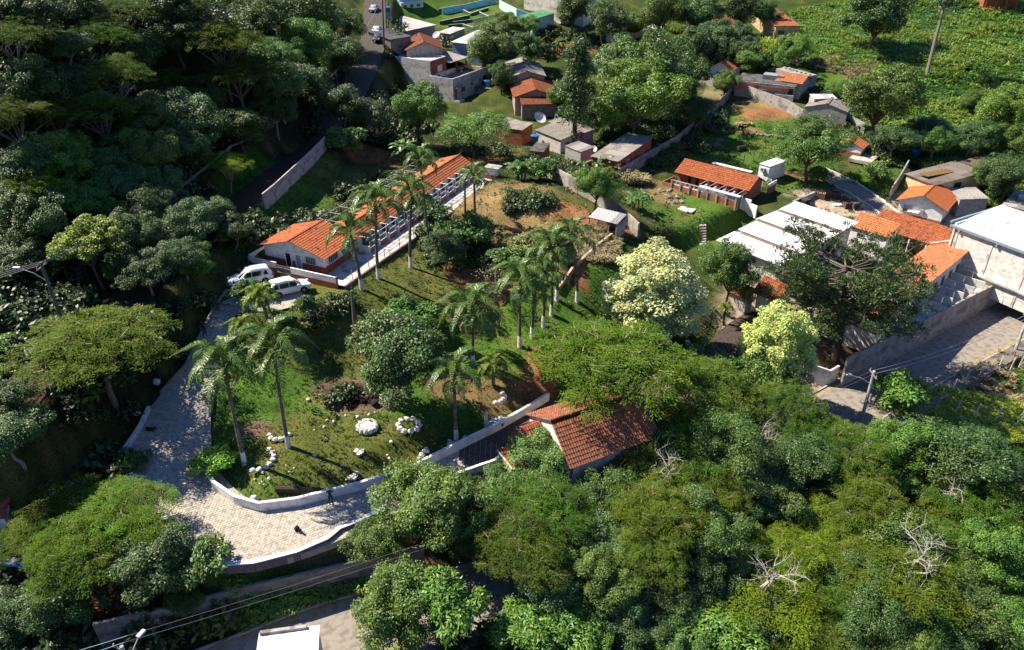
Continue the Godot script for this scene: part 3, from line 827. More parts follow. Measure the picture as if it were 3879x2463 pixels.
func person(at: Vector3, yaw: float, shirt: Color, legs: Color, hair: Color, label: String, pose := 0, hat := Color(0, 0, 0, 0)) -> void:
	var o := thing("person", label, "person", at, yaw)
	var sk := Color(0.28, 0.15, 0.09)
	var sh := Color(0.03, 0.025, 0.02)
	
	var bend := 0.0 if pose == 0 else 0.12
	var bn := []
	for s in [-1.0, 1.0]:
		bn.append([P(s * 0.1, 0.9, 0), P(s * 0.12, 0.48, 0.04 * s), 0.095, 0.065, legs])
		bn.append([P(s * 0.12, 0.48, 0.04 * s), P(s * 0.13, 0.1, 0.02 * s), 0.065, 0.045, legs])
		bn.append([P(s * 0.13, 0.05, 0.02 * s), P(s * 0.15, 0.04, 0.17 + 0.02 * s), 0.045, 0.04, sh])
		var el: Vector3 = P(s * 0.27, 1.12, 0.02) if pose == 0 else P(s * 0.25, 1.16, 0.2)
		var wr: Vector3 = P(s * 0.25, 0.88, 0.12) if pose == 0 else P(s * 0.1, 1.08, 0.42)
		bn.append([P(s * 0.19, 1.4, bend * 0.6), el, 0.055, 0.045, shirt])
		bn.append([el, wr, 0.042, 0.03, sk if pose == 0 else shirt])
		for k in 4:
			bn.append([wr, wr + P(s * (-0.03 + 0.018 * k), -0.12 + 0.01 * absf(k - 1.5), 0.05), 0.022, 0.009, sk])
		bn.append([wr, wr + P(-s * 0.05, -0.05, 0.05), 0.018, 0.01, sk])
	bn.append([P(0, 0.93, 0), P(0, 1.15, bend * 0.3), 0.13, 0.125, legs if pose == 1 else shirt])
	bn.append([P(0, 1.15, bend * 0.3), P(0, 1.36, bend * 0.6), 0.125, 0.14, shirt])
	bn.append([P(-0.14, 1.4, bend * 0.6), P(0.14, 1.4, bend * 0.6), 0.07, 0.07, shirt])
	bn.append([P(0, 1.44, bend * 0.7), P(0, 1.54, bend), 0.055, 0.055, sk])
	bn.append([P(0, 1.6, bend + 0.015), P(0, 1.67, bend + 0.01), 0.085, 0.095, sk])
	bn.append([P(0, 1.6, bend + 0.1), P(0, 1.575, bend + 0.115), 0.012, 0.018, sk])
	put(o, "body", body(bn, 0.026), M.cloth)
	var b := MB.new()
	b.lathe(Vector3(0, 1.66, bend), [Vector2(0.105, -0.02), Vector2(0.11, 0.04), Vector2(0.08, 0.1), Vector2(0.0, 0.12)], 10, hair)
	put(o, "hair", b.mesh(), M.cloth)
	b = MB.new()
	for s in [-1.0, 1.0]:
		b.box(Vector3(s * 0.034, 1.635, bend + 0.1), Vector3(0.022, 0.012, 0.012), Color(0.02, 0.02, 0.02))
		b.box(Vector3(s * 0.1, 1.62, bend), Vector3(0.02, 0.055, 0.035), sk)
	b.box(Vector3(0, 1.555, bend + 0.098), Vector3(0.05, 0.01, 0.012), Color(0.2, 0.07, 0.06))
	put(o, "face", b.mesh(), M.cloth)
	if hat.a > 0:
		put(o, "hat", MB.new().lathe(Vector3(0, 1.69, bend), [Vector2(0.22, -0.02), Vector2(0.13, 0.0), Vector2(0.115, 0.09), Vector2(0.0, 0.11)], 12, hat).mesh(), M.cloth)

func dog(at: Vector3, yaw: float, pose: String, label: String) -> void:
	var o := thing("dog", label, "dog", at, yaw)
	var k := Color(0.012, 0.011, 0.011)
	
	var bn := []
	if pose == "sitting":
		bn = [[P(0, 0.2, -0.2), P(0, 0.46, 0.1), 0.14, 0.13, k], [P(0, 0.5, 0.12), P(0, 0.68, 0.2), 0.09, 0.07, k], [P(0, 0.72, 0.22), P(0, 0.68, 0.4), 0.08, 0.04, k], [P(0, 0.12, -0.3), P(0, 0.04, -0.6), 0.04, 0.02, k]]
		for s in [-1.0, 1.0]:
			bn += [[P(s * 0.09, 0.42, 0.13), P(s * 0.09, 0.2, 0.17), 0.06, 0.035, k], [P(s * 0.09, 0.2, 0.17), P(s * 0.09, 0.03, 0.2), 0.033, 0.03, k], [P(s * 0.12, 0.2, -0.18), P(s * 0.15, 0.16, 0.04), 0.1, 0.05, k], [P(s * 0.15, 0.14, 0.04), P(s * 0.14, 0.04, -0.14), 0.045, 0.03, k], [P(s * 0.14, 0.03, -0.14), P(s * 0.14, 0.03, 0.08), 0.03, 0.028, k], [P(s * 0.06, 0.78, 0.2), P(s * 0.08, 0.88, 0.19), 0.03, 0.012, k]]
	else:
		bn = [[P(0, 0.16, -0.35), P(0, 0.19, 0.25), 0.14, 0.14, k], [P(0, 0.24, 0.3), P(0, 0.36, 0.45), 0.09, 0.07, k], [P(0, 0.38, 0.46), P(0, 0.34, 0.64), 0.08, 0.04, k], [P(0, 0.1, -0.42), P(0.16, 0.03, -0.74), 0.04, 0.02, k]]
		for s in [-1.0, 1.0]:
			bn += [[P(s * 0.1, 0.16, 0.24), P(s * 0.11, 0.04, 0.14), 0.06, 0.04, k], [P(s * 0.11, 0.04, 0.14), P(s * 0.11, 0.03, 0.5), 0.035, 0.03, k], [P(s * 0.12, 0.16, -0.3), P(s * 0.18, 0.1, -0.08), 0.1, 0.05, k], [P(s * 0.18, 0.06, -0.08), P(s * 0.17, 0.03, -0.28), 0.04, 0.03, k], [P(s * 0.06, 0.44, 0.44), P(s * 0.09, 0.5, 0.42), 0.03, 0.012, k]]
	put(o, "body", body(bn, 0.03), M.cloth)

# ---------- vehicles ----------
func car(at: Vector3, yaw: float, L: float, hgt: float, W: float, col: Color, label: String, wagon := true) -> void:
	# nose towards +x
	var o := thing("parked_car", label, "car", at, yaw, "parked cars")
	o.scale = Vector3(L / 4.4, hgt / 1.6, W / 1.75)
	var st := [[-2.2, 0.45, 0.72, 0.62], [-2.12, 0.33, 0.92, 0.8], [-1.6, 0.26, 0.96, 0.87], [-0.4, 0.24, 0.95, 0.875], [0.6, 0.24, 0.95, 0.875], [1.15, 0.25, 0.93, 0.87], [1.75, 0.28, 0.8, 0.83], [2.1, 0.35, 0.66, 0.72], [2.2, 0.42, 0.56, 0.55]]
	var s := SurfaceTool.new()
	s.begin(Mesh.PRIMITIVE_TRIANGLES)
	s.set_color(col)
	var ring := func(q): 
		var hw: float = q[3]
		return [Vector3(q[0], q[1], hw * 0.85), Vector3(q[0], q[1] + 0.12, hw * 0.98), Vector3(q[0], lerpf(q[1], q[2], 0.6), hw), Vector3(q[0], q[2] - 0.03, hw * 0.95), Vector3(q[0], q[2], hw * 0.85), Vector3(q[0], q[2] + 0.03, 0), Vector3(q[0], q[2], -hw * 0.85), Vector3(q[0], q[2] - 0.03, -hw * 0.95), Vector3(q[0], lerpf(q[1], q[2], 0.6), -hw), Vector3(q[0], q[1] + 0.12, -hw * 0.98), Vector3(q[0], q[1], -hw * 0.85)]
	loft(s, st.map(ring))
	s.generate_normals()
	put(o, "body", s.commit(), M.carpaint)
	var xr := -2.0 if wagon else -1.35
	var cab := [[xr - 0.12, 0.93, 0.94, 0.8], [xr + 0.2, 0.9, 1.5 if wagon else 1.3, 0.7], [xr + 0.6, 0.9, 1.58 if wagon else 1.42, 0.68], [-0.3, 0.9, 1.6 if wagon else 1.45, 0.68], [0.3, 0.9, 1.55 if wagon else 1.42, 0.66], [1.2, 0.9, 0.93, 0.74]]
	s = SurfaceTool.new()
	s.begin(Mesh.PRIMITIVE_TRIANGLES)
	s.set_color(col)
	var ring2 := func(q):
		return [Vector3(q[0], q[1], 0.83), Vector3(q[0], lerpf(q[1], q[2], 0.5), lerpf(0.83, q[3], 0.5)), Vector3(q[0], q[2] - 0.05, q[3] + 0.02), Vector3(q[0], q[2], q[3] - 0.08), Vector3(q[0], q[2] + 0.03, 0), Vector3(q[0], q[2], -q[3] + 0.08), Vector3(q[0], q[2] - 0.05, -q[3] - 0.02), Vector3(q[0], lerpf(q[1], q[2], 0.5), -lerpf(0.83, q[3], 0.5)), Vector3(q[0], q[1], -0.83)]
	loft(s, cab.map(ring2))
	s.generate_normals()
	put(o, "cabin", s.commit(), M.carpaint)
	var g := Color(0.012, 0.014, 0.018)
	var ht := 1.5 if wagon else 1.36
	for z in [-1.0, 1.0]:
		var wins := [[-1.75, -1.2, -1.55, -1.2], [-1.1, -0.15, -1.1, -0.15], [-0.07, 0.95, -0.07, 0.42]] if wagon else [[-1.05, -0.15, -0.8, -0.15], [-0.07, 0.95, -0.07, 0.42]]
		for w in wins:
			var b := MB.new()
			var z0: float = z * 0.845
			var z1: float = z * 0.735
			b.quad(Vector3(w[0], 0.97, z0), Vector3(w[2], ht - 0.06, z1), Vector3(w[3], ht - 0.06, z1), Vector3(w[1], 0.97, z0), g)
			b.quad(Vector3(w[0], 0.97, z0 * 0.97), Vector3(w[2], ht - 0.06, z1 * 0.97), Vector3(w[3], ht - 0.06, z1 * 0.97), Vector3(w[1], 0.97, z0 * 0.97), g)
			put(o, "side_window", b.mesh(), M.glass)
	var b2 := MB.new()
	b2.quad(Vector3(1.14, 0.99, 0.68), Vector3(0.42, ht - 0.02, 0.6), Vector3(0.42, ht - 0.02, -0.6), Vector3(1.14, 0.99, -0.68), g)
	b2.quad(Vector3(1.15, 0.96, 0.68), Vector3(0.43, ht - 0.05, 0.6), Vector3(0.43, ht - 0.05, -0.6), Vector3(1.15, 0.96, -0.68), g)
	put(o, "windscreen", b2.mesh(), M.glass)
	b2 = MB.new()
	b2.quad(Vector3(xr - 0.12, 1.0, 0.68), Vector3(xr + 0.14, ht - 0.06, 0.6), Vector3(xr + 0.14, ht - 0.06, -0.6), Vector3(xr - 0.12, 1.0, -0.68), g)
	b2.quad(Vector3(xr - 0.09, 1.0, 0.68), Vector3(xr + 0.17, ht - 0.06, 0.6), Vector3(xr + 0.17, ht - 0.06, -0.6), Vector3(xr - 0.09, 1.0, -0.68), g)
	put(o, "rear_window", b2.mesh(), M.glass)
	for x in [-1.32, 1.33]:
		for z in [-1.0, 1.0]:
			var wn := Node3D.new()
			wn.name = named(o, "wheel")
			o.add_child(wn)
			wn.position = Vector3(x, 0.32, z * 0.8)
			put(wn, "tyre", MB.new().bar(Vector3(0, 0, -0.1), Vector3(0, 0, 0.1), 0.32, 0.32, 16, Color(0.012, 0.012, 0.012)).mesh(), M.rubber)
			var rm := MB.new().bar(Vector3(0, 0, -0.105), Vector3(0, 0, 0.105), 0.06, 0.06, 8, Color(0.5, 0.5, 0.52))
			for k in 5:
				var a := TAU * k / 5
				rm.box(Vector3(cos(a) * 0.13, sin(a) * 0.13, z * 0.1), Vector3(0.2, 0.05, 0.02), Color(0.5, 0.5, 0.52), 0, a)
			put(wn, "rim", rm.mesh(), M.metal)
			put(o, "wheel_arch", MB.new().bar(Vector3(x, 0.34, z * 0.7), Vector3(x, 0.34, z * 0.874), 0.38, 0.38, 16, Color(0.01, 0.01, 0.01)).mesh(), M.rubber)
	for z in [-1.0, 1.0]:
		put(o, "headlight", MB.new().box(Vector3(2.03, 0.68, z * 0.56), Vector3(0.3, 0.14, 0.3), Color(0.6, 0.62, 0.65), z * -0.5).mesh(), M.glass)
		put(o, "tail_light", MB.new().box(Vector3(-2.08, 0.86, z * 0.66), Vector3(0.16, 0.2, 0.26), Color(0.3, 0.01, 0.012), z * -0.45).mesh(), M.paint)
		put(o, "mirror", MB.new().box(Vector3(0.75, 1.02, z * 0.95), Vector3(0.12, 0.14, 0.2), col).mesh(), M.carpaint)
		if wagon: put(o, "roof_rail", MB.new().bar(Vector3(-1.5, 1.62, z * 0.6), Vector3(0.1, 1.63, z * 0.6), 0.02, 0.02, 5, Color(0.03, 0.03, 0.03)).mesh(), M.metal)
	put(o, "number_plate", MB.new().box(Vector3(-2.17, 0.62, 0), Vector3(0.12, 0.13, 0.4), Color(0.5, 0.5, 0.5)).mesh(), M.paint)

func loft(s: SurfaceTool, rings: Array) -> void:
	var n: int = rings[0].size()
	for r in rings:
		for p in r: s.add_vertex(p)
	for i in rings.size() - 1:
		for k in n - 1:
			var a := i * n + k
			for t in [a, a + 1, a + n + 1, a, a + n + 1, a + n]: s.add_index(t)
	for e in [0, rings.size() - 1]:
		for k in n - 2:
			for t in [e * n, e * n + k + 1, e * n + k + 2]: s.add_index(t)

# ---------- small things ----------
func dish(at: Vector3, yaw: float, r: float, col: Color, label: String, up := 1.0) -> void:
	var o := thing("satellite_dish", label, "satellite dish", at, yaw, "satellite dishes on roofs")
	put(o, "mast", MB.new().bar(Vector3(0, -0.3, 0), Vector3(0, up, 0), 0.035, 0.035, 6, Color(0.3, 0.3, 0.3)).mesh(), M.metal)
	var b := MB.new()
	var pr := []
	for k in 6: pr.append(Vector2(r * k / 5.0, 0.28 * r * pow(k / 5.0, 2)))
	b.lathe(Vector3.ZERO, pr, 16, col)
	var d := put(o, "reflector", b.mesh(), M.paint)
	d.position = Vector3(0, up, 0.05)
	d.rotation = Vector3(0.75, 0, 0)
	b = MB.new()
	for k in 3: b.bar(Vector3(cos(TAU * k / 3), 0.3, sin(TAU * k / 3)) * r * 0.9, Vector3(0, r * 0.75, 0), 0.015, 0.015, 4, Color(0.4, 0.4, 0.4))
	b.bar(Vector3(0, r * 0.7, 0), Vector3(0, r * 0.85, 0), 0.07, 0.07, 8, Color(0.5, 0.5, 0.5))
	var e := put(o, "feed_arm", b.mesh(), M.metal)
	e.transform = d.transform

func tank(at: Vector3, r: float, h: float, col: Color, label: String, lid := Color(0.03, 0.13, 0.4)) -> void:
	var o := thing("water_tank", label, "water tank", at, 0.0, "water tanks on roofs")
	put(o, "tank_body", MB.new().lathe(Vector3.ZERO, [Vector2(0, 0), Vector2(r * 0.8, 0), Vector2(r * 0.98, h * 0.9), Vector2(r * 1.03, h * 0.9), Vector2(r * 1.03, h)], 18, col).mesh(true), M.paint)
	put(o, "lid", MB.new().lathe(Vector3(0, h, 0), [Vector2(r * 1.06, -0.05), Vector2(r * 1.06, 0.02), Vector2(r * 0.6, 0.12), Vector2(0.2, 0.16), Vector2(0.0, 0.16)], 18, lid).mesh(), M.paint)

func pole(at: Vector3, h: float, yaw: float, label: String, lamp: float, col: Color, lean := 0.0) -> Node3D:
	var o := thing("utility_pole", label, "utility pole", at, yaw, "poles carrying the power lines")
	put(o, "shaft", MB.new().bar(Vector3(0, -0.5, 0), Vector3(lean, h, 0), 0.19, 0.12, 8, col).mesh(), M.concrete)
	put(o, "crossarm", MB.new().box(Vector3(lean, h - 0.4, 0), Vector3(0.1, 0.1, 1.7), Color(0.22, 0.2, 0.17)).mesh(), M.wood)
	for k in 3:
		put(o, "insulator", MB.new().bar(Vector3(lean, h - 0.35, -0.7 + 0.7 * k), Vector3(lean, h - 0.1, -0.7 + 0.7 * k), 0.06, 0.04, 6, Color(0.4, 0.38, 0.36)).mesh(), M.paint)
	if lamp != 0:
		put(o, "lamp_arm", MB.new().path([Vector3(0.1, h * 0.72, 0), Vector3(lamp * 0.5, h * 0.86, 0), Vector3(lamp, h * 0.92, 0)], 0.04, 0.03, 6, Color(0.45, 0.46, 0.47)).mesh(), M.metal)
		put(o, "lamp_head", MB.new().box(Vector3(lamp + signf(lamp) * 0.25, h * 0.93, 0), Vector3(0.6, 0.14, 0.26), Color(0.6, 0.61, 0.62)).mesh(), M.paint)
	return o

func wire(p: Vector3, q: Vector3, sag: float, r: float, label: String, col := Color(0.12, 0.12, 0.12)) -> void:
	var b := MB.new()
	var n := 14
	for i in n:
		var t0 := float(i) / n
		var t1 := float(i + 1) / n
		b.bar(p.lerp(q, t0) - Vector3(0, 4 * sag * t0 * (1 - t0), 0), p.lerp(q, t1) - Vector3(0, 4 * sag * t1 * (1 - t1), 0), r, r, 4, col, false)
	solo("power_cable", label, "cable", b.mesh(), M.metal, Vector3.ZERO, 0.0, "overhead cables between the poles")

func _ready() -> void:
	var cam := Camera3D.new()
	cam.name = "camera"
	cam.fov = 46.015
	cam.near = 0.5
	cam.far = 900.0
	add_child(cam)
	cam.position = Vector3(0, 45, 0)
	cam.rotation_degrees = Vector3(-30.5, 0, 0)
	cam.current = true
	var env := Environment.new()
	env.background_mode = Environment.BG_SKY
	var sm := ProceduralSkyMaterial.new()
	sm.sky_top_color = Color(0.26, 0.4, 0.66)
	sm.sky_horizon_color = Color(0.66, 0.73, 0.8)
	sm.sky_curve = 0.15
	sm.ground_bottom_color = Color(0.1, 0.11, 0.07)
	sm.ground_horizon_color = Color(0.45, 0.48, 0.5)
	sm.sky_energy_multiplier = 0.8
	env.sky = Sky.new()
	env.sky.sky_material = sm
	env.tonemap_mode = Environment.TONE_MAPPER_LINEAR
	env.tonemap_exposure = 2.2
	env.sdfgi_enabled = true
	env.ssao_enabled = true
	env.ssil_enabled = true
	var we := WorldEnvironment.new()
	we.name = "world_environment"
	we.environment = env
	add_child(we)
	var sun := DirectionalLight3D.new()
	sun.name = "sun"
	sun.light_energy = 1.6
	sun.light_color = Color(1.0, 0.955, 0.88)
	sun.light_angular_distance = 0.5
	sun.shadow_enabled = true
	add_child(sun)
	sun.look_at_from_position(Vector3.ZERO, Vector3(8.7, -10.3, 3.4), Vector3.UP)
	rng.seed = 7
	noi.seed = 11
	noi.frequency = 0.03
	noi.fractal_octaves = 3
	materials()
	make_base()
	ROADS.append([smooth_road(HEX, 4), [-37.91, 3.96, -77.69, -36.91], 2.2, 0.22])
	ROADS.append([smooth_road(COB, 4), [-8.14, 21.99, -69.3, -48.32], 2, 0.22])
	ROADS.append([smooth_road(YARD, 4), [8.48, 25.34, -75.94, -56.48], 2, 0.2])
	ROADS.append([smooth_road(STR, 4), [-42.86, -21.68, -228.94, -109.48], 3, 0.2])
	ROADS.append([smooth_road(DIRT, 4), [-48.98, -22.09, -122.69, -41.49], 3, 0.1])
	ROADS.append([smooth_road(ASF, 4), [-31.81, 79.46, -97.03, -25.23], 3.5, 0.2])
	ROADS.append([smooth_road(RAMP, 4), [45.36, 60.44, -123.71, -99.67], 1.6, 0.15])
	ROADS.append([smooth_road(CRT, 4), [15.27, 36.21, -82.81, -58.24], 2, 0.2])
	ground_sheet()
	roads()
	species()
	buildings()
	walls()
	plants()
	small_things()
	ground_cover()

func materials() -> void:
	var fine := noise_tex(3, 0.035, 0.62, 1.3)
	var blot := noise_tex(5, 0.012, 0.74, 1.2)
	var soft := noise_tex(8, 0.02, 0.84, 1.12)
	vmat("ground", 0.95, noise_tex(21, 0.05, 0.45, 1.6, 512, 5), 0.16, 0.2)
	vmat("plaster", 0.85, soft, 0.25, 0.3)
	vmat("concrete", 0.9, blot, 0.22, 0.3)
	vmat("roof", 0.85, fine, 0.5, 0.25)
	vmat("paint", 0.5, soft, 0.4, 0.4)
	vmat("asphalt", 0.9, soft, 0.2, 0.25)
	vmat("paver", 0.9, soft, 0.35, 0.25)
	vmat("bark", 0.9, fine, 0.9, 0.2)
	vmat("wood", 0.85, fine, 0.8, 0.25)
	vmat("stone", 0.9, fine, 0.6, 0.25)
	vmat("metal", 0.45, null, 1.0, 0.5, 0.0)
	vmat("rubber", 0.8)
	vmat("cloth", 0.9)
	vmat("glass", 0.08, null, 1.0, 0.6)
	var cpnt := vmat("carpaint", 0.3)
	cpnt.clearcoat_enabled = true
	cpnt.clearcoat = 0.8
	leaf_mat("leaf_dark", Color(0.78, 0.85, 0.85), 0.25)
	leaf_mat("leaf_mid", Color(1.05, 1.1, 0.9), 0.35)
	leaf_mat("leaf_olive", Color(1.25, 1.2, 0.75), 0.3)
	leaf_mat("leaf_bright", Color(1.5, 1.65, 1.1), 0.5)
	leaf_mat("leaf_grey", Color(1.0, 1.1, 1.5), 0.3)
	leaf_mat("leaf_deep", Color(0.68, 0.74, 0.72), 0.25)
	leaf_mat("leaf_mid2", Color(1.3, 1.15, 0.8), 0.35)
	leaf_mat("leaf_mid3", Color(0.85, 1.0, 1.05), 0.3)
	leaf_mat("leaf_dark2", Color(0.95, 0.9, 0.75), 0.25)
	leaf_mat("leaf_deep2", Color(0.6, 0.75, 0.6), 0.2)
	leaf_mat("leaf_pale", Color(1.9, 1.8, 1.9), 0.4)
	leaf_mat("leaf_soft", Color(1.5, 1.55, 1.1), 0.45)
	leaf_mat("leaf_gold", Color(3.0, 2.2, 1.1), 0.4)
	leaf_mat("leaf_gold2", Color(1.7, 1.6, 0.8), 0.4)
	leaf_mat("leaf_lime", Color(2.0, 2.2, 0.6), 0.5)
	leaf_mat("leaf_mango", Color(1.1, 1.35, 0.9), 0.4)
	leaf_mat("leaf_brown", Color(2.0, 1.0, 1.2), 0.15)
	leaf_mat("leaf_dry", Color(2.6, 1.45, 1.8), 0.15)
	leaf_mat("leaf_none", Color(3.4, 2.0, 3.0), 0.1)
	feather_mat("feather_olive", Color(1.0, 1.0, 1.0), 0.4)
	feather_mat("feather_dark", Color(0.72, 0.78, 0.85), 0.3)
	feather_mat("feather_mid", Color(0.95, 1.15, 1.0), 0.45)
	feather_mat("feather_yellow", Color(1.35, 1.35, 0.9), 0.5)
	feather_mat("feather_green", Color(0.75, 1.05, 1.3), 0.4)
	leaf_mat("ficus_cream", Color(1, 1, 1), 0.45)
	leaf_mat("ficus_cream2", Color(1.02, 1.1, 0.72), 0.45)
	leaf_mat("palm_leaf", Color(1.45, 1.5, 1.15), 0.4, 0.42)
	leaf_mat("palm_bright", Color(1.8, 1.8, 0.9), 0.5)
	leaf_mat("banana_leaf", Color(1, 1, 1), 0.5, 0.35)
	leaf_mat("grass", Color(1, 1, 1), 0.4)
	leaf_mat("pine_needles", Color(1, 1, 1), 0.2)

func feather_mat(key: String, tint: Color, back: float) -> void:
	leaf_mat(key, tint, back, 0.75, 0.25)

func species() -> void:
	var g := Color(0.068, 0.125, 0.024)
	var ol := Color(0.098, 0.145, 0.015)
	var pale := Color(0.3, 0.27, 0.22)
	var brown := Color(0.13, 0.1, 0.075)
	var T := {}
	T["leafy_a"] = {"crown": crown_leafy(1, 5, 1.0, 117, 260, 0.28, 0.16, -0.75, 0.27, g), "trunk": limbs(2, 5.6, 4.4, 0.26, 6, brown), "hc": 5.6, "cat": "tree"}
	T["leafy_b"] = {"crown": crown_leafy(3, 5, 1.08, 135, 260, 0.24, 0.14, -0.8, 0.24, g * 1.1), "trunk": limbs(4, 5.8, 4.4, 0.26, 7, brown), "hc": 5.8, "cat": "tree"}
	T["leafy_c"] = {"crown": crown_leafy(5, 5, 0.85, 108, 250, 0.27, 0.13, -0.65, 0.26, g), "trunk": limbs(6, 5.2, 4.4, 0.24, 7, pale), "hc": 5.2, "cat": "tree"}
	var fa := crown_feather(7, 6, 0.5, 520, 78, 1.15, ol)
	T["feather_a"] = {"crown": fa[0], "twigs": fa[1], "trunk": limbs(8, 6.5, 5.5, 0.3, 8, Color(0.2, 0.17, 0.13), 0.1, 0.55, 0.3, 3), "hc": 6.5, "cat": "tree"}
	fa = crown_feather(9, 6, 0.6, 520, 78, 1.1, ol * 0.9)
	T["feather_b"] = {"crown": fa[0], "twigs": fa[1], "trunk": limbs(10, 6.5, 5.5, 0.28, 8, Color(0.2, 0.17, 0.13), 0.1, 0.5, 0.35, 3), "hc": 6.5, "cat": "tree"}
	fa = crown_feather(11, 6, 0.5, 460, 74, 1.2, ol * Color(1.05, 1.1, 1.0), 0.4)
	T["feather_c"] = {"crown": fa[0], "twigs": fa[1], "trunk": limbs(12, 6, 5.5, 0.28, 9, pale, 0.15, 0.5, 0.35, 3), "hc": 6.0, "cat": "tree"}
	T["leafy_d"] = {"crown": crown_leafy(61, 5, 1.2, 108, 270, 0.26, 0.13, -0.8, 0.28, g), "trunk": limbs(62, 6.0, 4.2, 0.24, 6, brown, 0.2), "hc": 6.0, "cat": "tree"}
	T["leafy_e"] = {"crown": crown_leafy(63, 5, 0.8, 126, 240, 0.24, 0.11, -0.7, 0.22, g * 1.05), "trunk": limbs(64, 5.2, 4.6, 0.26, 8, pale, 0.2), "hc": 5.2, "cat": "tree"}
	fa = crown_feather(65, 6, 0.65, 500, 76, 1.0, ol * Color(0.9, 1.0, 1.2), 0.2)
	T["feather_d"] = {"crown": fa[0], "twigs": fa[1], "trunk": limbs(66, 6, 5.2, 0.28, 9, pale, 0.2, 0.45, 0.4, 4), "hc": 6.0, "cat": "tree"}
	T["dense"] = {"crown": crown_leafy(13, 3.4, 1.0, 48, 200, 0.34, 0.16, -0.55, 0.3, g * 1.15), "trunk": limbs(14, 3.6, 3, 0.2, 5, brown), "hc": 3.6, "cat": "tree"}
	T["ficus"] = {"crown": crown_leafy(15, 5.2, 1.25, 230, 150, 0.3, 0.17, -0.8, 0.18, Color(0.48, 0.51, 0.24), -0.22), "trunk": limbs(16, 6.6, 4, 0.5, 7, Color(0.36, 0.33, 0.29)), "hc": 6.6, "cat": "fig tree"}
	T["bush"] = {"crown": crown_leafy(17, 2.2, 0.8, 30, 150, 0.3, 0.17, -0.3, 0.36, g * 1.15), "trunk": limbs(18, 1.5, 2, 0.1, 5, brown), "hc": 1.5, "cat": "tree"}
	T["bush_b"] = {"crown": crown_leafy(19, 2.2, 0.75, 36, 110, 0.34, 0.15, -0.3, 0.33, g), "trunk": limbs(20, 1.4, 2, 0.09, 6, brown), "hc": 1.4, "cat": "shrub"}
	T["bigleaf"] = {"crown": crown_leafy(21, 4, 0.8, 56, 120, 0.5, 0.2, -0.3, 0.27, g * 1.1), "trunk": limbs(22, 4.5, 4, 0.2, 7, pale), "hc": 4.5, "cat": "tree"}
	T["droopy"] = {"crown": crown_leafy(23, 4.5, 0.62, 44, 240, 0.42, 0.09, -0.35, 0.32, g * 1.2), "trunk": limbs(24, 4.6, 4, 0.28, 5, Color(0.05, 0.04, 0.03), 0.35), "hc": 4.6, "cat": "tree"}
	T["cone"] = {"crown": crown_leafy(25, 2.6, 2.5, 120, 120, 0.28, 0.08, -0.95, 0.3, g * 0.9, -0.75), "trunk": limbs(26, 6.5, 1.5, 0.25, 5, brown, 0.02, 0.9), "hc": 6.5, "cat": "pine tree"}
	T["bamboo"] = {"crown": crown_leafy(27, 3.2, 1.25, 60, 150, 0.45, 0.07, -0.7, 0.26, g * 1.2), "trunk": limbs(28, 4, 2.5, 0.1, 12, Color(0.16, 0.17, 0.05), 0.05, 0.2), "hc": 4.0, "cat": "bamboo"}
	T["bare"] = {"crown": crown_leafy(29, 2.6, 0.8, 16, 22, 0.2, 0.1, -0.3, 0.4, Color(0.07, 0.08, 0.03)), "bare": bare_branches(30, 2.6, 4, 0.09, pale), "hc": 2.4, "cat": "dead tree"}
	T["bareleaf"] = {"crown": crown_feather(31, 5, 0.4, 150, 70, 1.3, ol)[0], "trunk": limbs(32, 6.5, 5, 0.2, 5, Color(0.42, 0.38, 0.33), 0.12, 0.5, 0.5, 6), "bare": bare_branches(33, 7.5, 4, 0.17, Color(0.5, 0.46, 0.41)), "hc": 6.5, "cat": "tree"}
	T["dome"] = {"crown": crown_leafy(34, 4.2, 0.85, 130, 120, 0.26, 0.17, -0.35, 0.17, g), "trunk": limbs(35, 6.2, 4, 0.22, 6, brown), "hc": 6.2, "cat": "tree"}
	T["slim"] = {"crown": crown_leafy(36, 2.8, 2.3, 40, 110, 0.4, 0.12, -0.9, 0.3, g), "trunk": limbs(37, 11, 2.5, 0.3, 8, pale, 0.06, 0.9, 1.6, 3), "hc": 11.0, "cat": "tree"}
	M["trees"] = T
	M["fronds"] = [frond_mesh(40, 3.5, Color(0.075, 0.12, 0.035), 1.15, 0.75), frond_mesh(41, 3.3, Color(0.08, 0.13, 0.035), 0.7, 0.7), frond_mesh(42, 2.9, Color(0.09, 0.13, 0.03), 1.3, 0.85), frond_mesh(43, 2.9, Color(0.09, 0.13, 0.03), 0.6, 0.85)]
	var bl := []
	for k in 3: bl.append(banana_leaf_mesh(50 + k, 2.3, 0.34, 0.35 + 0.2 * k, Color(0.085, 0.16, 0.04) if k else Color(0.16, 0.25, 0.09)))
	bl.append(banana_leaf_mesh(53, 1.9, 0.26, 0.75, Color(0.2, 0.15, 0.07)))
	bl.append(banana_leaf_mesh(54, 1.9, 0.3, 0.6, Color(0.16, 0.15, 0.06)))
	bl.append(banana_leaf_mesh(55, 1.7, 0.24, 0.9, Color(0.17, 0.115, 0.055)))
	M["banana"] = bl

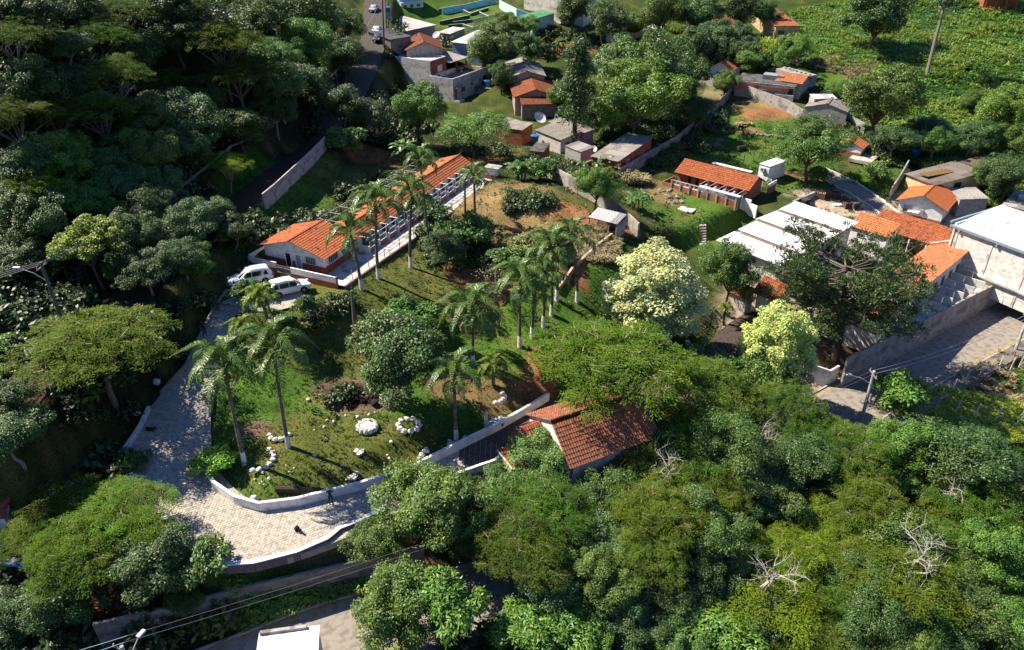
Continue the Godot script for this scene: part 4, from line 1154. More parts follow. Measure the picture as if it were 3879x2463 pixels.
func plants() -> void:
	var group := ""
	row_of_trees("the hillside forest", "first", "trees of the hillside forest", [["k", -54.65, -92.15, 0.76], ["d", -56, -104.2, 0.79], ["O", -51.53, -108.62, 0.83], ["d", -46, -110.51, 0.84], ["O", -41.45, -113.43, 0.78], ["m", -42.23, -136.79, 1.08], ["m", -38.45, -153.03, 1.31], ["m", -33.58, -161.27, 1.13]])
	row_of_trees("the hillside forest", "second", "trees of the hillside forest", [["O", -53.99, -87.35, 0.71], ["g", -52.31, -92.96, 0.66], ["O", -52.21, -101.48, 0.74], ["g", -49.52, -105.56, 0.83], ["d", -45.29, -109.24, 0.85], ["o", -39.6, -109.11, 0.92], ["b", -35.87, -118.74, 1], ["b", -35.08, -136.34, 1.06], ["d", -31.31, -145.15, 0.95]])
	row_of_trees("the hillside forest", "third", "trees of the hillside forest", [["d", -52.97, -84.37, 0.79], ["k", -50.94, -88.93, 0.71], ["o", -47.46, -92.76, 0.8], ["O", -47.14, -104.7, 0.7], ["k", -42.61, -105.49, 0.78], ["O", -37.62, -108.35, 0.78], ["m", -34, -113.82, 0.94], ["d", -32.04, -125.03, 0.88]])
	row_of_trees("the hillside forest", "fourth", "trees of the hillside forest", [["o", -52.37, -80.06, 0.69], ["O", -50.24, -84.61, 0.62], ["O", -47.37, -87.35, 0.7], ["d", -45.13, -93.47, 0.76], ["g", -41.59, -97.41, 1], ["d", -37.02, -103.17, 0.84], ["k", -34.16, -110.27, 0.75]])
	row_of_trees("the hillside forest", "fifth", "trees of the hillside forest", [["g", -51.28, -77.26, 0.7], ["b", -48.89, -80.88, 0.68], ["g", -46.37, -85, 0.71], ["m", -42.46, -86.94, 0.7], ["d", -40.1, -92.2, 0.7]])
	row_of_trees("the hillside forest", "sixth", "trees of the hillside forest", [["y", -50.52, -75.66, 0.58], ["b", -46.07, -76.97, 0.82], ["g", -43.41, -81.37, 0.7], ["m", -40.54, -83.52, 0.65]])
	row_of_trees("the hillside forest", "seventh", "trees of the hillside forest", [["m", -49.88, -73.71, 0.64], ["d", -47.96, -71.57, 0.66], ["d", -39.85, -78.64, 0.63], ["g", -34.97, -77.7, 0.65], ["d", -33.54, -81.57, 0.53], ["k", -31.3, -79.08, 0.46]])
	row_of_trees("the hillside forest", "eighth", "trees of the hillside forest", [["k", -48.82, -68.55, 0.56], ["d", -39.28, -73.32, 0.57], ["k", -36.62, -75.38, 0.5], ["g", -33.97, -71.51, 0.54]])
	row_of_trees("lower right forest", "first", "trees of the lower right forest", [["o", 11.26, -53.03, 0.59], ["o", 15.34, -52.83, 0.71], ["o", 17.68, -59.08, 0.76], ["m", 18.97, -52.06, 0.71], ["m", 21.83, -59.58, 0.69], ["O", 25.81, -57.96, 0.64], ["O", 27.84, -54.78, 0.62], ["o", 30.34, -53.94, 0.7], ["b", 36.42, -55.49, 0.67]])
	row_of_trees("lower right forest", "second", "trees of the lower right forest", [["m", 8.59, -48.76, 0.67], ["o", 13.21, -48.85, 0.61], ["o", 17.19, -48.67, 0.54], ["d", 20.97, -49.69, 0.57], ["d", 25.34, -52.45, 0.6], ["b", 34.58, -53.86, 0.53], ["m", 37.87, -53.72, 0.61], ["d", 40.54, -53.74, 0.99], ["g", 44.52, -54.74, 0.67]])
	row_of_trees("lower right forest", "third", "trees of the lower right forest", [["O", 2.43, -44.83, 0.64], ["g", 7.17, -42.89, 0.69], ["o", 11.45, -44.47, 0.66], ["m", 14.72, -44.54, 0.78], ["d", 23.21, -48.95, 0.53], ["y", 26.83, -47.57, 0.62], ["o", 29.92, -49.04, 0.65], ["m", 31.39, -47.02, 0.8], ["o", 41.59, -50.86, 0.72]])
	row_of_trees("lower right forest", "fourth", "trees of the lower right forest", [["O", 0.68, -41.28, 0.59], ["m", 4.46, -41.18, 0.48], ["o", 10.64, -41.95, 0.6], ["m", 16.71, -43.62, 0.63], ["y", 22.25, -43.75, 0.56], ["o", 27.43, -44.38, 0.63], ["m", 32.35, -45.09, 0.69], ["o", 36.11, -46.6, 0.56], ["b", 40.31, -45.16, 0.68], ["o", 43.81, -47.45, 0.41]])
	row_of_trees("lower right forest", "fifth", "trees of the lower right forest", [["g", 2.84, -39.83, 0.51], ["m", 6.96, -39.66, 0.58], ["k", 13.27, -40.1, 0.55], ["d", 15.73, -41.42, 0.56], ["o", 21.37, -41.63, 0.47], ["o", 24.86, -40.64, 0.51], ["m", 27.65, -42.06, 0.66], ["b", 30.82, -40.98, 0.58], ["m", 34.16, -41.97, 0.57], ["d", 38.24, -44.23, 0.59]])
	row_of_trees("lower right forest", "sixth", "trees of the lower right forest", [["l", 3.76, -37.14, 0.68], ["g", 8.14, -38.4, 0.5], ["k", 10.28, -38.14, 0.54], ["m", 12.28, -37.37, 0.46], ["l", 15.26, -37.53, 0.78], ["k", 18.56, -38.44, 0.54], ["o", 21.27, -38.14, 0.55], ["d", 27.86, -39.4, 0.62], ["b", 33.33, -40.1, 0.56], ["d", 35.83, -39.47, 0.63], ["b", 39.54, -40.94, 0.57]])
	row_of_trees("lower right forest", "seventh", "trees of the lower right forest", [["l", 1.16, -35.98, 0.66], ["b", 5.27, -36.16, 0.45], ["m", 18.55, -36.97, 0.46], ["m", 24.15, -37.54, 0.54], ["m", 29.54, -37.78, 0.58], ["g", 32.97, -38.27, 0.51], ["b", 37.89, -38.35, 0.55]])
	row_of_trees("village slope", "first", "trees among the village houses", [["d", 13.71, -187.02, 0.93], ["d", 20.81, -179.95, 1.05], ["m", 27.48, -183.91, 0.86], ["m", 33.52, -180.67, 1.16], ["m", 41.29, -182.21, 1.17], ["d", 51.36, -184.35, 0.97], ["m", 57.61, -186.2, 0.87]])
	row_of_trees("village slope", "second", "trees among the village houses", [["m", -1.34, -183.13, 0.75], ["b", 3.46, -183.42, 0.65], ["m", 23.45, -137.38, 2.13], ["d", 37.54, -161.72, 0.96], ["g", 42.79, -167.15, 1.28], ["d", 47.34, -168.59, 0.8], ["b", 54.9, -159.2, 0.67]])
	row_of_trees("village slope", "third", "trees among the village houses", [["m", -4.77, -165.66, 1.04], ["m", -2.06, -158.67, 0.67], ["m", 3.25, -169.77, 0.81], ["d", 30.84, -146.15, 1.15], ["d", 42.55, -162.54, 0.78], ["k", 47.16, -162.02, 0.77], ["b", 61.05, -144.75, 0.55]])
	row_of_trees("village slope", "fourth", "trees among the village houses", [["b", 9.18, -146.58, 0.54], ["d", 30.14, -138.88, 0.85], ["m", 40.9, -148.73, 0.54], ["m", 61.09, -127.85, 1.19], ["m", 83.55, -140.01, 0.52]])
	row_of_trees("village slope", "fifth", "trees among the village houses", [["m", 13.43, -129.77, 0.65], ["m", 16.85, -128.63, 0.8], ["d", 32.09, -132.64, 0.66], ["g", 62.4, -122.21, 0.77], ["g", 69.67, -127.55, 0.72], ["b", 68.88, -121.47, 0.71], ["g", 75.41, -123.37, 0.86], ["m", 81, -122.03, 0.77]])
	row_of_trees("village slope", "sixth", "trees among the village houses", [["b", 10.67, -93.4, 0.58], ["m", 73.52, -111.71, 0.76], ["d", 72.88, -108.82, 0.85], ["m", 81.7, -120.84, 0.61]])
	tree("feather_c", -36.21, -93.6, 0.53, 5.48, "feather_yellow", "tree", "bright yellow green feathery tree in front of the power pole above the block wall", "")
	tree("dome", -41.49, -68.84, 0.88, 4.3, "leaf_gold", "tree", "round golden green tree above the dark road, with one orange patch", "")
	tree("leafy_c", -36.03, -67.7, 0.54, 6.02, "leaf_deep", "tree", "dark bushy tree with bare twigs beside the dark bank", "")
	tree("bush", -33.39, -72.82, 0.83, 0.08, "leaf_bright", "tree", "small bright yellow green tree at the edge of the dark bank", "")
	tree("leafy_b", -39.31, -69.37, 0.44, 5.08, "leaf_deep", "tree", "dark leafy tree under the round golden tree", "")
	tree("bush", -45.59, -71.84, 0.92, 3.2, "leaf_mid", "tree", "leafy tree half covering the lower lamp pole", "")
	tree("feather_a", -36.17, -56.34, 0.95, 2.16, "feather_olive", "tree", "large olive feathery tree with pale twigs left of the paved drive", "")
	tree("bush", -46.63, -60.89, 0.68, 4.88, "leaf_bright", "tree", "small light green tree at the left edge by the dark road", "")
	tree("bush_b", -41.51, -57.53, 0.7, 5.22, "leaf_mid", "shrub", "low dark shrub behind the large feathery tree", "")
	tree("bush", -38.48, -58.66, 0.66, 5.38, "leaf_bright", "tree", "light green young tree beside the foot of the lamp pole", "")
	tree("leafy_c", -39.12, -47.09, 0.65, 4.68, "leaf_grey", "tree", "grey green broad-leaved tree at the lower left edge", "")
	tree("leafy_a", -39.79, -48.96, 0.36, 1.24, "leaf_deep", "tree", "dark tree above the grey green tree at the left edge", "")
	tree("feather_b", -36.39, -45.07, 0.61, 2.96, "feather_olive", "tree", "bright feathery tree over the tiled roof corner at lower left", "")
	tree("feather_c", -29.95, -43.51, 0.62, 5.82, "feather_mid", "tree", "bright feathery tree beside the wide bend of the paved drive", "")
	tree("feather_a", -31.79, -40.19, 0.71, 0.48, "feather_mid", "tree", "wide feathery tree over the blue framed carport", "")
	tree("feather_b", -38.95, -42.99, 0.42, 0.18, "feather_mid", "tree", "feathery tree at the far left edge over the carport", "")
	tree("leafy_a", -26.56, -40.03, 0.65, 5.1, "leaf_dark", "tree", "dark broad-leaved tree beside the lower bend of the drive", "")
	tree("bush_b", -22.96, -40.38, 0.94, 1.9, "leaf_mid", "shrub", "leafy shrub at the lower edge of the paved bend", "")
	tree("leafy_a", -33.08, -38.24, 0.58, 2, "leaf_dark", "tree", "dark tree at the bottom left above the concrete wall", "")
	tree("leafy_b", -36.85, -37.92, 0.47, 4.4, "leaf_deep", "tree", "dark tree in the bottom left corner", "")
	tree("leafy_c", -24.4, -39.08, 0.38, 3.04, "leaf_deep", "tree", "dark tree in front of the lower concrete wall", "")
	tree("bush", -25.63, -50.9, 0.85, 3.84, "leaf_lime", "shrub", "yellow green clipped shrub at the inner corner of the paved drive", "")
	tree("bush_b", -32.59, -50.9, 0.63, 4.72, "leaf_mid", "shrub", "dark shrub at the left edge of the paved drive", "")
	tree("leafy_b", -6.52, -45.13, 0.98, 0.38, "leaf_olive", "tree", "wide dark olive tree overhanging the curved white wall", "")
	tree("leafy_c", -10.72, -43.34, 0.58, 3.7, "leaf_olive", "tree", "olive tree leaning over the lower concrete wall", "")
	tree("leafy_a", -8.29, -36.35, 0.69, 1.78, "leaf_olive", "tree", "dark olive tree beside the asphalt road at the bottom", "")
	tree("leafy_c", -2.89, -44.24, 0.45, 4.36, "leaf_mid", "tree", "mid green tree below the wide olive tree", "")
	tree("bigleaf", -4.86, -36.99, 0.78, 0.56, "leaf_bright", "tree", "bright green large-leaved tree at the bottom beside the dark olive one", "")
	tree("leafy_c", 2.62, -51.01, 0.6, 0.5, "leaf_pale", "tree", "pale green leafy tree in front of the small dormer", "")
	tree("leafy_b", -0.32, -48.56, 0.58, 4.82, "leaf_mid", "tree", "green tree below the lean-to roof of the tiled house", "")
	tree("dense", 7.32, -53.51, 0.67, 4.78, "leaf_mid", "tree", "round dense green tree at the corner of the tiled house", "")
	tree("feather_a", 8.8, -57.86, 1.08, 0.36, "feather_mid", "tree", "big feathery umbrella tree with a forked trunk over the tiled house", "")
	tree("dense", 19.16, -63.81, 0.84, 1.98, "leaf_mid", "tree", "dense green tree beside the dark cobbled yard", "")
	tree("leafy_c", 25.92, -63.4, 0.79, 1.56, "leaf_olive", "tree", "olive tree below the smaller cream tree", "")
	tree("bush", 40.2, -64.38, 1.4, 2.56, "leaf_bright", "tree", "bright green young tree beside the concrete street light pole", "")
	tree("ficus", 15.1, -70.13, 1.18, 0.92, "ficus_cream", "fig_tree", "large cream variegated fig tree with aerial roots above the cobbled yard", "")
	tree("ficus", 26.56, -65.03, 0.91, 4.16, "ficus_cream2", "fig_tree", "smaller cream variegated fig tree beside the gate", "")
	tree("leafy_b", 24.69, -78.22, 0.79, 5.8, "leaf_mid", "tree", "dark green tree between the cream fig tree and the white shed", "")
	tree("leafy_a", -10.58, -57.91, 0.9, 0.26, "leaf_dark", "tree", "big dark glossy tree in the middle of the lawn, trunk in a white stone ring", "")
	tree("dense", -10.29, -67.27, 0.96, 0.06, "leaf_mango", "tree", "dense bushy mango tree on the slope with bright young leaves", "")
	tree("bush_b", -5.26, -83.65, 1.55, 0.6, "leaf_mid", "tree", "leafy green tree on the bank below the kennel walkway", "")
	tree("leafy_c", -7.73, -79.75, 0.5, 6.18, "leaf_deep", "tree", "dark tree on the shaded bank below the kennel walkway", "")
	tree("bush_b", -10.51, -91.55, 1.13, 5.8, "leaf_grey", "shrub", "grey green shrub against the kennel walkway", "")
	tree("bush_b", -20.75, -67.7, 0.66, 4.2, "leaf_mid", "shrub", "leafy shrub at the edge of the car park", "")
	tree("bush", -23.33, -66.12, 0.65, 0.48, "leaf_deep", "shrub", "dark shrub under the bright fishtail palm", "")
	tree("bare", -19.54, -66.77, 0.72, 2.78, "leaf_brown", "shrub", "brown half-bare shrub on the slope below the car park", "")
	tree("bush_b", 1.31, -82.68, 1.17, 0.52, "leaf_dry", "shrub", "rounded dry brownish shrub on the bank", "")
	tree("bush", -0.44, -79.66, 0.96, 1.3, "leaf_mid", "shrub", "green shrub beside the dry rounded shrub", "")
	tree("bush_b", -27.34, -70.17, 0.81, 3.9, "leaf_grey", "shrub", "silvery green shrub beside the parked white vehicle", "")
	tree("droopy", -5.68, -118.28, 1.19, 1.3, "leaf_soft", "tree", "light green drooping tree with a dark bent trunk above the kennel", "")
	tree("leafy_b", -15.08, -124.2, 0.93, 1.74, "leaf_soft", "tree", "bushy light green tree beside the unpainted concrete house", "")
	tree("leafy_a", -26.59, -119.46, 0.85, 5.5, "leaf_deep", "tree", "dark tree at the bend of the street in shade", "")
	tree("leafy_c", -22.02, -120.29, 0.8, 2.1, "leaf_deep", "tree", "dark green tree behind the tall banana clump", "")
	tree("bush", -24.93, -112.36, 1.41, 4.52, "leaf_mid", "shrub", "round shrub above the end of the block wall", "")
	tree("leafy_b", 20.73, -125.35, 1.41, 2.8, "leaf_gold2", "tree", "large round mango tree with yellow green top behind the compound wall", "")
	tree("cone", 10.35, -123.51, 1.68, 1.84, "leaf_deep2", "pine_tree", "tall dark conical pine tree among the village trees", "")
	tree("leafy_b", 46.4, -115.14, 1.19, 2.64, "leaf_mid", "tree", "round dark tree standing alone between the container and the little white kennel", "")
	tree("leafy_b", 81.2, -126.95, 1.07, 1.56, "leaf_gold2", "tree", "large tree with yellow green leaves at the right edge", "")
	tree("leafy_a", 74.63, -166.01, 1.4, 4.2, "leaf_deep2", "tree", "big dark tree standing alone on the upper grassy hillside", "")
	tree("slim", 80.01, -151.62, 1.21, 4.84, "leaf_grey", "tree", "tall slender tree with a pale leaning trunk on the hillside", "")
	tree("bamboo", 47.78, -158.33, 1.03, 1.76, "leaf_soft", "bamboo", "feathery bamboo clump left of the flat grey house", "")
	tree("bamboo", 58.15, -162.85, 0.88, 4.94, "leaf_gold2", "bamboo", "yellow green bamboo-like clump behind the block wall building", "")
	tree("bush", 41.6, -152.82, 1.12, 1.16, "leaf_mid", "shrub", "shrub on the compound wall corner beside the white gabled house", "")
	tree("bush_b", 48.06, -115.22, 0.82, 3.24, "leaf_bright", "shrub", "small shrub beside the white container", "")
	tree("bush_b", 57.43, -116.04, 1.07, 5.22, "leaf_pale", "tree", "pale green young tree beside the descending paved ramp", "")
	tree("bush_b", 20.73, -129.16, 1.07, 0.2, "leaf_mid", "shrub", "shrub among the bananas by the compound wall", "")
	tree("bush", 3.98, -104.64, 1.04, 4.56, "leaf_mid", "shrub", "shrub above the old retaining wall", "")
	tree("bush_b", -9.5, -107.2, 1.06, 3.3, "leaf_mid", "shrub", "shrub at the far end of the kennel building", "")
	tree("bush", 6.12, -79.45, 0.72, 1.24, "leaf_deep", "shrub", "dark shrub under the tall palms", "")
	tree("bare", -1.79, -73.05, 1.05, 5.58, "leaf_none", "dead_tree", "leafless pale shrub in the hollow below the bank", "")
	tree("bare", 9.23, -79, 0.8, 4.74, "leaf_none", "dead_tree", "leafless brown shrub inside the red dirt run", "")
	tree("bare", 15.17, -171.63, 1.33, 4.72, "leaf_none", "dead_tree", "leafless pale tree beside the dark conical pine", "")
	tree("bare", -38.26, -83.57, 0.92, 4.52, "leaf_none", "dead_tree", "pale leafless tree at the foot of the left forest", "")
	tree("bareleaf", 22.46, -53.7, 0.62, 6.16, "feather_olive", "tree", "tree with bleached bare branches in the lower right forest below the fig tree", "")
	tree("bareleaf", 12.95, -49.69, 0.67, 1.12, "feather_olive", "tree", "tree with long pale forking limbs in the middle of the lower right forest", "")
	tree("bareleaf", 19.2, -39.58, 0.73, 2.76, "feather_yellow", "tree", "half-dead tree with curved white branches beside the dark gap in the lower right forest", "")
	tree("bareleaf", 38.47, -50.06, 0.61, 3.88, "feather_olive", "tree", "tree with a bent white trunk near the right edge of the forest", "")
	tree("bareleaf", 30.86, -41.29, 0.79, 1.04, "feather_olive", "tree", "tree with many pale broken branches in the lower right forest", "")
	tree("bare", 17.77, -46.93, 0.97, 1.36, "leaf_none", "dead_tree", "bleached leafless tree behind the dark gap", "")
	tree("bare", 16.66, -49.7, 0.92, 2.22, "leaf_none", "dead_tree", "bleached leafless tree above the forked pale limbs", "")
	tree("bare", 30.67, -45.47, 1.04, 1.12, "leaf_none", "dead_tree", "bleached leafless tree beside the bent white trunk", "")
	tree("bare", 28.2, -51.29, 0.95, 6.2, "leaf_none", "dead_tree", "bleached leafless tree below the feathery crowns by the road", "")
	tree("bare", 23.66, -44.33, 0.94, 2.58, "leaf_none", "dead_tree", "bleached leafless tree beside the curved white branches", "")
	tree("bare", 41.13, -49.94, 0.95, 4.8, "leaf_none", "dead_tree", "bleached leafless tree near the right edge of the frame", "")
	tree("bare", 35.73, -49.67, 0.86, 2.32, "leaf_none", "dead_tree", "bleached leafless tree left of the bent white trunk", "")
	tree("bare", 27.07, -42.4, 0.86, 5.22, "leaf_none", "dead_tree", "bleached leafless tree low in the forest under the yellow green tree", "")
	tree("bare", 40.03, -43.86, 0.81, 3.68, "leaf_none", "dead_tree", "bleached leafless tree in the lower right corner of the forest", "")
	tree("bare", -40.19, -158.51, 1.21, 3.52, "leaf_none", "dead_tree", "bleached leafless tree on the upper left hillside", "")
	palm(gp(-23.25, -51.22), 9.98, P(0.23, 0, 0.2), 1.3, "palm on the lawn nearest the inner corner of the drive, long grey trunk", 16, 0, 1.3)
	palm(gp(-19.89, -53.13), 10.37, P(0.39, 0, 0.2), 1.3, "palm in the middle of the lawn casting a long straight shadow", 15, 0, 1.3)
	palm(gp(-5.15, -55.6), 7.13, P(0.08, 0, 0.2), 1.17, "palm beside the white curved wall, with a short white trunk", 16, 0, 1.3)
	palm(gp(0.8, -67.71), 7.72, P(-0.04, 0, 0.2), 1.23, "leftmost and tallest of the palms at the edge of the bright lawn", 16, 0, 1.3)
	palm(gp(2.1, -68.73), 5.32, P(0.23, 0, 0.2), 1.04, "shorter palm close behind the leftmost lawn-edge palm", 13, 0, 1.3)
	palm(gp(3.35, -70.24), 6.42, P(0.04, 0, 0.2), 1.1, "palm with a thick white trunk foot, second of the row up the slope", 14, 0, 1.3)
	palm(gp(4.27, -71.74), 7.8, P(-0.2, 0, 0.2), 1.17, "palm with a straight grey trunk, third of the row up the slope", 15, 0, 1.3)
	palm(gp(4.89, -73.56), 6.66, P(-0.06, 0, 0.2), 1.1, "palm behind the third one of the slope row", 13, 0, 1.3)
	palm(gp(7.17, -74), 7.54, P(-1, 0, 0.2), 1.17, "palm standing apart on the right of the slope row", 14, 0, 1.3)
	palm(gp(-4, -65.51), 5.74, P(0.19, 0, 0.2), 1.37, "bushy palm with hanging fronds left of the bright lawn", 20, 0, 0.8)
	palm(gp(-16.25, -73.17), 6.57, P(-0.45, 0, 0.2), 1.17, "palm at the corner of the white gabled building", 14, 0, 1.3)
	palm(gp(-14.8, -75.71), 8.75, P(0.55, 0, 0.2), 1.23, "palm in front of the orange roof, second along the walkway", 15, 0, 1.3)
	palm(gp(-11.66, -79.36), 8.68, P(0.77, 0, 0.2), 1.23, "palm before the middle of the long kennel, third along the walkway", 15, 0, 1.3)
	palm(gp(-4.75, -91.4), 5.97, P(0.04, 0, 0.2), 0.91, "small tattered palm at the far end of the walkway", 12, 0, 1.3)
	palm(gp(-10.41, -86.56), 9.81, P(-0.29, 0, 0.2), 0.98, "palm partly over the far orange roof", 13, 0, 1.3)
	palm(gp(-24.12, -65.56), 4.86, P(-0.26, 0, 0.2), 0.9, "bright yellow green fishtail palm beside the car park", 18, 1, 0)
	palm(gp(-25.91, -65.76), 1.5, P(-1.02, 0, 0.2), 0.7, "smaller bright palm below the fishtail palm", 12, 1, 0)
	palm(gp(-1.86, -62.46), 2.28, P(0.03, 0, 0.2), 0.75, "low clump palm in a stone ring above the curved wall", 16, 1, 0)
	palm(gp(3.1, -65.89), 2.57, P(0.16, 0, 0.2), 0.6, "dark low clump palm on the cut bank", 15, 1, 0)
	palm(gp(24.44, -76.55), 1.98, P(-0.03, 0, 0.2), 0.5, "young palm beside the dark gate", 9, 1, 0)
	palm(gp(19.73, -128.99), 3.29, P(-0.61, 0, 0.2), 0.91, "palm in the shade among the village trees", 12, 0, 0)
	palm(gp(42.67, -190.43), 2.82, P(0.16, 0, 0.2), 1.17, "palm at the top among the far trees", 13, 0, 0)
	banana(gp(-16.92, -113.93), 6, 1.25, 1.3, "tall banana clump with sunlit leaves below the street bend", 0)
	banana(gp(0.66, -103.81), 5, 1.2, 1.2, "banana clump on the dry mound above the kennel end", 0)
	banana(gp(30.13, -135.97), 6, 1.3, 1.8, "banana clump behind the compound wall beside the round mango", 0)
	banana(gp(17.01, -98.79), 5, 0.8, 1.3, "low banana clump on the lawn by the retaining wall", 0)
	banana(gp(11.71, -108.68), 4, 0.9, 1.2, "dry tattered bananas in front of the brick house", 0.5)
	banana(gp(15.16, -111.03), 3, 0.9, 1, "green bananas beside the brick house corner", 0.2)
	banana(gp(6.73, -177.55), 5, 1.2, 1.8, "bananas beside the small blue tank", 0.25)
	banana(gp(11.99, -178.51), 7, 1.1, 3.2, "row of withered bananas below the red soil plot", 0.65)
	banana(gp(17.49, -154.98), 4, 1, 1.6, "withered bananas beside the dark conical pine", 0.5)
	banana(gp(-2.82, -184.1), 3, 1, 1, "small banana plant beside the vegetable garden wall", 0)
	banana(gp(43.07, -187.31), 4, 1.1, 1.4, "bananas under the far tiled roof", 0)
	banana(gp(35.81, -137.3), 4, 0.8, 1.2, "low bananas at the foot of the compound wall", 0.2)
	banana(gp(61.34, -130.96), 2, 0.8, 0.6, "small banana plant behind the little white kennel", 0)
	great_pine(gp(36.5, -72.49), 11.67, 8.61, -1.05, "great dark umbrella-shaped pine over the orange roofs, with tufted branch ends")

func buildings() -> void:
	var o: Node3D
	rng.seed = 21
	o = thing("kennel_building", "long low white and red kennel building with an orange tiled roof and fenced runs", "kennel building", P(-20.18, 6.95, -75.04), 1.155)
	long_kennel(o)
	o = thing("tiled_kennel", "red clay tiled kennel on the lawn with brick fronted runs and white fence panels", "kennel building", P(30.53, 4.3, -109.05), -0.732, "")
	red_kennel(o, 11.96)
	o = thing("site_container", "white metal site container with an air conditioner on its end wall", "container", P(40.9, 3.73, -116.21), 0.678, "")
	bx(o, "body", P(0, 1.2, 0), P(4.38, 2.4, 1.89), K(0.78, 0.79, 0.8), "paint", 0)
	bx(o, "roof_sheet", P(0, 2.42, 0), P(4.42, 0.04, 1.93), K(0.82, 0.82, 0.82), "paint", 0)
	bx(o, "blue_trim", P(-2.21, 2.3, 0), P(0.04, 0.12, 1.95), K(0.08, 0.25, 0.5), "paint", 0)
	bx(o, "air_conditioner", P(-2.39, 1.75, -0.1), P(0.4, 0.5, 0.7), K(0.5, 0.5, 0.5), "paint", 0)
	bx(o, "fan_grille", P(-2.6, 1.75, -0.1), P(0.02, 0.36, 0.36), K(0.05, 0.06, 0.1), "metal", 0)
	bx(o, "rib", P(-1.75, 1.2, 0.97), P(0.05, 2.2, 0.03), K(0.7, 0.7, 0.7), "paint", 0)
	bx(o, "rib", P(-0.88, 1.2, 0.97), P(0.05, 2.2, 0.03), K(0.7, 0.7, 0.7), "paint", 0)
	bx(o, "rib", P(0, 1.2, 0.97), P(0.05, 2.2, 0.03), K(0.7, 0.7, 0.7), "paint", 0)
	bx(o, "rib", P(0.88, 1.2, 0.97), P(0.05, 2.2, 0.03), K(0.7, 0.7, 0.7), "paint", 0)
	bx(o, "rib", P(1.75, 1.2, 0.97), P(0.05, 2.2, 0.03), K(0.7, 0.7, 0.7), "paint", 0)
	bx(o, "door", P(-2.21, 1, 0.5), P(0.03, 1.9, 0.8), K(0.66, 0.67, 0.68), "paint", 0)
	o = thing("white_roofed_shed", "large shed with a bright white roof in four strips split by brown gutters", "shed", P(35.66, 1.3, -91.25), -0.902, "")
	strip_roof_shed(o, 9.53, 16.92)
	o = thing("gabled_house", "white gabled house with a bright orange tiled roof and pink base", "house", P(61.84, 1.09, -107.55), 0.876, "")
	gable(o, 6.43, 6.06, 2.5, 1.35, 0.5, "flat_tile", K(0.5, 0.155, 0.055), K(0.78, 0.77, 0.76), 0, 0.55, K(0.3, 0.14, 0.12), -1, 2.0)
	opening(o, "window", P(-3.22, 1.35, -1.7), -1.57, 1.25, 0.95, K(0.5, 0.48, 0.46), K(0.2, 0.19, 0.17), 4)
	bx(o, "awning", P(-3.57, 1.2, -0.8), P(0.7, 0.05, 1.5), K(0.8, 0.8, 0.8), "plaster", 0)
	bx(o, "satellite_box", P(-3.34, 1.4, 0.3), P(0.22, 0.6, 0.4), K(0.35, 0.3, 0.33), "plaster", 0)
	o = thing("warehouse", "big white roofed warehouse at the right edge with a grey blue gutter", "warehouse", P(63.43, -0.2, -89.98), -1.059, "")
	warehouse(o, 9.38, 10.4)
	o = thing("kennel_wing", "orange tiled wing with doors onto a row of grey concrete runs", "kennel building", P(62.07, -0.5, -93.1), -2.371)
	wing_c(o, 29.83)
	o = thing("veranda_wing", "orange tiled veranda wing on white posts, meeting the kennel wing in a valley", "building", P(62.07, -0.3, -93.1), 2.281)
	wing_b(o, 10.12)
	o = thing("tile_roof_block", "small white block with a yellowish orange tiled roof above the veranda wing", "building", P(48.24, 1.02, -94.5), -0.860, "")
	mono(o, 4.96, 2.37, 3.2, 4.2, 0.3, "tile", K(0.5, 0.2, 0.08), K(0.78, 0.77, 0.76), 0.02, "plaster", 2.0)
	opening(o, "window", P(-0.99, 2.3, 1.19), 0, 0.9, 0.5, K(0.3, 0.3, 0.3), K(0.02, 0.025, 0.03), 2)
	o = thing("courtyard_building", "white courtyard building with reddish clay tiles under the great pine", "building", P(30.75, 0.25, -79.29), -0.908, "")
	gable(o, 2.42, 3.06, 2.7, 1.2, 0.5, "tile", K(0.34, 0.105, 0.048), K(0.78, 0.77, 0.76), 0.08, 0, K(0.31, 0.09, 0.055), -1, 2.0)
	o = thing("courtyard_store", "low tiled store between the fig tree and the courtyard building", "building", P(26.99, 0.44, -79.73), -0.855, "")
	gable(o, 2.54, 1.42, 2.3, 0.8, 0.4, "tile", K(0.27, 0.095, 0.05), K(0.5, 0.45, 0.4), 0.1, 0, K(0.31, 0.09, 0.055), -1, 2.0)
	o = thing("utility_block", "white plastered block below the great pine", "building", P(33.78, 0.24, -76.23), -0.674, "")
	bx(o, "wall", P(0, 0.6, 0), P(1.17, 2.4, 1.54), K(0.78, 0.77, 0.76), "plaster", 0)
	bx(o, "roof_slab", P(0, 1.85, 0), P(1.37, 0.1, 1.74), K(0.6, 0.58, 0.55), "concrete", 0)
	o = thing("tiled_house", "white house with a brown clay tiled gable roof half hidden by trees", "house", P(3.45, -0.2, -52.1), 0.484)
	tiled_house(o)
	o = thing("concrete_house", "unfinished grey concrete house with a red upper room and a roof terrace", "house", P(-11.82, 5.4, -157.05), 1.037)
	concrete_house(o)
	o = thing("grey_shed", "long grey shed with a pale sheet roof below the light blue building", "shed", P(-26.45, 10.84, -195.18), 0.952, "")
	mono(o, 12, 10.28, 2.6, 3.6, 0.35, "sheet", K(0.52, 0.49, 0.46), K(0.2, 0.21, 0.22), 0, "plaster", 2.0)
	opening(o, "window", P(-2.04, 1.3, 5.14), 0, 0.7, 0.6, K(0.3, 0.3, 0.3), K(0.02, 0.025, 0.03), 2)
	o = thing("dark_sheds", "low dark roofed shed beside the street poles", "shed", P(-26.03, 13.25, -171.26), 0.773, "")
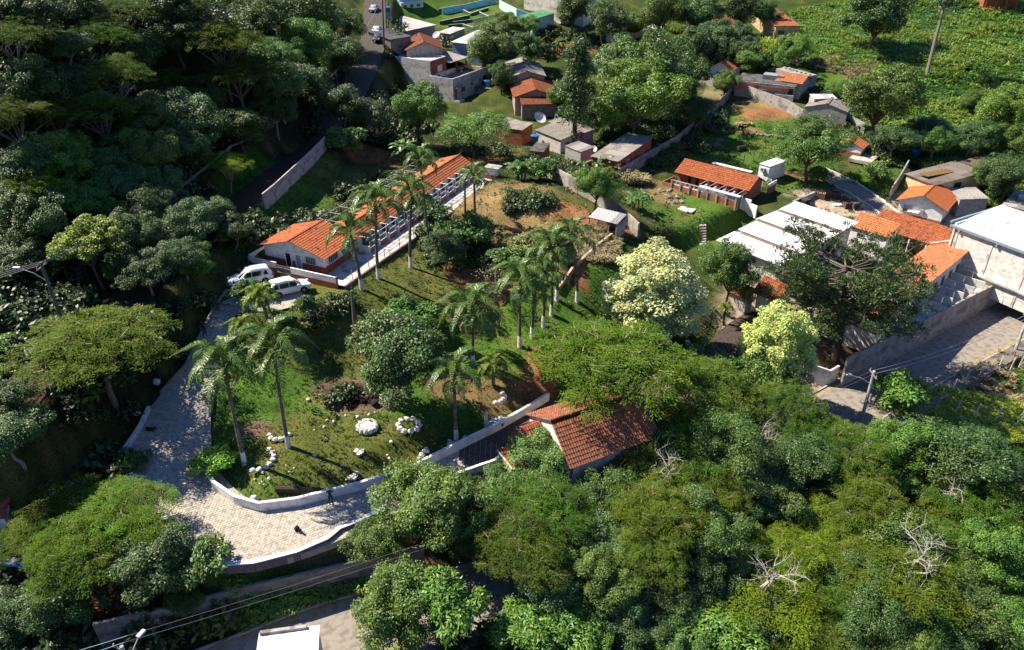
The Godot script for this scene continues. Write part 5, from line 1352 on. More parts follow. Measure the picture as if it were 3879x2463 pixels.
	mono(o, 5.32, 7.88, 2.2, 2.8, 0.2, "sheet", K(0.09, 0.09, 0.1), K(0.2, 0.18, 0.16), 0, "plaster", 2.0)
	o = thing("light_blue_building", "light blue building at the top edge with a white ground floor and small windows", "building", P(-26.06, 14.6, -212.39), 0.727, "")
	bx(o, "lower_storey", P(0, 0.8, 0), P(6.89, 2.6, 5), K(0.7, 0.72, 0.72), "plaster", 0)
	bx(o, "upper_storey", P(0, 3.9, -0.5), P(6.89, 3.8, 5), K(0.3, 0.56, 0.66), "plaster", 0)
	o.position += P(-1.33, 0, -1.49)
	opening(o, "window", P(-2.2, 1.1, 2.5), 0, 0.9, 0.7, K(0.3, 0.3, 0.32), K(0.02, 0.025, 0.03), 2)
	opening(o, "window", P(-0.14, 1.1, 2.5), 0, 0.9, 0.7, K(0.3, 0.3, 0.32), K(0.02, 0.025, 0.03), 2)
	opening(o, "window", P(1.93, 1.1, 2.5), 0, 0.9, 0.7, K(0.3, 0.3, 0.32), K(0.02, 0.025, 0.03), 2)
	opening(o, "upper_window", P(-2.07, 3.6, 2), 0, 1.4, 0.9, K(0.75, 0.75, 0.75), K(0.02, 0.025, 0.03), 2)
	opening(o, "upper_window", P(1.38, 3.6, 2), 0, 1.4, 0.9, K(0.75, 0.75, 0.75), K(0.02, 0.025, 0.03), 2)
	bx(o, "canopy", P(0, 2.15, 2.7), P(7.29, 0.12, 0.9), K(0.7, 0.7, 0.68), "plaster", 0)
	o = thing("blue_house", "blue grey house with a wide pale sheet roof beside the garden walls", "house", P(-7.17, 10.62, -177.83), -0.512, "")
	mono(o, 7.44, 10.54, 2.8, 3.6, 0.35, "sheet", K(0.62, 0.6, 0.57), K(0.2, 0.3, 0.42), 0, "plaster", 2.0)
	opening(o, "window", P(2.68, 1.2, 5.27), 0, 0.7, 0.8, K(0.6, 0.55, 0.4), K(0.02, 0.025, 0.03), 2)
	o = thing("pale_lean_to", "small pale roofed lean-to joining the grey shed and the blue house", "shed", P(-14.7, 9.89, -195.67), -0.552, "")
	mono(o, 3.43, 6.29, 2.3, 2.7, 0.2, "sheet", K(0.6, 0.58, 0.55), K(0.4, 0.38, 0.36), 0, "plaster", 2.0)
	o = thing("red_tile_house", "house with an old red tiled gable roof behind the concrete house", "house", P(-19.21, 10.93, -171.63), 1.759, "")
	gable(o, 10.05, 7.35, 2.6, 1.5, 0.4, "tile", K(0.27, 0.095, 0.05), K(0.4, 0.36, 0.32), 0.1, 0, K(0.31, 0.09, 0.055), -1, 2.0)
	o = thing("grey_building", "tall bare grey rendered building with a sheet roof at the top edge", "building", P(11.68, 15.37, -202.19), -0.989, "")
	mono(o, 15.62, 10.56, 4.6, 5.0, 0.15, "sheet", K(0.42, 0.39, 0.36), K(0.44, 0.42, 0.38), 0.0, "concrete", 1.0)
	opening(o, "window", P(7.81, 2.2, 0), 1.57, 1.1, 1.2, K(0.1, 0.1, 0.1), K(0.02, 0.025, 0.03), 2)
	o = thing("green_roof_hut", "small pale blue hut with a green sheet roof beside the grey building", "hut", P(5.67, 14.17, -189.88), -0.887, "")
	mono(o, 4.94, 6.6, 2.2, 3, 0.3, "sheet", K(0.1, 0.3, 0.15), K(0.5, 0.68, 0.74), 0, "plaster", 2.0)
	bx(o, "green_base", P(0, 0.25, 3.31), P(4.96, 0.7, 0.04), K(0.08, 0.25, 0.12), "plaster", 0)
	opening(o, "window", P(0.99, 1.7, 3.3), 0, 0.4, 0.4, K(0.7, 0.7, 0.7), K(0.02, 0.025, 0.03), 2)
	o = thing("small_white_house", "small white house with two dark windows behind the round dark trees", "house", P(16.18, 14.38, -197.03), 1.048, "")
	mono(o, 5.79, 5.13, 2.8, 3.0, 0.25, "sheet", K(0.34, 0.31, 0.28), K(0.6, 0.62, 0.62), 0.0, "plaster", 2.0)
	opening(o, "window", P(-1.45, 1.5, 2.57), 0, 0.6, 0.8, K(0.2, 0.25, 0.35), K(0.02, 0.025, 0.03), 2)
	opening(o, "window", P(1.16, 1.5, 2.57), 0, 0.6, 0.8, K(0.2, 0.25, 0.35), K(0.02, 0.025, 0.03), 2)
	o = thing("grey_sheet_house", "house with a grey corrugated gable roof and a rusty ridge, behind the red tiled house", "house", P(2.68, 7.27, -165.55), 1.651, "")
	gable(o, 13.41, 6.67, 2.6, 0.9, 0.4, "sheet", K(0.3, 0.275, 0.25), K(0.42, 0.36, 0.25), 0, 0, K(0.31, 0.09, 0.055), -1, 2.0)
	o = thing("laundry_house", "pink house with a mottled red tiled roof and washing hung under its veranda", "house", P(4.14, 5.49, -154.8), 1.645, "")
	gable(o, 11.38, 7.98, 2.7, 1.35, 0.4, "tile", K(0.3, 0.1, 0.048), K(0.4, 0.28, 0.26), 0.12, 0, K(0.31, 0.09, 0.055), -1, 2.0)
	mono(sub(o, "veranda", P(-7.29, 0, 0.4), -PI / 2), 6.55, 2.6, 1.9, 2.5, 0.2, "tile", K(0.28, 0.095, 0.05), K(0.25, 0.2, 0.18), 0.12)
	o = thing("brick_house", "bare orange brick house with a grey corrugated roof", "house", P(1.22, 4.67, -131.49), -0.521, "")
	mono(o, 3.21, 3.8, 2.7, 3, 0.12, "sheet", K(0.3, 0.275, 0.25), K(0.4, 0.16, 0.09), 0, "plaster", 2.0)
	bricks(o, 3.21, 3.8, 2.6, 0.3, 0.2, K(0.4, 0.15, 0.075), "fr")
	o = thing("brick_extension", "grey roofed extension on the left of the bare brick house", "house", P(-0.98, 4.28, -136.04), -0.836, "")
	mono(o, 2.74, 3.34, 2.6, 2.8, 0.1, "sheet", K(0.3, 0.275, 0.25), K(0.36, 0.16, 0.1), 0, "plaster", 2.0)
	o = thing("pink_house", "pink house with weathered grey sheet roofs", "house", P(7.76, 5.25, -126.16), -0.967, "")
	mono(o, 6.63, 4.22, 2.6, 3.3, 0.25, "sheet", K(0.27, 0.245, 0.22), K(0.5, 0.45, 0.42), 0, "plaster", 2.0)
	opening(o, "door", P(3.32, 1, 0.63), 1.57, 0.7, 1.9, K(0.3, 0.2, 0.15), K(0.02, 0.025, 0.03), 1)
	o = thing("pink_house_annex", "pink upper annex with a mesh window beside the pink house", "house", P(10.5, 5.37, -125.58), 0.083, "")
	mono(o, 1.94, 1.5, 2.6, 3, 0.2, "sheet", K(0.3, 0.275, 0.25), K(0.52, 0.26, 0.31), 0, "plaster", 2.0)
	opening(o, "window", P(0.39, 1.6, 0.75), 0, 0.5, 0.6, K(0.6, 0.55, 0.55), K(0.02, 0.025, 0.03), 2)
	opening(o, "window", P(0.97, 1.5, 0.15), 1.57, 0.9, 0.9, K(0.2, 0.15, 0.15), K(0.02, 0.025, 0.03), 2)
	o = thing("rear_sheet_roof", "second grey sheet roof running behind the pink house", "house", P(10.01, 5.26, -128.82), -0.925, "")
	mono(o, 8.57, 2.44, 2.9, 3.2, 0.2, "sheet", K(0.29, 0.265, 0.24), K(0.5, 0.27, 0.31), 0, "plaster", 2.0)
	o = thing("low_annex", "low grey roof in front of the pink house", "shed", P(10.58, 5.78, -117.66), -0.948, "")
	mono(o, 3.75, 2.61, 2.2, 2.5, 0.1, "sheet", K(0.36, 0.335, 0.31), K(0.35, 0.33, 0.31), 0, "plaster", 2.0)
	o = thing("tank_slab", "low brick block with a dark flat roof holding the blue tank", "building", P(4.42, 5.84, -118.58), -0.273, "")
	bx(o, "wall", P(0, 0.7, 0), P(2.13, 2.4, 4.42), K(0.37, 0.14, 0.08), "concrete", 0)
	bx(o, "roof_slab", P(0, 1.94, 0), P(2.33, 0.1, 4.62), K(0.1, 0.09, 0.085), "concrete", 0)
	bricks(o, 2.13, 4.42, 1.8, 0.3, 0.2, K(0.4, 0.15, 0.075), "fr")
	o = thing("red_brick_house", "red brick house with a broad grey sheet roof beside the compound wall", "house", P(17.28, 5.53, -116.82), -0.558, "")
	mono(o, 4.18, 12.87, 2.7, 3, 0.25, "sheet", K(0.34, 0.31, 0.28), K(0.33, 0.1, 0.06), 0, "plaster", 2.0)
	bricks(o, 4.18, 12.87, 2.5, 0.3, 0.2, K(0.36, 0.105, 0.06), "fr")
	opening(o, "window", P(2.09, 1.4, 2.57), 1.57, 0.8, 1.1, K(0.7, 0.7, 0.68), K(0.02, 0.025, 0.03), 2)
	opening(o, "window", P(2.09, 1.5, -2.83), 1.57, 0.7, 0.9, K(0.3, 0.3, 0.3), K(0.02, 0.025, 0.03), 2)
	o = thing("hillside_tile_house", "tiled house partly hidden by trees on the village slope", "house", P(35.16, 9.09, -163.78), 0.958, "")
	gable(o, 6.1, 7.2, 2.6, 1.3, 0.4, "tile", K(0.36, 0.115, 0.055), K(0.78, 0.77, 0.76), 0.06, 0, K(0.31, 0.09, 0.055), -1, 2.0)
	o = thing("tile_porch_roof", "small lighter tiled roof standing above the hidden hillside house", "house", P(38.67, 9.47, -166.63), -1.325, "")
	mono(o, 3.87, 2.51, 3, 3.5, 0.2, "tile", K(0.47, 0.19, 0.085), K(0.5, 0.45, 0.4), 0, "plaster", 2.0)
	o = thing("white_gable_house", "white gabled house with a red tiled roof beside the blue tank tower", "house", P(43.22, 9.04, -159.81), 0.948, "")
	gable(o, 5.23, 4.29, 2.6, 1.2, 0.4, "tile", K(0.4, 0.135, 0.065), K(0.78, 0.77, 0.76), 0.04, 0, K(0.31, 0.09, 0.055), -1, 2.0)
	o = thing("tile_porch", "small tiled porch in front of the white gabled house", "porch", P(41.49, 8.88, -159.14), -1.288, "")
	mono(o, 3.86, 1.18, 1.9, 2.3, 0.15, "tile", K(0.42, 0.16, 0.08), K(0.3, 0.3, 0.3), 0, "plaster", 2.0)
	o = thing("flat_grey_house", "flat roofed grey house with black roof sheets and orange brick strips", "house", P(49.25, 8.48, -150.56), -0.450, "")
	bx(o, "wall", P(0, 0.6, 0), P(10.87, 3.8, 6.85), K(0.36, 0.33, 0.3), "concrete", 0)
	bx(o, "roof_slab", P(0, 2.55, -0.3), P(11.17, 0.1, 6.85), K(0.1, 0.1, 0.1), "concrete", 0)
	bx(o, "roof_room", P(0.8, 3, -0.8), P(3.8, 0.9, 2.4), K(0.28, 0.27, 0.26), "concrete", 0)
	bx(o, "roof_slab", P(3.2, 2.72, 0.2), P(3.6, 0.08, 2.2), K(0.5, 0.5, 0.5), "concrete", 0)
	bx(o, "brick_band", P(-3.26, 1.6, 3.45), P(3.7, 1.2, 0.05), K(0.45, 0.18, 0.1), "concrete", 0)
	bx(o, "brick_band", P(1.74, 1.7, 3.45), P(5.44, 0.6, 0.05), K(0.45, 0.18, 0.1), "concrete", 0)
	opening(o, "window", P(-0.3, 1, 3.45), 0, 1.3, 0.7, K(0.5, 0.55, 0.55), K(0.02, 0.025, 0.03), 2)
	opening(o, "door", P(4.78, 1, 3.43), 0, 1, 2, K(0.1, 0.1, 0.1), K(0.02, 0.025, 0.03), 1)
	bx(o, "front_wall", P(3.91, -0.2, 4.73), P(3.4, 2.6, 0.18), K(0.45, 0.43, 0.4), "concrete", 0)
	o = thing("orange_hip_house", "house with a bright orange tiled roof behind the flat grey house", "house", P(53.76, 8.51, -149.46), -0.685, "")
	gable(o, 4.47, 4.53, 2.8, 0.9, 0.4, "tile", K(0.5, 0.2, 0.09), K(0.45, 0.42, 0.36), 0, 0, K(0.31, 0.09, 0.055), -1, 2.0)
	o = thing("block_wall_building", "unfinished grey block building behind the orange tiled roof", "building", P(55.25, 9.06, -153.07), -1.112, "")
	bx(o, "wall", P(0, 1, 0), P(7.67, 3.8, 3.14), K(0.3, 0.29, 0.28), "concrete", 0)
	bricks(o, 7.67, 3.14, 2.9, 0.4, 0.2, K(0.33, 0.315, 0.3), "fr")
	bx(o, "loose_block", P(-3.22, 3, 0), P(0.5, 0.3, 0.5), K(0.4, 0.39, 0.37), "concrete", 0)
	bx(o, "loose_block", P(-2.15, 3.06, 0), P(0.5, 0.3, 0.5), K(0.4, 0.39, 0.37), "concrete", 0.3)
	bx(o, "loose_block", P(-1.07, 3, 0), P(0.5, 0.3, 0.5), K(0.4, 0.39, 0.37), "concrete", 0.6)
	bx(o, "loose_block", P(0, 3.06, 0), P(0.5, 0.3, 0.5), K(0.4, 0.39, 0.37), "concrete", 0.9)
	bx(o, "loose_block", P(1.07, 3, 0), P(0.5, 0.3, 0.5), K(0.4, 0.39, 0.37), "concrete", 1.2)
	bx(o, "loose_block", P(2.15, 3.06, 0), P(0.5, 0.3, 0.5), K(0.4, 0.39, 0.37), "concrete", 1.5)
	bx(o, "loose_block", P(3.22, 3, 0), P(0.5, 0.3, 0.5), K(0.4, 0.39, 0.37), "concrete", 1.8)
	o = thing("hill_house", "house with a plain orange tiled roof on the grassy hillside", "house", P(60.33, 13.56, -186.52), 0.062, "")
	mono(o, 5.37, 15.66, 2.6, 3.9, 0.3, "tile", K(0.46, 0.17, 0.09), K(0.45, 0.36, 0.22), 0, "plaster", 2.0)
	opening(o, "window", P(-1.34, 1.3, 7.83), 0, 1.4, 0.8, K(0.15, 0.15, 0.17), K(0.02, 0.025, 0.03), 2)
	o = thing("brick_veranda_house", "brick house with a wooden veranda at the top right corner", "house", P(110.03, 19.01, -188.79), -0.262, "")
	bx(o, "wall", P(0, 1.5, 0), P(6.42, 4, 12.12), K(0.3, 0.11, 0.06), "concrete", 0)
	bx(o, "veranda_beam", P(0, 2.3, 7.26), P(7.02, 0.35, 0.3), K(0.33, 0.14, 0.07), "wood", 0)
	bx(o, "veranda_floor", P(0, 0.1, 6.86), P(6.42, 0.2, 1.6), K(0.4, 0.18, 0.1), "concrete", 0)
	bx(o, "veranda_post", P(-3.01, 1.2, 7.36), P(0.2, 2.3, 0.2), K(0.3, 0.15, 0.08), "wood", 0)
	bx(o, "veranda_post", P(-1, 1.2, 7.36), P(0.2, 2.3, 0.2), K(0.3, 0.15, 0.08), "wood", 0)
	bx(o, "veranda_post", P(1, 1.2, 7.36), P(0.2, 2.3, 0.2), K(0.3, 0.15, 0.08), "wood", 0)
	bx(o, "veranda_post", P(3.01, 1.2, 7.36), P(0.2, 2.3, 0.2), K(0.3, 0.15, 0.08), "wood", 0)
	bx(o, "roof", P(0, 3.6, 0.4), P(7.42, 0.2, 15.12), K(0.3, 0.1, 0.06), "roof", 0)
	o = thing("far_tile_roof", "low house with a dark red tiled roof far up the slope", "house", P(47.38, 12.87, -189.44), 0.115, "")
	mono(o, 10.91, 8.75, 1.8, 3, 0.3, "tile", K(0.26, 0.085, 0.045), K(0.3, 0.2, 0.15), 0.1, "plaster", 2.0)
	o = thing("far_white_roof", "low house with a pale sheet roof behind the tall dark trees", "house", P(28.32, 11.74, -186.57), 0.685, "")
	mono(o, 15.38, 3.17, 2.2, 2.6, 0.3, "sheet", K(0.6, 0.57, 0.54), K(0.6, 0.55, 0.5), 0, "plaster", 2.0)
	o = thing("grey_gable_roof", "house with a dark grey sheet gable roof behind the round dark tree", "house", P(56.96, 6.53, -138.6), 1.056, "")
	gable(o, 5.27, 7.13, 2.5, 1, 0.1, "sheet", K(0.24, 0.215, 0.2), K(0.4, 0.38, 0.36), 0, 0, K(0.31, 0.09, 0.055), -1, 2.0)
	o = thing("pale_rear_roof", "pale sheet roof behind the grey gable roof", "house", P(56.7, 7.36, -141.17), 0.024, "")
	mono(o, 4.05, 2.44, 2.6, 2.8, 0.1, "sheet", K(0.55, 0.55, 0.57), K(0.4, 0.38, 0.36), 0, "plaster", 2.0)
	o = thing("small_white_kennel", "little white and terracotta kennel with an orange tiled roof and a fenced slab", "kennel building", P(56.9, 4.55, -125.16), 0.919, "")
	gable(o, 2.85, 3.51, 1.7, 0.75, 0.3, "tile", K(0.48, 0.16, 0.065), K(0.78, 0.77, 0.76), 0, 0.8, K(0.36, 0.12, 0.08), -1, 2.0)
	bx(o, "slab", P(-0.57, 0.05, 2.36), P(5.8, 0.5, 3.6), K(0.45, 0.42, 0.38), "concrete", 0)
	bx(o, "slab_edge", P(-0.57, 0.1, 4.16), P(5.8, 0.45, 0.1), K(0.3, 0.1, 0.07), "plaster", 0)
	bars(o, "fence_post", [[P(2.33, 0, 4.06), P(2.43, 1.6, 4.06)]], 0.045, K(0.7, 0.7, 0.68))
	bars(o, "fence_post", [[P(2.33, 0, 3.44), P(2.43, 1.6, 3.44)]], 0.045, K(0.7, 0.7, 0.68))
	bars(o, "fence_post", [[P(2.33, 0, 2.82), P(2.43, 1.6, 2.82)]], 0.045, K(0.7, 0.7, 0.68))
	bars(o, "fence_post", [[P(2.33, 0, 2.2), P(2.43, 1.6, 2.2)]], 0.045, K(0.7, 0.7, 0.68))
	bars(o, "fence_post", [[P(2.33, 0, 1.58), P(2.43, 1.6, 1.58)]], 0.045, K(0.7, 0.7, 0.68))
	bars(o, "fence_post", [[P(2.33, 0, 0.96), P(2.43, 1.6, 0.96)]], 0.045, K(0.7, 0.7, 0.68))
	bars(o, "fence_post", [[P(2.33, 0, 0.34), P(2.43, 1.6, 0.34)]], 0.045, K(0.7, 0.7, 0.68))
	o = thing("weathered_house", "yellow walled house with a stained grey and brown sheet roof", "house", P(66.77, 2.52, -113.54), -1.170, "")
	mono(o, 5.13, 9.95, 2.4, 3.1, 0.3, "sheet", K(0.22, 0.19, 0.165), K(0.6, 0.5, 0.3), 0, "plaster", 2.0)
	opening(o, "doorway", P(2.56, 1.2, 0), 1.57, 1.6, 2, K(0.4, 0.4, 0.4), K(0.015, 0.015, 0.015), 1)
	bx(o, "rusty_sheet", P(-0.3, 2.95, 0.35), P(1.6, 0.04, 7.96), K(0.2, 0.12, 0.05), "roof", 0)
	o = thing("grey_lean_to", "wide grey sheet roof beside the orange tiled gabled house", "house", P(67.79, 1.28, -108.07), -0.301, "")
	mono(o, 2.04, 3.12, 2.3, 2.5, 0.15, "sheet", K(0.33, 0.31, 0.285), K(0.35, 0.33, 0.3), 0, "plaster", 2.0)
	o = thing("grey_lean_to", "grey sheet roof between the weathered house and the orange tiled gabled house", "house", P(67.89, 1.54, -108.16), -1.665, "")
	mono(o, 4.55, 3.83, 2.3, 2.6, 0.1, "sheet", K(0.36, 0.335, 0.31), K(0.35, 0.33, 0.3), 0, "plaster", 2.0)
	o = thing("brown_slab_roof", "low brown flat roof among bushes at the right", "shed", P(75.55, 3.26, -119.11), -1.096, "")
	mono(o, 2.5, 8.29, 2.2, 2.4, 0.1, "sheet", K(0.17, 0.13, 0.1), K(0.3, 0.28, 0.25), 0, "plaster", 2.0)
	o = thing("edge_house", "white and grey house with cluttered flat roofs at the right edge", "house", P(75.33, 0.94, -106.81), -0.733, "")
	bx(o, "wall", P(0, 0.6, 0), P(3.25, 3.8, 7.97), K(0.6, 0.58, 0.55), "plaster", 0)
	bx(o, "roof_slab", P(0, 2.55, 0), P(3.45, 0.1, 8.17), K(0.33, 0.31, 0.29), "concrete", 0)
	bx(o, "roof_room", P(0.6, 3, -0.6), P(2.2, 1, 2), K(0.45, 0.43, 0.4), "concrete", 0)
	roof_plane(o, "tiled_edge", "tile", P(-1.62, 1.6, 5.58), P(1, 0, 0), P(0, 0.6, -1.6).normalized(), 3.25, 1.7, K(0.4, 0.13, 0.07), 0.05)
	o = thing("open_shed", "open shed with a striped corrugated roof in the red dirt run", "shed", P(11.79, 6.65, -88.16), -0.605, "")
	var bs := MB.new()
	sheets(bs, P(-2.01, 1.8, 1.24), P(1, 0, 0), P(0, 0.5, -2.47).normalized(), 4.01, 2.47, K(0.5, 0.47, 0.46), 0.12, 0.3, 0.07)
	put(o, "roof", bs.mesh(), M.roof, "stuff")
	bx(o, "back_wall", P(0, 0.7, -1.14), P(3.71, 2.6, 0.14), K(0.25, 0.22, 0.2), "concrete", 0)
	bx(o, "end_wall", P(1.86, 0.5, 0), P(0.14, 2.4, 2.27), K(0.33, 0.32, 0.31), "concrete", 0)
	bx(o, "low_brick_wall", P(-1, 0.2, 1.04), P(1.92, 0.9, 0.12), K(0.42, 0.18, 0.1), "plaster", 0)
	bx(o, "post", P(-1.91, 0.5, 1.09), P(0.12, 2.6, 0.12), K(0.3, 0.22, 0.16), "wood", 0)
	bx(o, "post", P(-0.64, 0.5, 1.09), P(0.12, 2.6, 0.12), K(0.3, 0.22, 0.16), "wood", 0)
	bx(o, "post", P(0.64, 0.5, 1.09), P(0.12, 2.6, 0.12), K(0.3, 0.22, 0.16), "wood", 0)
	bx(o, "post", P(1.91, 0.5, 1.09), P(0.12, 2.6, 0.12), K(0.3, 0.22, 0.16), "wood", 0)
	o = thing("corner_tile_roof", "corner of a red tiled roof at the lower left edge", "house", P(-40.54, -0.86, -44.35), 0.119, "")
	mono(o, 1.52, 1.12, 2.6, 3.2, 0.2, "tile", K(0.36, 0.11, 0.05), K(0.78, 0.77, 0.76), 0.04, "plaster", 2.0)
	o = thing("carport", "grey roofed carport with bright blue metal frames at the left edge", "carport", P(-39.51, -3.88, -43.72), -0.144, "")
	bx(o, "roof_sheet", P(0, 2.7, 0), P(3.96, 0.06, 3.74), K(0.24, 0.25, 0.27), "paint", 0)
	bx(o, "blue_beam", P(0, 2.72, 1.87), P(4.06, 0.2, 0.2), K(0.06, 0.3, 0.62), "paint", 0)
	bx(o, "blue_beam", P(0, 2.72, -1.87), P(4.06, 0.2, 0.2), K(0.06, 0.3, 0.62), "paint", 0)
	bx(o, "blue_beam", P(1.98, 2.72, 0), P(0.2, 0.2, 3.54), K(0.06, 0.3, 0.62), "paint", 0)
	bx(o, "steel_post", P(1.88, 1.2, 1.77), P(0.12, 3, 0.12), K(0.5, 0.5, 0.52), "paint", 0)
	bx(o, "steel_post", P(1.88, 1.2, -1.77), P(0.12, 3, 0.12), K(0.5, 0.5, 0.52), "paint", 0)
	bx(o, "steel_post", P(-1.88, 1.2, 1.77), P(0.12, 3, 0.12), K(0.5, 0.5, 0.52), "paint", 0)
	bx(o, "steel_post", P(-1.88, 1.2, -1.77), P(0.12, 3, 0.12), K(0.5, 0.5, 0.52), "paint", 0)
	bx(o, "brace", P(-0.98, 2.76, 0), P(0.08, 0.08, 3.54), K(0.6, 0.61, 0.62), "paint", 0)
	bx(o, "brace", P(0.42, 2.76, 0), P(0.08, 0.08, 3.54), K(0.6, 0.61, 0.62), "paint", 0)
	bx(o, "brace", P(1.82, 2.76, 0), P(0.08, 0.08, 3.54), K(0.6, 0.61, 0.62), "paint", 0)
	bx(o, "brace", P(3.22, 2.76, 0), P(0.08, 0.08, 3.54), K(0.6, 0.61, 0.62), "paint", 0)
	o = thing("white_roof_block", "flat white roofed block at the bottom edge beside the asphalt road", "building", P(-15.55, -4.4, -34.5), 0.164, "")
	bx(o, "wall", P(0, 1.2, 0), P(4, 4, 2.47), K(0.72, 0.71, 0.7), "plaster", 0)
	bx(o, "roof_slab", P(0, 3.25, 0), P(4.2, 0.1, 2.67), K(0.78, 0.77, 0.75), "concrete", 0)
	bx(o, "parapet", P(-0.4, 3.4, -1.23), P(3.2, 0.25, 0.25), K(0.35, 0.33, 0.3), "concrete", 0)

func walls() -> void:
	kennel_walls(P(-20.18, 6.95, -75.04), 1.155)
	rng.seed = 31
	run_of_wall("compound_wall", "long grey panel wall climbing between the lawn and the village trees", [15.93, 5.57, -109.4, 17.35, 5.4, -111.86, 18.77, 5.23, -114.31, 20.19, 5.06, -116.77, 21.61, 4.88, -119.23, 23.16, 4.97, -121.2, 24.71, 5.05, -123.17, 26.26, 5.13, -125.14, 27.81, 5.21, -127.11, 29.21, 5.32, -129.57, 30.62, 5.42, -132.04, 32.02, 5.53, -134.5, 33.42, 5.64, -136.97, 35.15, 6.03, -139.13, 36.87, 6.43, -141.29, 38.6, 6.82, -143.44, 40.05, 7.31, -146.17, 41.5, 7.79, -148.9, 42.95, 8.28, -151.63], 1.9, 0.16, K(0.3, 0.285, 0.27), "concrete", 0.6, 0, P(1.2, 0.38, -1), K(0, 0, 0, 0), 1)
	run_of_wall("hill_wall", "grey stained wall below the flat grey house", [43.11, 8.36, -152.3, 44.37, 8.25, -150.02, 45.64, 8.15, -147.74, 46.9, 8.04, -145.46, 48.58, 7.82, -142.98, 50.25, 7.6, -140.5, 51.88, 6.86, -136.72], 2, 0.18, K(0.35, 0.33, 0.31), "concrete", 0.6, 0, Vector3.ZERO, K(0, 0, 0, 0), 0)
	run_of_wall("garden_boundary", "stained grey wall below the white gabled house", [36.81, 8.65, -159.99, 38.56, 8.55, -157.69, 40.31, 8.45, -155.4, 43.11, 8.36, -152.3], 1.6, 0.18, K(0.3, 0.28, 0.26), "concrete", 0.6, 0, Vector3.ZERO, K(0, 0, 0, 0), 0)
	run_of_wall("rear_wall", "grey wall with rain stains behind the little white kennel", [59.43, 6.45, -136.28, 60.41, 6.07, -134.2, 61.39, 5.68, -132.13, 63.04, 5.11, -128.59, 63.8, 4.63, -125], 2, 0.18, K(0.36, 0.345, 0.33), "concrete", 0.6, 0, Vector3.ZERO, K(0, 0, 0, 0), 0)
	run_of_wall("old_wall", "old stained concrete wall stepping down beside the dry mound", [5.04, 6.91, -107.47, 6.03, 7.06, -105.32, 7.02, 7.21, -103.16, 8.02, 7.36, -101.01, 9.46, 7.21, -99, 10.91, 7.05, -97, 12.22, 6.88, -94.69, 13.53, 6.7, -92.38, 14.61, 6.32, -90.02, 15.68, 5.93, -87.67], 2, 0.2, K(0.4, 0.36, 0.32), "concrete", 0.6, 0.05, P(0.4, 0.2, 1), K(0, 0, 0, 0), 0)
	run_of_wall("block_wall", "pale block wall curving beside the dark dirt road", [-30.63, 9.27, -88.92, -30.05, 9.29, -92.31, -29.61, 9.4, -94.97, -29.16, 9.51, -97.63, -28.68, 9.62, -100.59, -28.2, 9.73, -103.55, -27.99, 9.72, -106.12, -27.77, 9.72, -108.69, -27.56, 9.72, -111.26], 2, 0.18, K(0.4, 0.37, 0.36), "concrete", 0.6, 0, P(0.4, 0.2, 1), K(0, 0, 0, 0), 0)
	run_of_wall("yard_corner_wall", "grey block wall beside the weathered yellow walled house", [57.47, 2.19, -110.31, 58.84, 2.53, -112.16, 60.2, 2.86, -114.02, 61.72, 3.31, -116.2, 63.23, 3.76, -118.38], 2, 0.18, K(0.33, 0.31, 0.29), "concrete", 0.6, 0, Vector3.ZERO, K(0, 0, 0, 0), 0)
	run_of_wall("road_wall", "tall stained concrete wall beside the asphalt road on the right", [35.76, -3, -68.51, 38.69, -3, -70.52, 41.62, -3, -72.53, 44.31, -3, -74.27, 47.01, -3, -76.02, 49.54, -3, -77.81, 52.08, -3, -79.6, 54.61, -3, -81.39, 57.64, -3, -83.42, 60.66, -3, -85.46, 63.68, -3, -87.49, 66.9, -3, -89.74, 70.11, -3, -91.99, 72.64, -3, -93.7, 75.16, -3, -95.41, 77.68, -3, -97.12], 3.6, 0.22, K(0.34, 0.31, 0.285), "concrete", 0.6, 0.0, P(0.8, 0.4, 1), K(0, 0, 0, 0), 0)
	run_of_wall("lower_wall", "long dark concrete wall above the bottom road", [-30.19, -4, -36.57, -27.66, -4, -37.34, -25.13, -4, -38.12, -22.59, -4, -39.07, -20.04, -4, -40.02, -16.23, -4, -41.2, -12.09, -4, -42.5, -9.6, -4, -43.25, -7.11, -4, -43.99], 2.5, 0.22, K(0.2, 0.185, 0.17), "concrete", 0.6, 0, P(0.8, 0.4, 1), K(0, 0, 0, 0), 0)
	run_of_wall("lawn_wall", "curved white wall holding the lawn along the paved drive", [-26.26, 0.37, -50.25, -25.12, 0.23, -48.71, -22.84, 0.1, -47.08, -20.65, 0.02, -46.37, -17.72, 0, -46.93, -15.44, -0.01, -47.84, -12.78, -0.04, -48.9, -10.42, -0.06, -50.09, -8.35, -0.09, -51.31, -7.12, -0.09, -52.35, -5.89, -0.1, -53.38, -3.68, -0.1, -55.17, -1.75, -0.1, -56.67, -0.34, -0.08, -57.95, 1.07, -0.06, -59.23, 2.35, -0.04, -60.45, 3.63, -0.02, -61.67], 0.85, 0.22, K(0.74, 0.73, 0.74), "plaster", 0.6, 0, Vector3.ZERO, K(0.8, 0.8, 0.79), 0)
	run_of_wall("outer_kerb_wall", "low white topped wall on the outer bend of the paved drive", [-27.14, 0, -42.3, -25.75, 0, -41.66, -24.37, 0, -41.02, -21.45, 0, -40.48, -19.42, 0, -40.69, -17.95, 0, -41.23, -16.47, 0, -41.78, -14.46, 0, -43.09, -13.67, 0, -44.22, -12.44, 0, -44.91, -10.44, 0, -46.44], 0.3, 0.34, K(0.16, 0.12, 0.13), "plaster", 0.6, 0, Vector3.ZERO, K(0.8, 0.79, 0.79), 0)
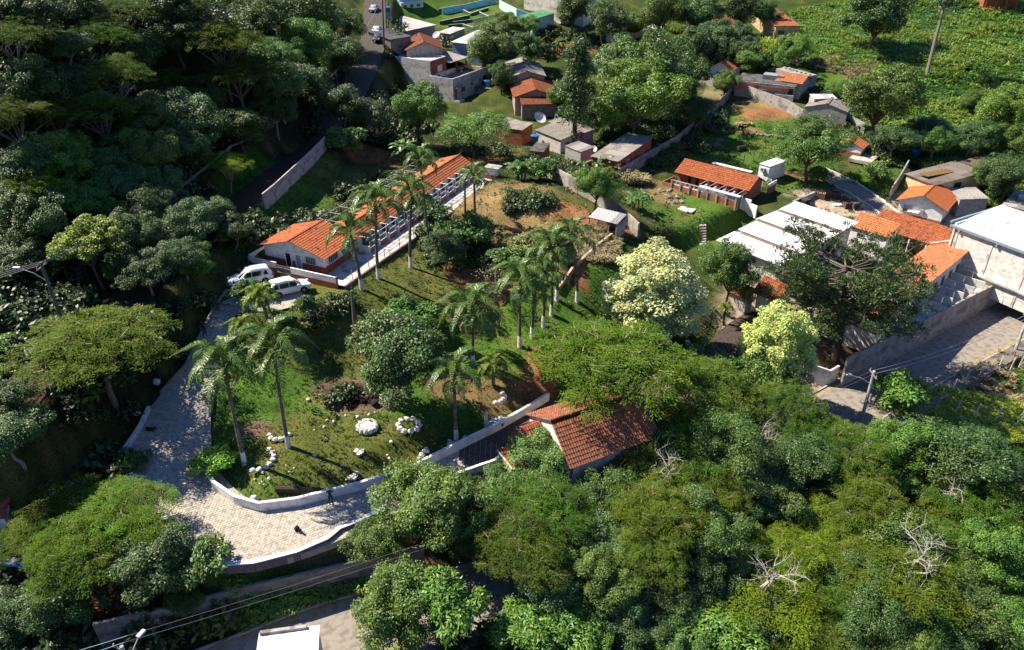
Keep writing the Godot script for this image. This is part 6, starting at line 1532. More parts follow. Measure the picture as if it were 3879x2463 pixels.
	run_of_wall("drive_kerb", "white kerb wall along the left side of the paved drive", [-34.24, 0.9, -51.86, -34.06, 1.1, -53.57, -33.89, 1.3, -55.28, -33.91, 1.76, -57.69], 0.45, 0.25, K(0.6, 0.58, 0.55), "plaster", 0.6, 0, Vector3.ZERO, K(0.66, 0.64, 0.62), 0)
	run_of_wall("upper_kerb", "brownish kerb wall along the upper paved drive by the dark bank", [-33.61, 2.01, -59.7, -31.95, 3.27, -62.8, -31.58, 4.38, -65.95, -31.29, 5.4, -69.55, -30.96, 5.82, -71.91, -30.63, 6.24, -74.27, -29.95, 6.7, -76.13], 0.4, 0.25, K(0.3, 0.25, 0.2), "plaster", 0.6, 0, Vector3.ZERO, K(0, 0, 0, 0), 0)
	run_of_wall("lane_wall", "low white wall on the near side of the lane to the tiled house", [-4.73, -0.1, -50.02, -2.75, -0.1, -51.11, -1.46, -0.1, -51.78, -0.84, -0.1, -52.8], 0.9, 0.2, K(0.66, 0.64, 0.6), "plaster", 0.6, 0, Vector3.ZERO, K(0.75, 0.74, 0.72), 0)
	run_of_wall("run_edge", "low brick edged kerb around the red dirt run", [4.96, 5.23, -74.38, 6.78, 6.23, -77.62, 7.84, 6.24, -79.56, 8.91, 6.25, -81.51, 9.97, 6.26, -83.46, 11.63, 6.43, -85.78, 13.3, 6.6, -88.1], 0.5, 0.2, K(0.42, 0.22, 0.13), "plaster", 0.6, 0, Vector3.ZERO, K(0.55, 0.4, 0.3), 0)
	run_of_wall("gate_wall", "white curved gate wall at the road entrance", [31.82, -1.65, -69.71, 33.15, -2.85, -69.24, 34.51, -3.19, -68.91, 35.78, -3.17, -69.87], 1.9, 0.22, K(0.76, 0.74, 0.73), "plaster", 0.6, 0, Vector3.ZERO, K(0, 0, 0, 0), 0)
	run_of_wall("cobble_kerb", "white kerb at the edge of the paved lane under the fig tree", [12.54, 0.9, -72.5, 14.19, 0.88, -70.93, 15.59, 0.64, -69.4], 0.25, 0.25, K(0.62, 0.6, 0.57), "plaster", 0.6, 0, Vector3.ZERO, K(0, 0, 0, 0), 0)
	run_of_wall("ramp_kerb", "pale kerb on the lower side of the paved ramp", [48.32, 3.37, -118.08, 49.43, 3.13, -116.16, 50.53, 2.9, -114.24, 51.64, 2.66, -112.32, 52.6, 2.35, -110.03, 53.56, 2.04, -107.75, 54.12, 1.87, -105.46, 54.69, 1.7, -103.18], 0.25, 0.25, K(0.5, 0.48, 0.44), "concrete", 0.6, 0, Vector3.ZERO, K(0, 0, 0, 0), 0)
	run_of_wall("ramp_kerb", "pale kerb on the upper side of the paved ramp", [51.32, 3.42, -120.79, 52.38, 3.23, -119.05, 53.43, 3.04, -117.31, 54.49, 2.86, -115.57, 55.43, 2.52, -112.78, 56.36, 2.18, -109.99, 56.78, 1.97, -107.48, 57.19, 1.75, -104.97], 0.25, 0.25, K(0.58, 0.56, 0.52), "concrete", 0.6, 0, Vector3.ZERO, K(0, 0, 0, 0), 0)
	run_of_wall("yard_wall", "grey concrete wall at the edge of the pallet yard", [39.8, 4.2, -102.33, 41.05, 3.78, -104.12, 42.3, 3.36, -105.91, 43.56, 2.93, -107.7, 44.81, 2.51, -109.49, 46.36, 2.59, -110.69], 0.9, 0.3, K(0.36, 0.34, 0.34), "concrete", 0.6, 0, Vector3.ZERO, K(0, 0, 0, 0), 0)
	run_of_wall("blue_wall", "long light blue wall at the top edge beside the garden", [-18.09, 13.63, -212.05, -14.82, 14.02, -212.92, -11.54, 14.42, -213.79, -7.95, 15.05, -215.17, -4.36, 15.69, -216.55], 1.6, 0.2, K(0.3, 0.6, 0.68), "plaster", 0.6, 0, Vector3.ZERO, K(0, 0, 0, 0), 0)
	run_of_wall("blue_wall", "pale blue wall with white render left of the tall grey building", [-3.19, 15.26, -212.16, -2.47, 15.37, -208.96, -1.76, 15.47, -205.76, -1.04, 15.58, -202.57, -0.33, 15.68, -199.37, 0.39, 15.79, -196.17, 1.11, 15.89, -192.97, 4.11, 15.1, -191.95], 1.8, 0.2, K(0.45, 0.66, 0.72), "plaster", 0.6, 0, Vector3.ZERO, K(0, 0, 0, 0), 0)
	run_of_wall("garden_wall", "dark green low garden wall with a pale top, nearest the grey shed", [-18.39, 12.11, -206.24, -14.55, 12.72, -207.26, -10.71, 13.34, -208.28], 0.75, 0.2, K(0.05, 0.11, 0.06), "plaster", 0.6, 0, Vector3.ZERO, K(0.5, 0.5, 0.45), 0)
	run_of_wall("garden_wall", "dark green low garden wall with a pale top, around the upper flower bed", [-12.57, 13.98, -212.43, -10.57, 13.56, -209.24, -6.04, 14.71, -211.21], 0.75, 0.2, K(0.05, 0.11, 0.06), "plaster", 0.6, 0, Vector3.ZERO, K(0.5, 0.5, 0.45), 0)
	run_of_wall("garden_wall", "dark green low garden wall with a pale top, around the right lawn bed", [-8.29, 13.96, -208.93, -7.44, 14.08, -205.87, -6.59, 14.19, -202.8, -5.74, 14.3, -199.74, -3.7, 15.76, -195.64], 0.75, 0.2, K(0.05, 0.11, 0.06), "plaster", 0.6, 0, Vector3.ZERO, K(0.5, 0.5, 0.45), 0)
	run_of_wall("garden_wall", "dark green low garden wall with a pale top, at the back of the garden", [-19, 14.09, -213.32, -15.5, 14.41, -213.96, -12, 14.73, -214.6, -8.5, 15.04, -215.24], 0.75, 0.2, K(0.05, 0.11, 0.06), "plaster", 0.6, 0, Vector3.ZERO, K(0.5, 0.5, 0.45), 0)
	run_of_wall("garden_wall", "dark green low garden wall with a pale top, across the middle of the garden", [-14.93, 12.07, -205.73, -9.92, 12.85, -204.51, -7.83, 13.58, -202.12, -5.74, 14.3, -199.74], 0.75, 0.2, K(0.05, 0.11, 0.06), "plaster", 0.6, 0, Vector3.ZERO, K(0.5, 0.5, 0.45), 0)
	run_of_wall("garden_wall", "dark green low garden wall with a pale top, at the front of the vegetable bed", [-15.98, 11.6, -204.19, -12.4, 11.95, -203.5, -10.96, 12, -200.72, -9.52, 12.04, -197.95, -7.29, 13.19, -194.74, -5.05, 14.34, -191.54], 0.75, 0.2, K(0.05, 0.11, 0.06), "plaster", 0.6, 0, Vector3.ZERO, K(0.5, 0.5, 0.45), 0)
	run_of_wall("plot_edge", "broken stone edge across the bare red soil plot", [9.19, 11.5, -182.44, 12.02, 12, -184.49, 14.41, 12.28, -186.02], 0.4, 0.3, K(0.12, 0.09, 0.07), "stone", 0.6, 0, Vector3.ZERO, K(0, 0, 0, 0), 0)
	run_of_wall("plot_wall", "grey block wall below the green roofed hut", [-1.29, 12.51, -184.74, 1.24, 13.12, -186.23, 3.92, 13.78, -188.19], 0.9, 0.2, K(0.25, 0.23, 0.2), "concrete", 0.6, 0, Vector3.ZERO, K(0, 0, 0, 0), 0)
	solo("concrete_slab", "white curved concrete panel against the brick kennel corner", "panel", MB.new().box(P(0, 0.7, 0), P(2.6, 1.8, 0.2), K(0.76, 0.74, 0.71), 0, 0).mesh(), M.plaster, gp(31.49, -102.98), -0.6)
	solo("concrete_slab", "middle white concrete panel between the kennel and the shed", "panel", MB.new().box(P(0, 0.7, 0), P(2.6, 1.8, 0.2), K(0.76, 0.74, 0.71), 0, 0).mesh(), M.plaster, gp(32.86, -102.68), -0.85)
	solo("concrete_slab", "white concrete panel touching the white roofed shed", "panel", MB.new().box(P(0, 0.7, 0), P(2.6, 1.8, 0.2), K(0.76, 0.74, 0.71), 0, 0).mesh(), M.plaster, gp(33.71, -101.74), -1.1)

func small_things() -> void:
	var o: Node3D
	rng.seed = 41
	car(P(-23.62, 6.7, -71.9), 0.506, 4.4, 1.68, 1.75, K(0.78, 0.78, 0.78), "white seven-seat car parked beside the white and terracotta wall")
	car(P(-28.42, 6.6, -74.29), 3.578, 4.7, 1.75, 1.85, K(0.62, 0.66, 0.72), "pale blue white car with people around it, half hidden by the fishtail palm")
	car(P(-32.52, 17.2, -193.12), -1.65, 4.2, 1.5, 1.7, K(0.3, 0.32, 0.36), "silver car highest up the street", false)
	car(P(-29.27, 15.38, -174.85), -1.6, 4.2, 1.5, 1.7, K(0.45, 0.48, 0.52), "silver grey car behind the dark one in the street", false)
	car(P(-28.31, 14.7, -169.98), -1.6, 4.2, 1.5, 1.7, K(0.02, 0.022, 0.05), "dark blue car nearest in the street", false)
	person(P(-14.98, -0.01, -47.11), 3.3, K(0.012, 0.05, 0.045), K(0.015, 0.075, 0.06), K(0.015, 0.012, 0.01), "worker in dark green clothes and a straw hat standing at the curved white wall", 1, K(0.55, 0.45, 0.28))
	person(P(-29.3, 6.22, -71.7), 0.6, K(0.45, 0.52, 0.6), K(0.03, 0.05, 0.11), K(0.015, 0.012, 0.01), "person in a light blue shirt and jeans near the front of the pale car", 0)
	person(P(-29.9, 6.38, -75.22), 0.9, K(0.05, 0.08, 0.06), K(0.02, 0.02, 0.022), K(0.015, 0.012, 0.01), "person in dark clothes standing at the far side of the pale car", 0)
	person(P(-27.86, 6.4, -72.12), -0.8, K(0.7, 0.72, 0.76), K(0.4, 0.4, 0.42), K(0.015, 0.012, 0.01), "person in a white shirt behind the fishtail palm beside the pale car", 1)
	person(P(-30.14, 5.99, -71.93), 0.2, K(0.03, 0.03, 0.035), K(0.02, 0.02, 0.02), K(0.015, 0.012, 0.01), "person in black standing beside the silvery shrub", 0)
	person(P(-31.26, 4.58, -66.62), 0.3, K(0.02, 0.022, 0.03), K(0.02, 0.03, 0.06), K(0.015, 0.012, 0.01), "person in dark clothes walking at the edge of the upper paved drive", 0)
	dog(P(-17.05, -0.01, -44.12), 0.5, "sitting", "black dog sitting upright in the middle of the paved drive")
	dog(P(-32.93, 1.3, -55.26), 1.4, "lying", "black dog lying on the shaded paving at the left edge")
	tank(P(-15.38, 8.75, -160.66), 0.75, 0.8, K(0.04, 0.17, 0.42), "blue water tank on the terrace against the red wall")
	tank(P(-22.13, 12.4, -174.99), 0.75, 1.2, K(0.04, 0.17, 0.42), "blue water tank behind the roof of the concrete house")
	tank(P(-5.07, 6.63, -163.75), 0.8, 1.2, K(0.2, 0.38, 0.5), "light blue water tank on the stair tower")
	tank(P(-3.56, 6.63, -165.53), 0.85, 1.15, K(0.5, 0.53, 0.56), "grey white water tank on the stair tower", K(0.5, 0.52, 0.54))
	tank(P(3.83, 6.45, -126.05), 0.7, 1, K(0.04, 0.17, 0.42), "blue water tank on the low brick block")
	tank(P(52.53, 9.7, -159.61), 0.75, 1.1, K(0.04, 0.17, 0.42), "blue water tank on the roof room of the flat grey house")
	tank(P(52.89, 8.6, -152.56), 0.7, 1.1, K(0.05, 0.22, 0.5), "bright blue water tank at the front of the flat grey house")
	tank(P(66.56, 4.7, -123.35), 0.8, 1.1, K(0.04, 0.17, 0.42), "blue water tank at the corner of the weathered house")
	tank(P(6.31, 8.4, -192.67), 0.7, 0.9, K(0.04, 0.17, 0.42), "blue water tank on a tall stand among the bananas")
	solo("tank_stand", "thin pale stand under the blue tank among the bananas", "stand", MB.new().bar(P(0, -1, 0), P(0, 2.6, 0), 0.16, 0.16, 8, K(0.5, 0.48, 0.45)).box(P(0, 2.55, 0), P(1.1, 0.1, 1.1), K(0.4, 0.38, 0.35)).mesh(), M.concrete, P(6.31, 5.8, -192.67))
	tank(P(40.14, 11.49, -162.68), 0.65, 0.9, K(0.25, 0.5, 0.62), "light blue water tank on a brick tower beside the white gabled house")
	solo("tank_tower", "orange brick tower under the light blue tank", "tower", MB.new().box(P(0, 0.8, 0), P(1.2, 3.0, 1.2), K(0.36, 0.13, 0.07)).mesh(), M.concrete, P(40.14, 9.19, -162.68))
	tank(P(-28.23, 17.95, -186.5), 0.7, 1.0, K(0.04, 0.17, 0.42), "blue water tank on a pillar beside the street")
	solo("tank_pillar", "grey pillar under the blue tank beside the street", "pillar", MB.new().box(P(0, 0.4, 0), P(1.0, 2.0, 1.0), K(0.34, 0.32, 0.3)).mesh(), M.concrete, P(-28.23, 16.55, -186.5))
	dish(P(7.19, 6.6, -148.68), -0.3, 0.95, K(0.55, 0.53, 0.51), "large mesh dish on the veranda roof of the laundry house", 0.7)
	dish(P(4.85, 6.9, -135.98), 0.6, 1.15, K(0.6, 0.58, 0.56), "large mesh dish above the roofs of the pink house", 0.7)
	dish(P(6.39, 8.2, -165.55), -0.6, 0.45, K(0.75, 0.75, 0.75), "small white dish on the grey sheet house", 0.7)
	dish(P(45.6, 9.9, -165.32), 0.3, 0.45, K(0.75, 0.75, 0.75), "white dish on the roof of the white gabled house", 0.7)
	dish(P(55.93, 9.2, -158.08), 0.3, 0.5, K(0.75, 0.75, 0.75), "left white dish on the orange hip roof", 0.7)
	dish(P(56.33, 9.2, -156.22), 0.6, 0.5, K(0.75, 0.75, 0.75), "right white dish on the orange hip roof", 0.7)
	dish(P(52.23, 8.2, -154.57), 0, 0.45, K(0.7, 0.7, 0.7), "upper white dish at the front of the flat grey house", 0.7)
	dish(P(52.48, 7.9, -154.29), 0, 0.45, K(0.75, 0.75, 0.75), "lower white dish at the front of the flat grey house", 0.7)
	dish(P(62.48, 6.2, -143.45), 0.6, 0.45, K(0.78, 0.78, 0.78), "white dish at the end of the grey gable roof", 0.7)
	dish(P(12.81, 6.9, -118.17), 0, 0.6, K(0.78, 0.78, 0.78), "white dish in front of the red brick house roof", 0.7)
	dish(P(48.49, 14.5, -199.3), 0.6, 1.4, K(0.5, 0.5, 0.48), "very large mesh dish above the far red tiled roof", 0.7)
	dish(P(60.66, 13.9, -198.98), 0.3, 0.45, K(0.78, 0.78, 0.78), "left small white dish far up the slope", 0.7)
	dish(P(61.66, 13.9, -198.14), 0.6, 0.45, K(0.78, 0.78, 0.78), "right small white dish far up the slope", 0.7)
	dish(P(-16.86, 13.2, -180.81), -0.6, 0.95, K(0.5, 0.5, 0.5), "mesh dish between the red tiled roof and the round tree", 0.7)
	dish(P(19.76, 13.2, -225.28), -0.6, 0.45, K(0.75, 0.75, 0.75), "white dish on the small white house", 0.7)
	solo("hanging_cloth", "mid blue cloth on the washing line, first from the left", "laundry", MB.new().box(P(0, -0.45, 0), P(0.62, 0.75, 0.03), K(0.2, 0.3, 0.55)).mesh(), M.cloth, P(3.28, 6.2, -148.12), -0.11, "washing on the line")
	solo("hanging_cloth", "light blue cloth on the washing line, second from the left", "laundry", MB.new().box(P(0, -0.45, 0), P(0.62, 0.95, 0.03), K(0.25, 0.42, 0.58)).mesh(), M.cloth, P(3.92, 6.2, -148.05), -0.11, "washing on the line")
	solo("hanging_cloth", "white cloth on the washing line, third from the left", "laundry", MB.new().box(P(0, -0.45, 0), P(0.62, 1.15, 0.03), K(0.7, 0.7, 0.72)).mesh(), M.cloth, P(4.55, 6.2, -147.97), -0.11, "washing on the line")
	solo("hanging_cloth", "pale grey cloth on the washing line, fourth from the left", "laundry", MB.new().box(P(0, -0.45, 0), P(0.62, 0.75, 0.03), K(0.6, 0.62, 0.66)).mesh(), M.cloth, P(5.19, 6.2, -147.9), -0.11, "washing on the line")
	solo("hanging_cloth", "sky blue cloth on the washing line, fifth from the left", "laundry", MB.new().box(P(0, -0.45, 0), P(0.62, 0.95, 0.03), K(0.4, 0.55, 0.66)).mesh(), M.cloth, P(5.83, 6.2, -147.83), -0.11, "washing on the line")
	solo("hanging_cloth", "dark navy cloth on the washing line, sixth from the left", "laundry", MB.new().box(P(0, -0.45, 0), P(0.62, 1.15, 0.03), K(0.02, 0.03, 0.12)).mesh(), M.cloth, P(6.47, 6.2, -147.76), -0.11, "washing on the line")
	solo("hanging_cloth", "navy cloth on the washing line, seventh from the left", "laundry", MB.new().box(P(0, -0.45, 0), P(0.62, 0.75, 0.03), K(0.03, 0.04, 0.16)).mesh(), M.cloth, P(7.11, 6.2, -147.69), -0.11, "washing on the line")
	solo("hanging_cloth", "pale blue cloth on the washing line, eighth from the left", "laundry", MB.new().box(P(0, -0.45, 0), P(0.62, 0.95, 0.03), K(0.35, 0.5, 0.68)).mesh(), M.cloth, P(7.75, 6.2, -147.62), -0.11, "washing on the line")
	pole(P(-41.34, 8.08, -60.84), 7.48, 0, "wooden pole with a street lamp above the dark road at left", -2.2, K(0.13, 0.11, 0.09), -0.15)
	pole(P(-37.1, 10.03, -97.03), 4.6, 0, "short wooden pole behind the block wall", 0, K(0.14, 0.12, 0.1), 0.41)
	pole(P(-31.6, 11.1, -141.85), 3.53, 0, "wooden pole with a lamp at the bend of the street", -2.2, K(0.15, 0.13, 0.11), -0.13)
	pole(P(-26.54, 14, -165.99), 9.8, 0, "tall dark pole beside the upper street", 0, K(0.1, 0.09, 0.085), 0.49)
	pole(P(-27.66, 15.7, -177.97), 7.17, 0, "second tall pole higher up the street", 0, K(0.2, 0.18, 0.16), 0.42)
	pole(P(35.77, -3.22, -62.53), 6.13, 0, "pale concrete pole with a long street lamp arm beside the road", -2.4, K(0.48, 0.46, 0.44), -0.17)
	pole(P(58.85, -2.96, -75.6), 4.81, 0, "concrete pole at the right edge beside the road", 0, K(0.5, 0.48, 0.46), -0.06)
	pole(P(-24.55, -4.8, -31.2), 8, 1.2, "white topped concrete pole at the bottom edge with a lamp", 1.2, K(0.5, 0.5, 0.5), 0)
	solo("white_post", "slender white post on the slope above the paved lane", "post", MB.new().bar(P(0, -0.3, 0), P(0.1, 2.87, 0), 0.1, 0.08, 8, K(0.62, 0.61, 0.6)).mesh(), M.concrete, P(9.21, 2.06, -69.97))
	wire(P(9.31, 3.78, -69.97), P(11.03, 1.04, -67.79), 0.1, 0.035, "pale blue stay rope from the slender white post", K(0.3, 0.36, 0.42))
	solo("dead_palm_trunk", "bare grey palm trunk without a crown on the slope", "dead palm", MB.new().path([P(0, -0.3, 0), P(-0.05, 1.2, 0), P(0, 2.67, 0), P(0.05, 4.45, 0)], 0.2, 0.12, 8, K(0.22, 0.19, 0.16)).mesh(), M.bark, P(-16.19, 4.47, -68.07))
	solo("dead_palm_trunk", "bare dark palm trunk beside the tattered palm", "dead palm", MB.new().path([P(0, -0.3, 0), P(0.05, 3, 0), P(0.1, 5.0, 0)], 0.16, 0.1, 8, K(0.1, 0.085, 0.07)).mesh(), M.bark, P(-6.03, 6.82, -92.11))
	wire(P(-41.49, 15.47, -61.34), P(-36.69, 14.52, -97.53), 1, 0.02, "upper cable from the leftmost lamp pole to the short wooden pole", K(0.2, 0.2, 0.2))
	wire(P(-41.49, 15.47, -60.84), P(-36.69, 14.52, -97.03), 1.15, 0.02, "middle cable from the leftmost lamp pole to the short wooden pole", K(0.2, 0.2, 0.2))
	wire(P(-41.49, 15.47, -60.34), P(-36.69, 14.52, -96.53), 1.3, 0.02, "lower cable from the leftmost lamp pole to the short wooden pole", K(0.2, 0.2, 0.2))
	wire(P(-36.69, 14.52, -97.53), P(-31.73, 14.54, -142.35), 1.2, 0.02, "upper cable from the short wooden pole to the street bend pole", K(0.2, 0.2, 0.2))
	wire(P(-36.69, 14.52, -97.03), P(-31.73, 14.54, -141.85), 1.35, 0.02, "middle cable from the short wooden pole to the street bend pole", K(0.2, 0.2, 0.2))
	wire(P(-36.69, 14.52, -96.53), P(-31.73, 14.54, -141.35), 1.5, 0.02, "lower cable from the short wooden pole to the street bend pole", K(0.2, 0.2, 0.2))
	wire(P(-31.73, 14.54, -142.1), P(-26.05, 23.71, -166.24), 0.8, 0.02, "upper cable from the street bend pole to the tall street pole", K(0.2, 0.2, 0.2))
	wire(P(-31.73, 14.54, -141.6), P(-26.05, 23.71, -165.74), 0.95, 0.02, "middle cable from the street bend pole to the tall street pole", K(0.2, 0.2, 0.2))
	wire(P(-86.49, 13.97, -33.34), P(-41.49, 15.47, -61.34), 1, 0.02, "upper cable leaving the left edge towards the leftmost lamp pole", K(0.2, 0.2, 0.2))
	wire(P(-86.49, 13.97, -32.84), P(-41.49, 15.47, -60.84), 1.15, 0.02, "middle cable leaving the left edge towards the leftmost lamp pole", K(0.2, 0.2, 0.2))
	wire(P(-86.49, 13.97, -32.34), P(-41.49, 15.47, -60.34), 1.3, 0.02, "lower cable leaving the left edge towards the leftmost lamp pole", K(0.2, 0.2, 0.2))
	wire(P(35.61, 2.81, -62.78), P(58.79, 1.74, -75.85), 0.7, 0.03, "upper cable between the two concrete road poles", K(0.3, 0.3, 0.3))
	wire(P(35.61, 2.81, -62.28), P(58.79, 1.74, -75.35), 0.85, 0.03, "middle cable between the two concrete road poles", K(0.3, 0.3, 0.3))
	wire(P(-24.55, 3.1, -32.05), P(35.61, 2.81, -62.78), 1.5, 0.01, "upper cable from the bottom pole along the road under the trees", K(0.25, 0.25, 0.25))
	wire(P(-24.55, 3.1, -31.55), P(35.61, 2.81, -62.28), 1.65, 0.01, "middle cable from the bottom pole along the road under the trees", K(0.25, 0.25, 0.25))
	wire(P(-38.55, 2.5, -28.05), P(-24.55, 3.1, -32.05), 0.4, 0.02, "upper cable leaving the bottom pole to the left", K(0.3, 0.4, 0.4))
	wire(P(-38.55, 2.5, -27.55), P(-24.55, 3.1, -31.55), 0.55, 0.02, "middle cable leaving the bottom pole to the left", K(0.3, 0.4, 0.4))
	var rk := []
	for k in 5: rk.append(MB.new().rock(P(0, 0.12, 0), P(0.32, 0.22, 0.26), rng, K(0.72, 0.7, 0.67)).mesh())
	solo("concrete_block", "pale concrete block lying on the lawn near the curved wall", "block", MB.new().box(P(0, 0.1, 0), P(0.5, 0.2, 0.32), K(0.6, 0.56, 0.5), 7.25).mesh(), M.concrete, P(-13.77, 0.95, -52.68), 0.3, "loose concrete blocks on the lawn")
	solo("concrete_block", "pale concrete block lying on the lawn near the curved wall", "block", MB.new().box(P(0, 0.1, 0), P(0.5, 0.2, 0.32), K(0.6, 0.56, 0.5), 7.42).mesh(), M.concrete, P(-13.5, 0.89, -52.37), 0.3, "loose concrete blocks on the lawn")
	solo("concrete_block", "pale concrete block lying on the lawn near the curved wall", "block", MB.new().box(P(0, 0.1, 0), P(0.5, 0.2, 0.32), K(0.6, 0.56, 0.5), 7.68).mesh(), M.concrete, P(-13.22, 0.93, -52.61), 0.3, "loose concrete blocks on the lawn")
	solo("concrete_block", "pale concrete block lying on the lawn near the curved wall", "block", MB.new().box(P(0, 0.1, 0), P(0.5, 0.2, 0.32), K(0.6, 0.56, 0.5), 7.55).mesh(), M.concrete, P(-13.36, 0.91, -52.48), 0.3, "loose concrete blocks on the lawn")
	solo("concrete_block", "pale concrete block lying on the lawn near the curved wall", "block", MB.new().box(P(0, 0.1, 0), P(0.5, 0.2, 0.32), K(0.6, 0.56, 0.5), 7.18).mesh(), M.concrete, P(-13.57, 0.14, -50.58), 0.3, "loose concrete blocks on the lawn")
	solo("concrete_block", "pale concrete block lying on the lawn near the curved wall", "block", MB.new().box(P(0, 0.1, 0), P(0.5, 0.2, 0.32), K(0.6, 0.56, 0.5), 7.14).mesh(), M.concrete, P(-13.57, 0.03, -50.22), 0.3, "loose concrete blocks on the lawn")
	solo("concrete_block", "pale concrete block lying on the lawn near the curved wall", "block", MB.new().box(P(0, 0.1, 0), P(0.5, 0.2, 0.32), K(0.6, 0.56, 0.5), 6.84).mesh(), M.concrete, P(-13.93, 0.09, -50.22), 0.3, "loose concrete blocks on the lawn")
	o = solo("painted_stone", "largest white stone against the curved wall", "stone", rk[1], M.stone, P(-7.78, -0.05, -53.88), 1.3, "white-painted stones scattered on the lawn")
	o.scale = Vector3.ONE * 1.32
	o = solo("painted_stone", "middle white stone of the heap by the curved wall", "stone", rk[2], M.stone, P(-8.07, -0.1, -53.31), 2.6, "white-painted stones scattered on the lawn")
	o.scale = Vector3.ONE * 1.2
	o = solo("painted_stone", "lowest white stone of the heap by the curved wall", "stone", rk[3], M.stone, P(-8.32, -0.09, -52.86), 3.9, "white-painted stones scattered on the lawn")
	o.scale = Vector3.ONE * 0.9
	o = solo("painted_stone", "white stone in the shadow of the leaning palm trunk", "stone", rk[4], M.stone, P(-17.35, 0.92, -52.2), 5.2, "white-painted stones scattered on the lawn")
	o.scale = Vector3.ONE * 0.78
	o = solo("painted_stone", "white stone on the shaded edge below the feathery tree", "stone", rk[0], M.stone, P(-32.62, 0.6, -49.44), 0, "white-painted stones scattered on the lawn")
	o.scale = Vector3.ONE * 1.2
	o = solo("painted_stone", "second white stone at the edge of the drive below the feathery tree", "stone", rk[1], M.stone, P(-32.36, 0.6, -49.53), 1.3, "white-painted stones scattered on the lawn")
	o.scale = Vector3.ONE * 1.08
	o = solo("painted_stone", "tall white-painted stone beside the drive under the big feathery tree", "stone", rk[2], M.stone, P(-34.28, 2.61, -60.85), 2.6, "white-painted stones scattered on the lawn")
	o.scale = Vector3.ONE * 1.56
	o = solo("painted_stone", "white-painted stump stone on the lawn near the wall corner", "stone", rk[3], M.stone, P(-21.54, 0.06, -47.61), 3.9, "white-painted stones scattered on the lawn")
	o.scale = Vector3.ONE * 1.2
	o = solo("painted_stone", "white-painted stump stone beside the start of the curved wall", "stone", rk[4], M.stone, P(-21.51, 0.06, -47.64), 5.2, "white-painted stones scattered on the lawn")
	o.scale = Vector3.ONE * 1.2
	o = solo("painted_stone", "white stone post in the shade left of the drive", "stone", rk[0], M.stone, P(-34.9, 1.63, -57.2), 0, "white-painted stones scattered on the lawn")
	o.scale = Vector3.ONE * 1.2
	o = thing("stone_ring", "round white stone planter in the middle of the lawn", "stone ring", P(-13.22, 1.39, -55.52))
	put(o, "ring_stone", MB.new().rock(P(0.8, 0.14, 0), P(0.3, 0.34, 0.24), rng, K(0.72, 0.7, 0.67)).mesh(), M.stone)
	put(o, "ring_stone", MB.new().rock(P(0.69, 0.14, 0.4), P(0.3, 0.34, 0.24), rng, K(0.72, 0.7, 0.67)).mesh(), M.stone)
	put(o, "ring_stone", MB.new().rock(P(0.4, 0.14, 0.69), P(0.3, 0.34, 0.24), rng, K(0.72, 0.7, 0.67)).mesh(), M.stone)
	put(o, "ring_stone", MB.new().rock(P(0, 0.14, 0.8), P(0.3, 0.34, 0.24), rng, K(0.72, 0.7, 0.67)).mesh(), M.stone)
	put(o, "ring_stone", MB.new().rock(P(-0.4, 0.14, 0.69), P(0.3, 0.34, 0.24), rng, K(0.72, 0.7, 0.67)).mesh(), M.stone)
	put(o, "ring_stone", MB.new().rock(P(-0.69, 0.14, 0.4), P(0.3, 0.34, 0.24), rng, K(0.72, 0.7, 0.67)).mesh(), M.stone)
	put(o, "ring_stone", MB.new().rock(P(-0.8, 0.14, 0), P(0.3, 0.34, 0.24), rng, K(0.72, 0.7, 0.67)).mesh(), M.stone)
	put(o, "ring_stone", MB.new().rock(P(-0.69, 0.14, -0.4), P(0.3, 0.34, 0.24), rng, K(0.72, 0.7, 0.67)).mesh(), M.stone)
	put(o, "ring_stone", MB.new().rock(P(-0.4, 0.14, -0.69), P(0.3, 0.34, 0.24), rng, K(0.72, 0.7, 0.67)).mesh(), M.stone)
	put(o, "ring_stone", MB.new().rock(P(0, 0.14, -0.8), P(0.3, 0.34, 0.24), rng, K(0.72, 0.7, 0.67)).mesh(), M.stone)
	put(o, "ring_stone", MB.new().rock(P(0.4, 0.14, -0.69), P(0.3, 0.34, 0.24), rng, K(0.72, 0.7, 0.67)).mesh(), M.stone)
	put(o, "ring_stone", MB.new().rock(P(0.69, 0.14, -0.4), P(0.3, 0.34, 0.24), rng, K(0.72, 0.7, 0.67)).mesh(), M.stone)
	put(o, "planter_fill", MB.new().lathe(P(0, 0.3, 0), [Vector2(0.65, 0.0), Vector2(0.4, 0.12), Vector2(0, 0.14)], 12, K(0.7, 0.68, 0.65)).mesh(), M.stone)
	o = thing("stone_ring", "white stone ring around the trunk of the big dark tree", "stone ring", P(-9.5, 1.21, -56.01))
	put(o, "ring_stone", MB.new().rock(P(0.95, 0.11, 0), P(0.34, 0.28, 0.27), rng, K(0.72, 0.7, 0.67)).mesh(), M.stone)
	put(o, "ring_stone", MB.new().rock(P(0.77, 0.11, 0.56), P(0.34, 0.28, 0.27), rng, K(0.72, 0.7, 0.67)).mesh(), M.stone)
	put(o, "ring_stone", MB.new().rock(P(0.29, 0.11, 0.9), P(0.34, 0.28, 0.27), rng, K(0.72, 0.7, 0.67)).mesh(), M.stone)
	put(o, "ring_stone", MB.new().rock(P(-0.29, 0.11, 0.9), P(0.34, 0.28, 0.27), rng, K(0.72, 0.7, 0.67)).mesh(), M.stone)
	put(o, "ring_stone", MB.new().rock(P(-0.77, 0.11, 0.56), P(0.34, 0.28, 0.27), rng, K(0.72, 0.7, 0.67)).mesh(), M.stone)
	put(o, "ring_stone", MB.new().rock(P(-0.95, 0.11, 0), P(0.34, 0.28, 0.27), rng, K(0.72, 0.7, 0.67)).mesh(), M.stone)
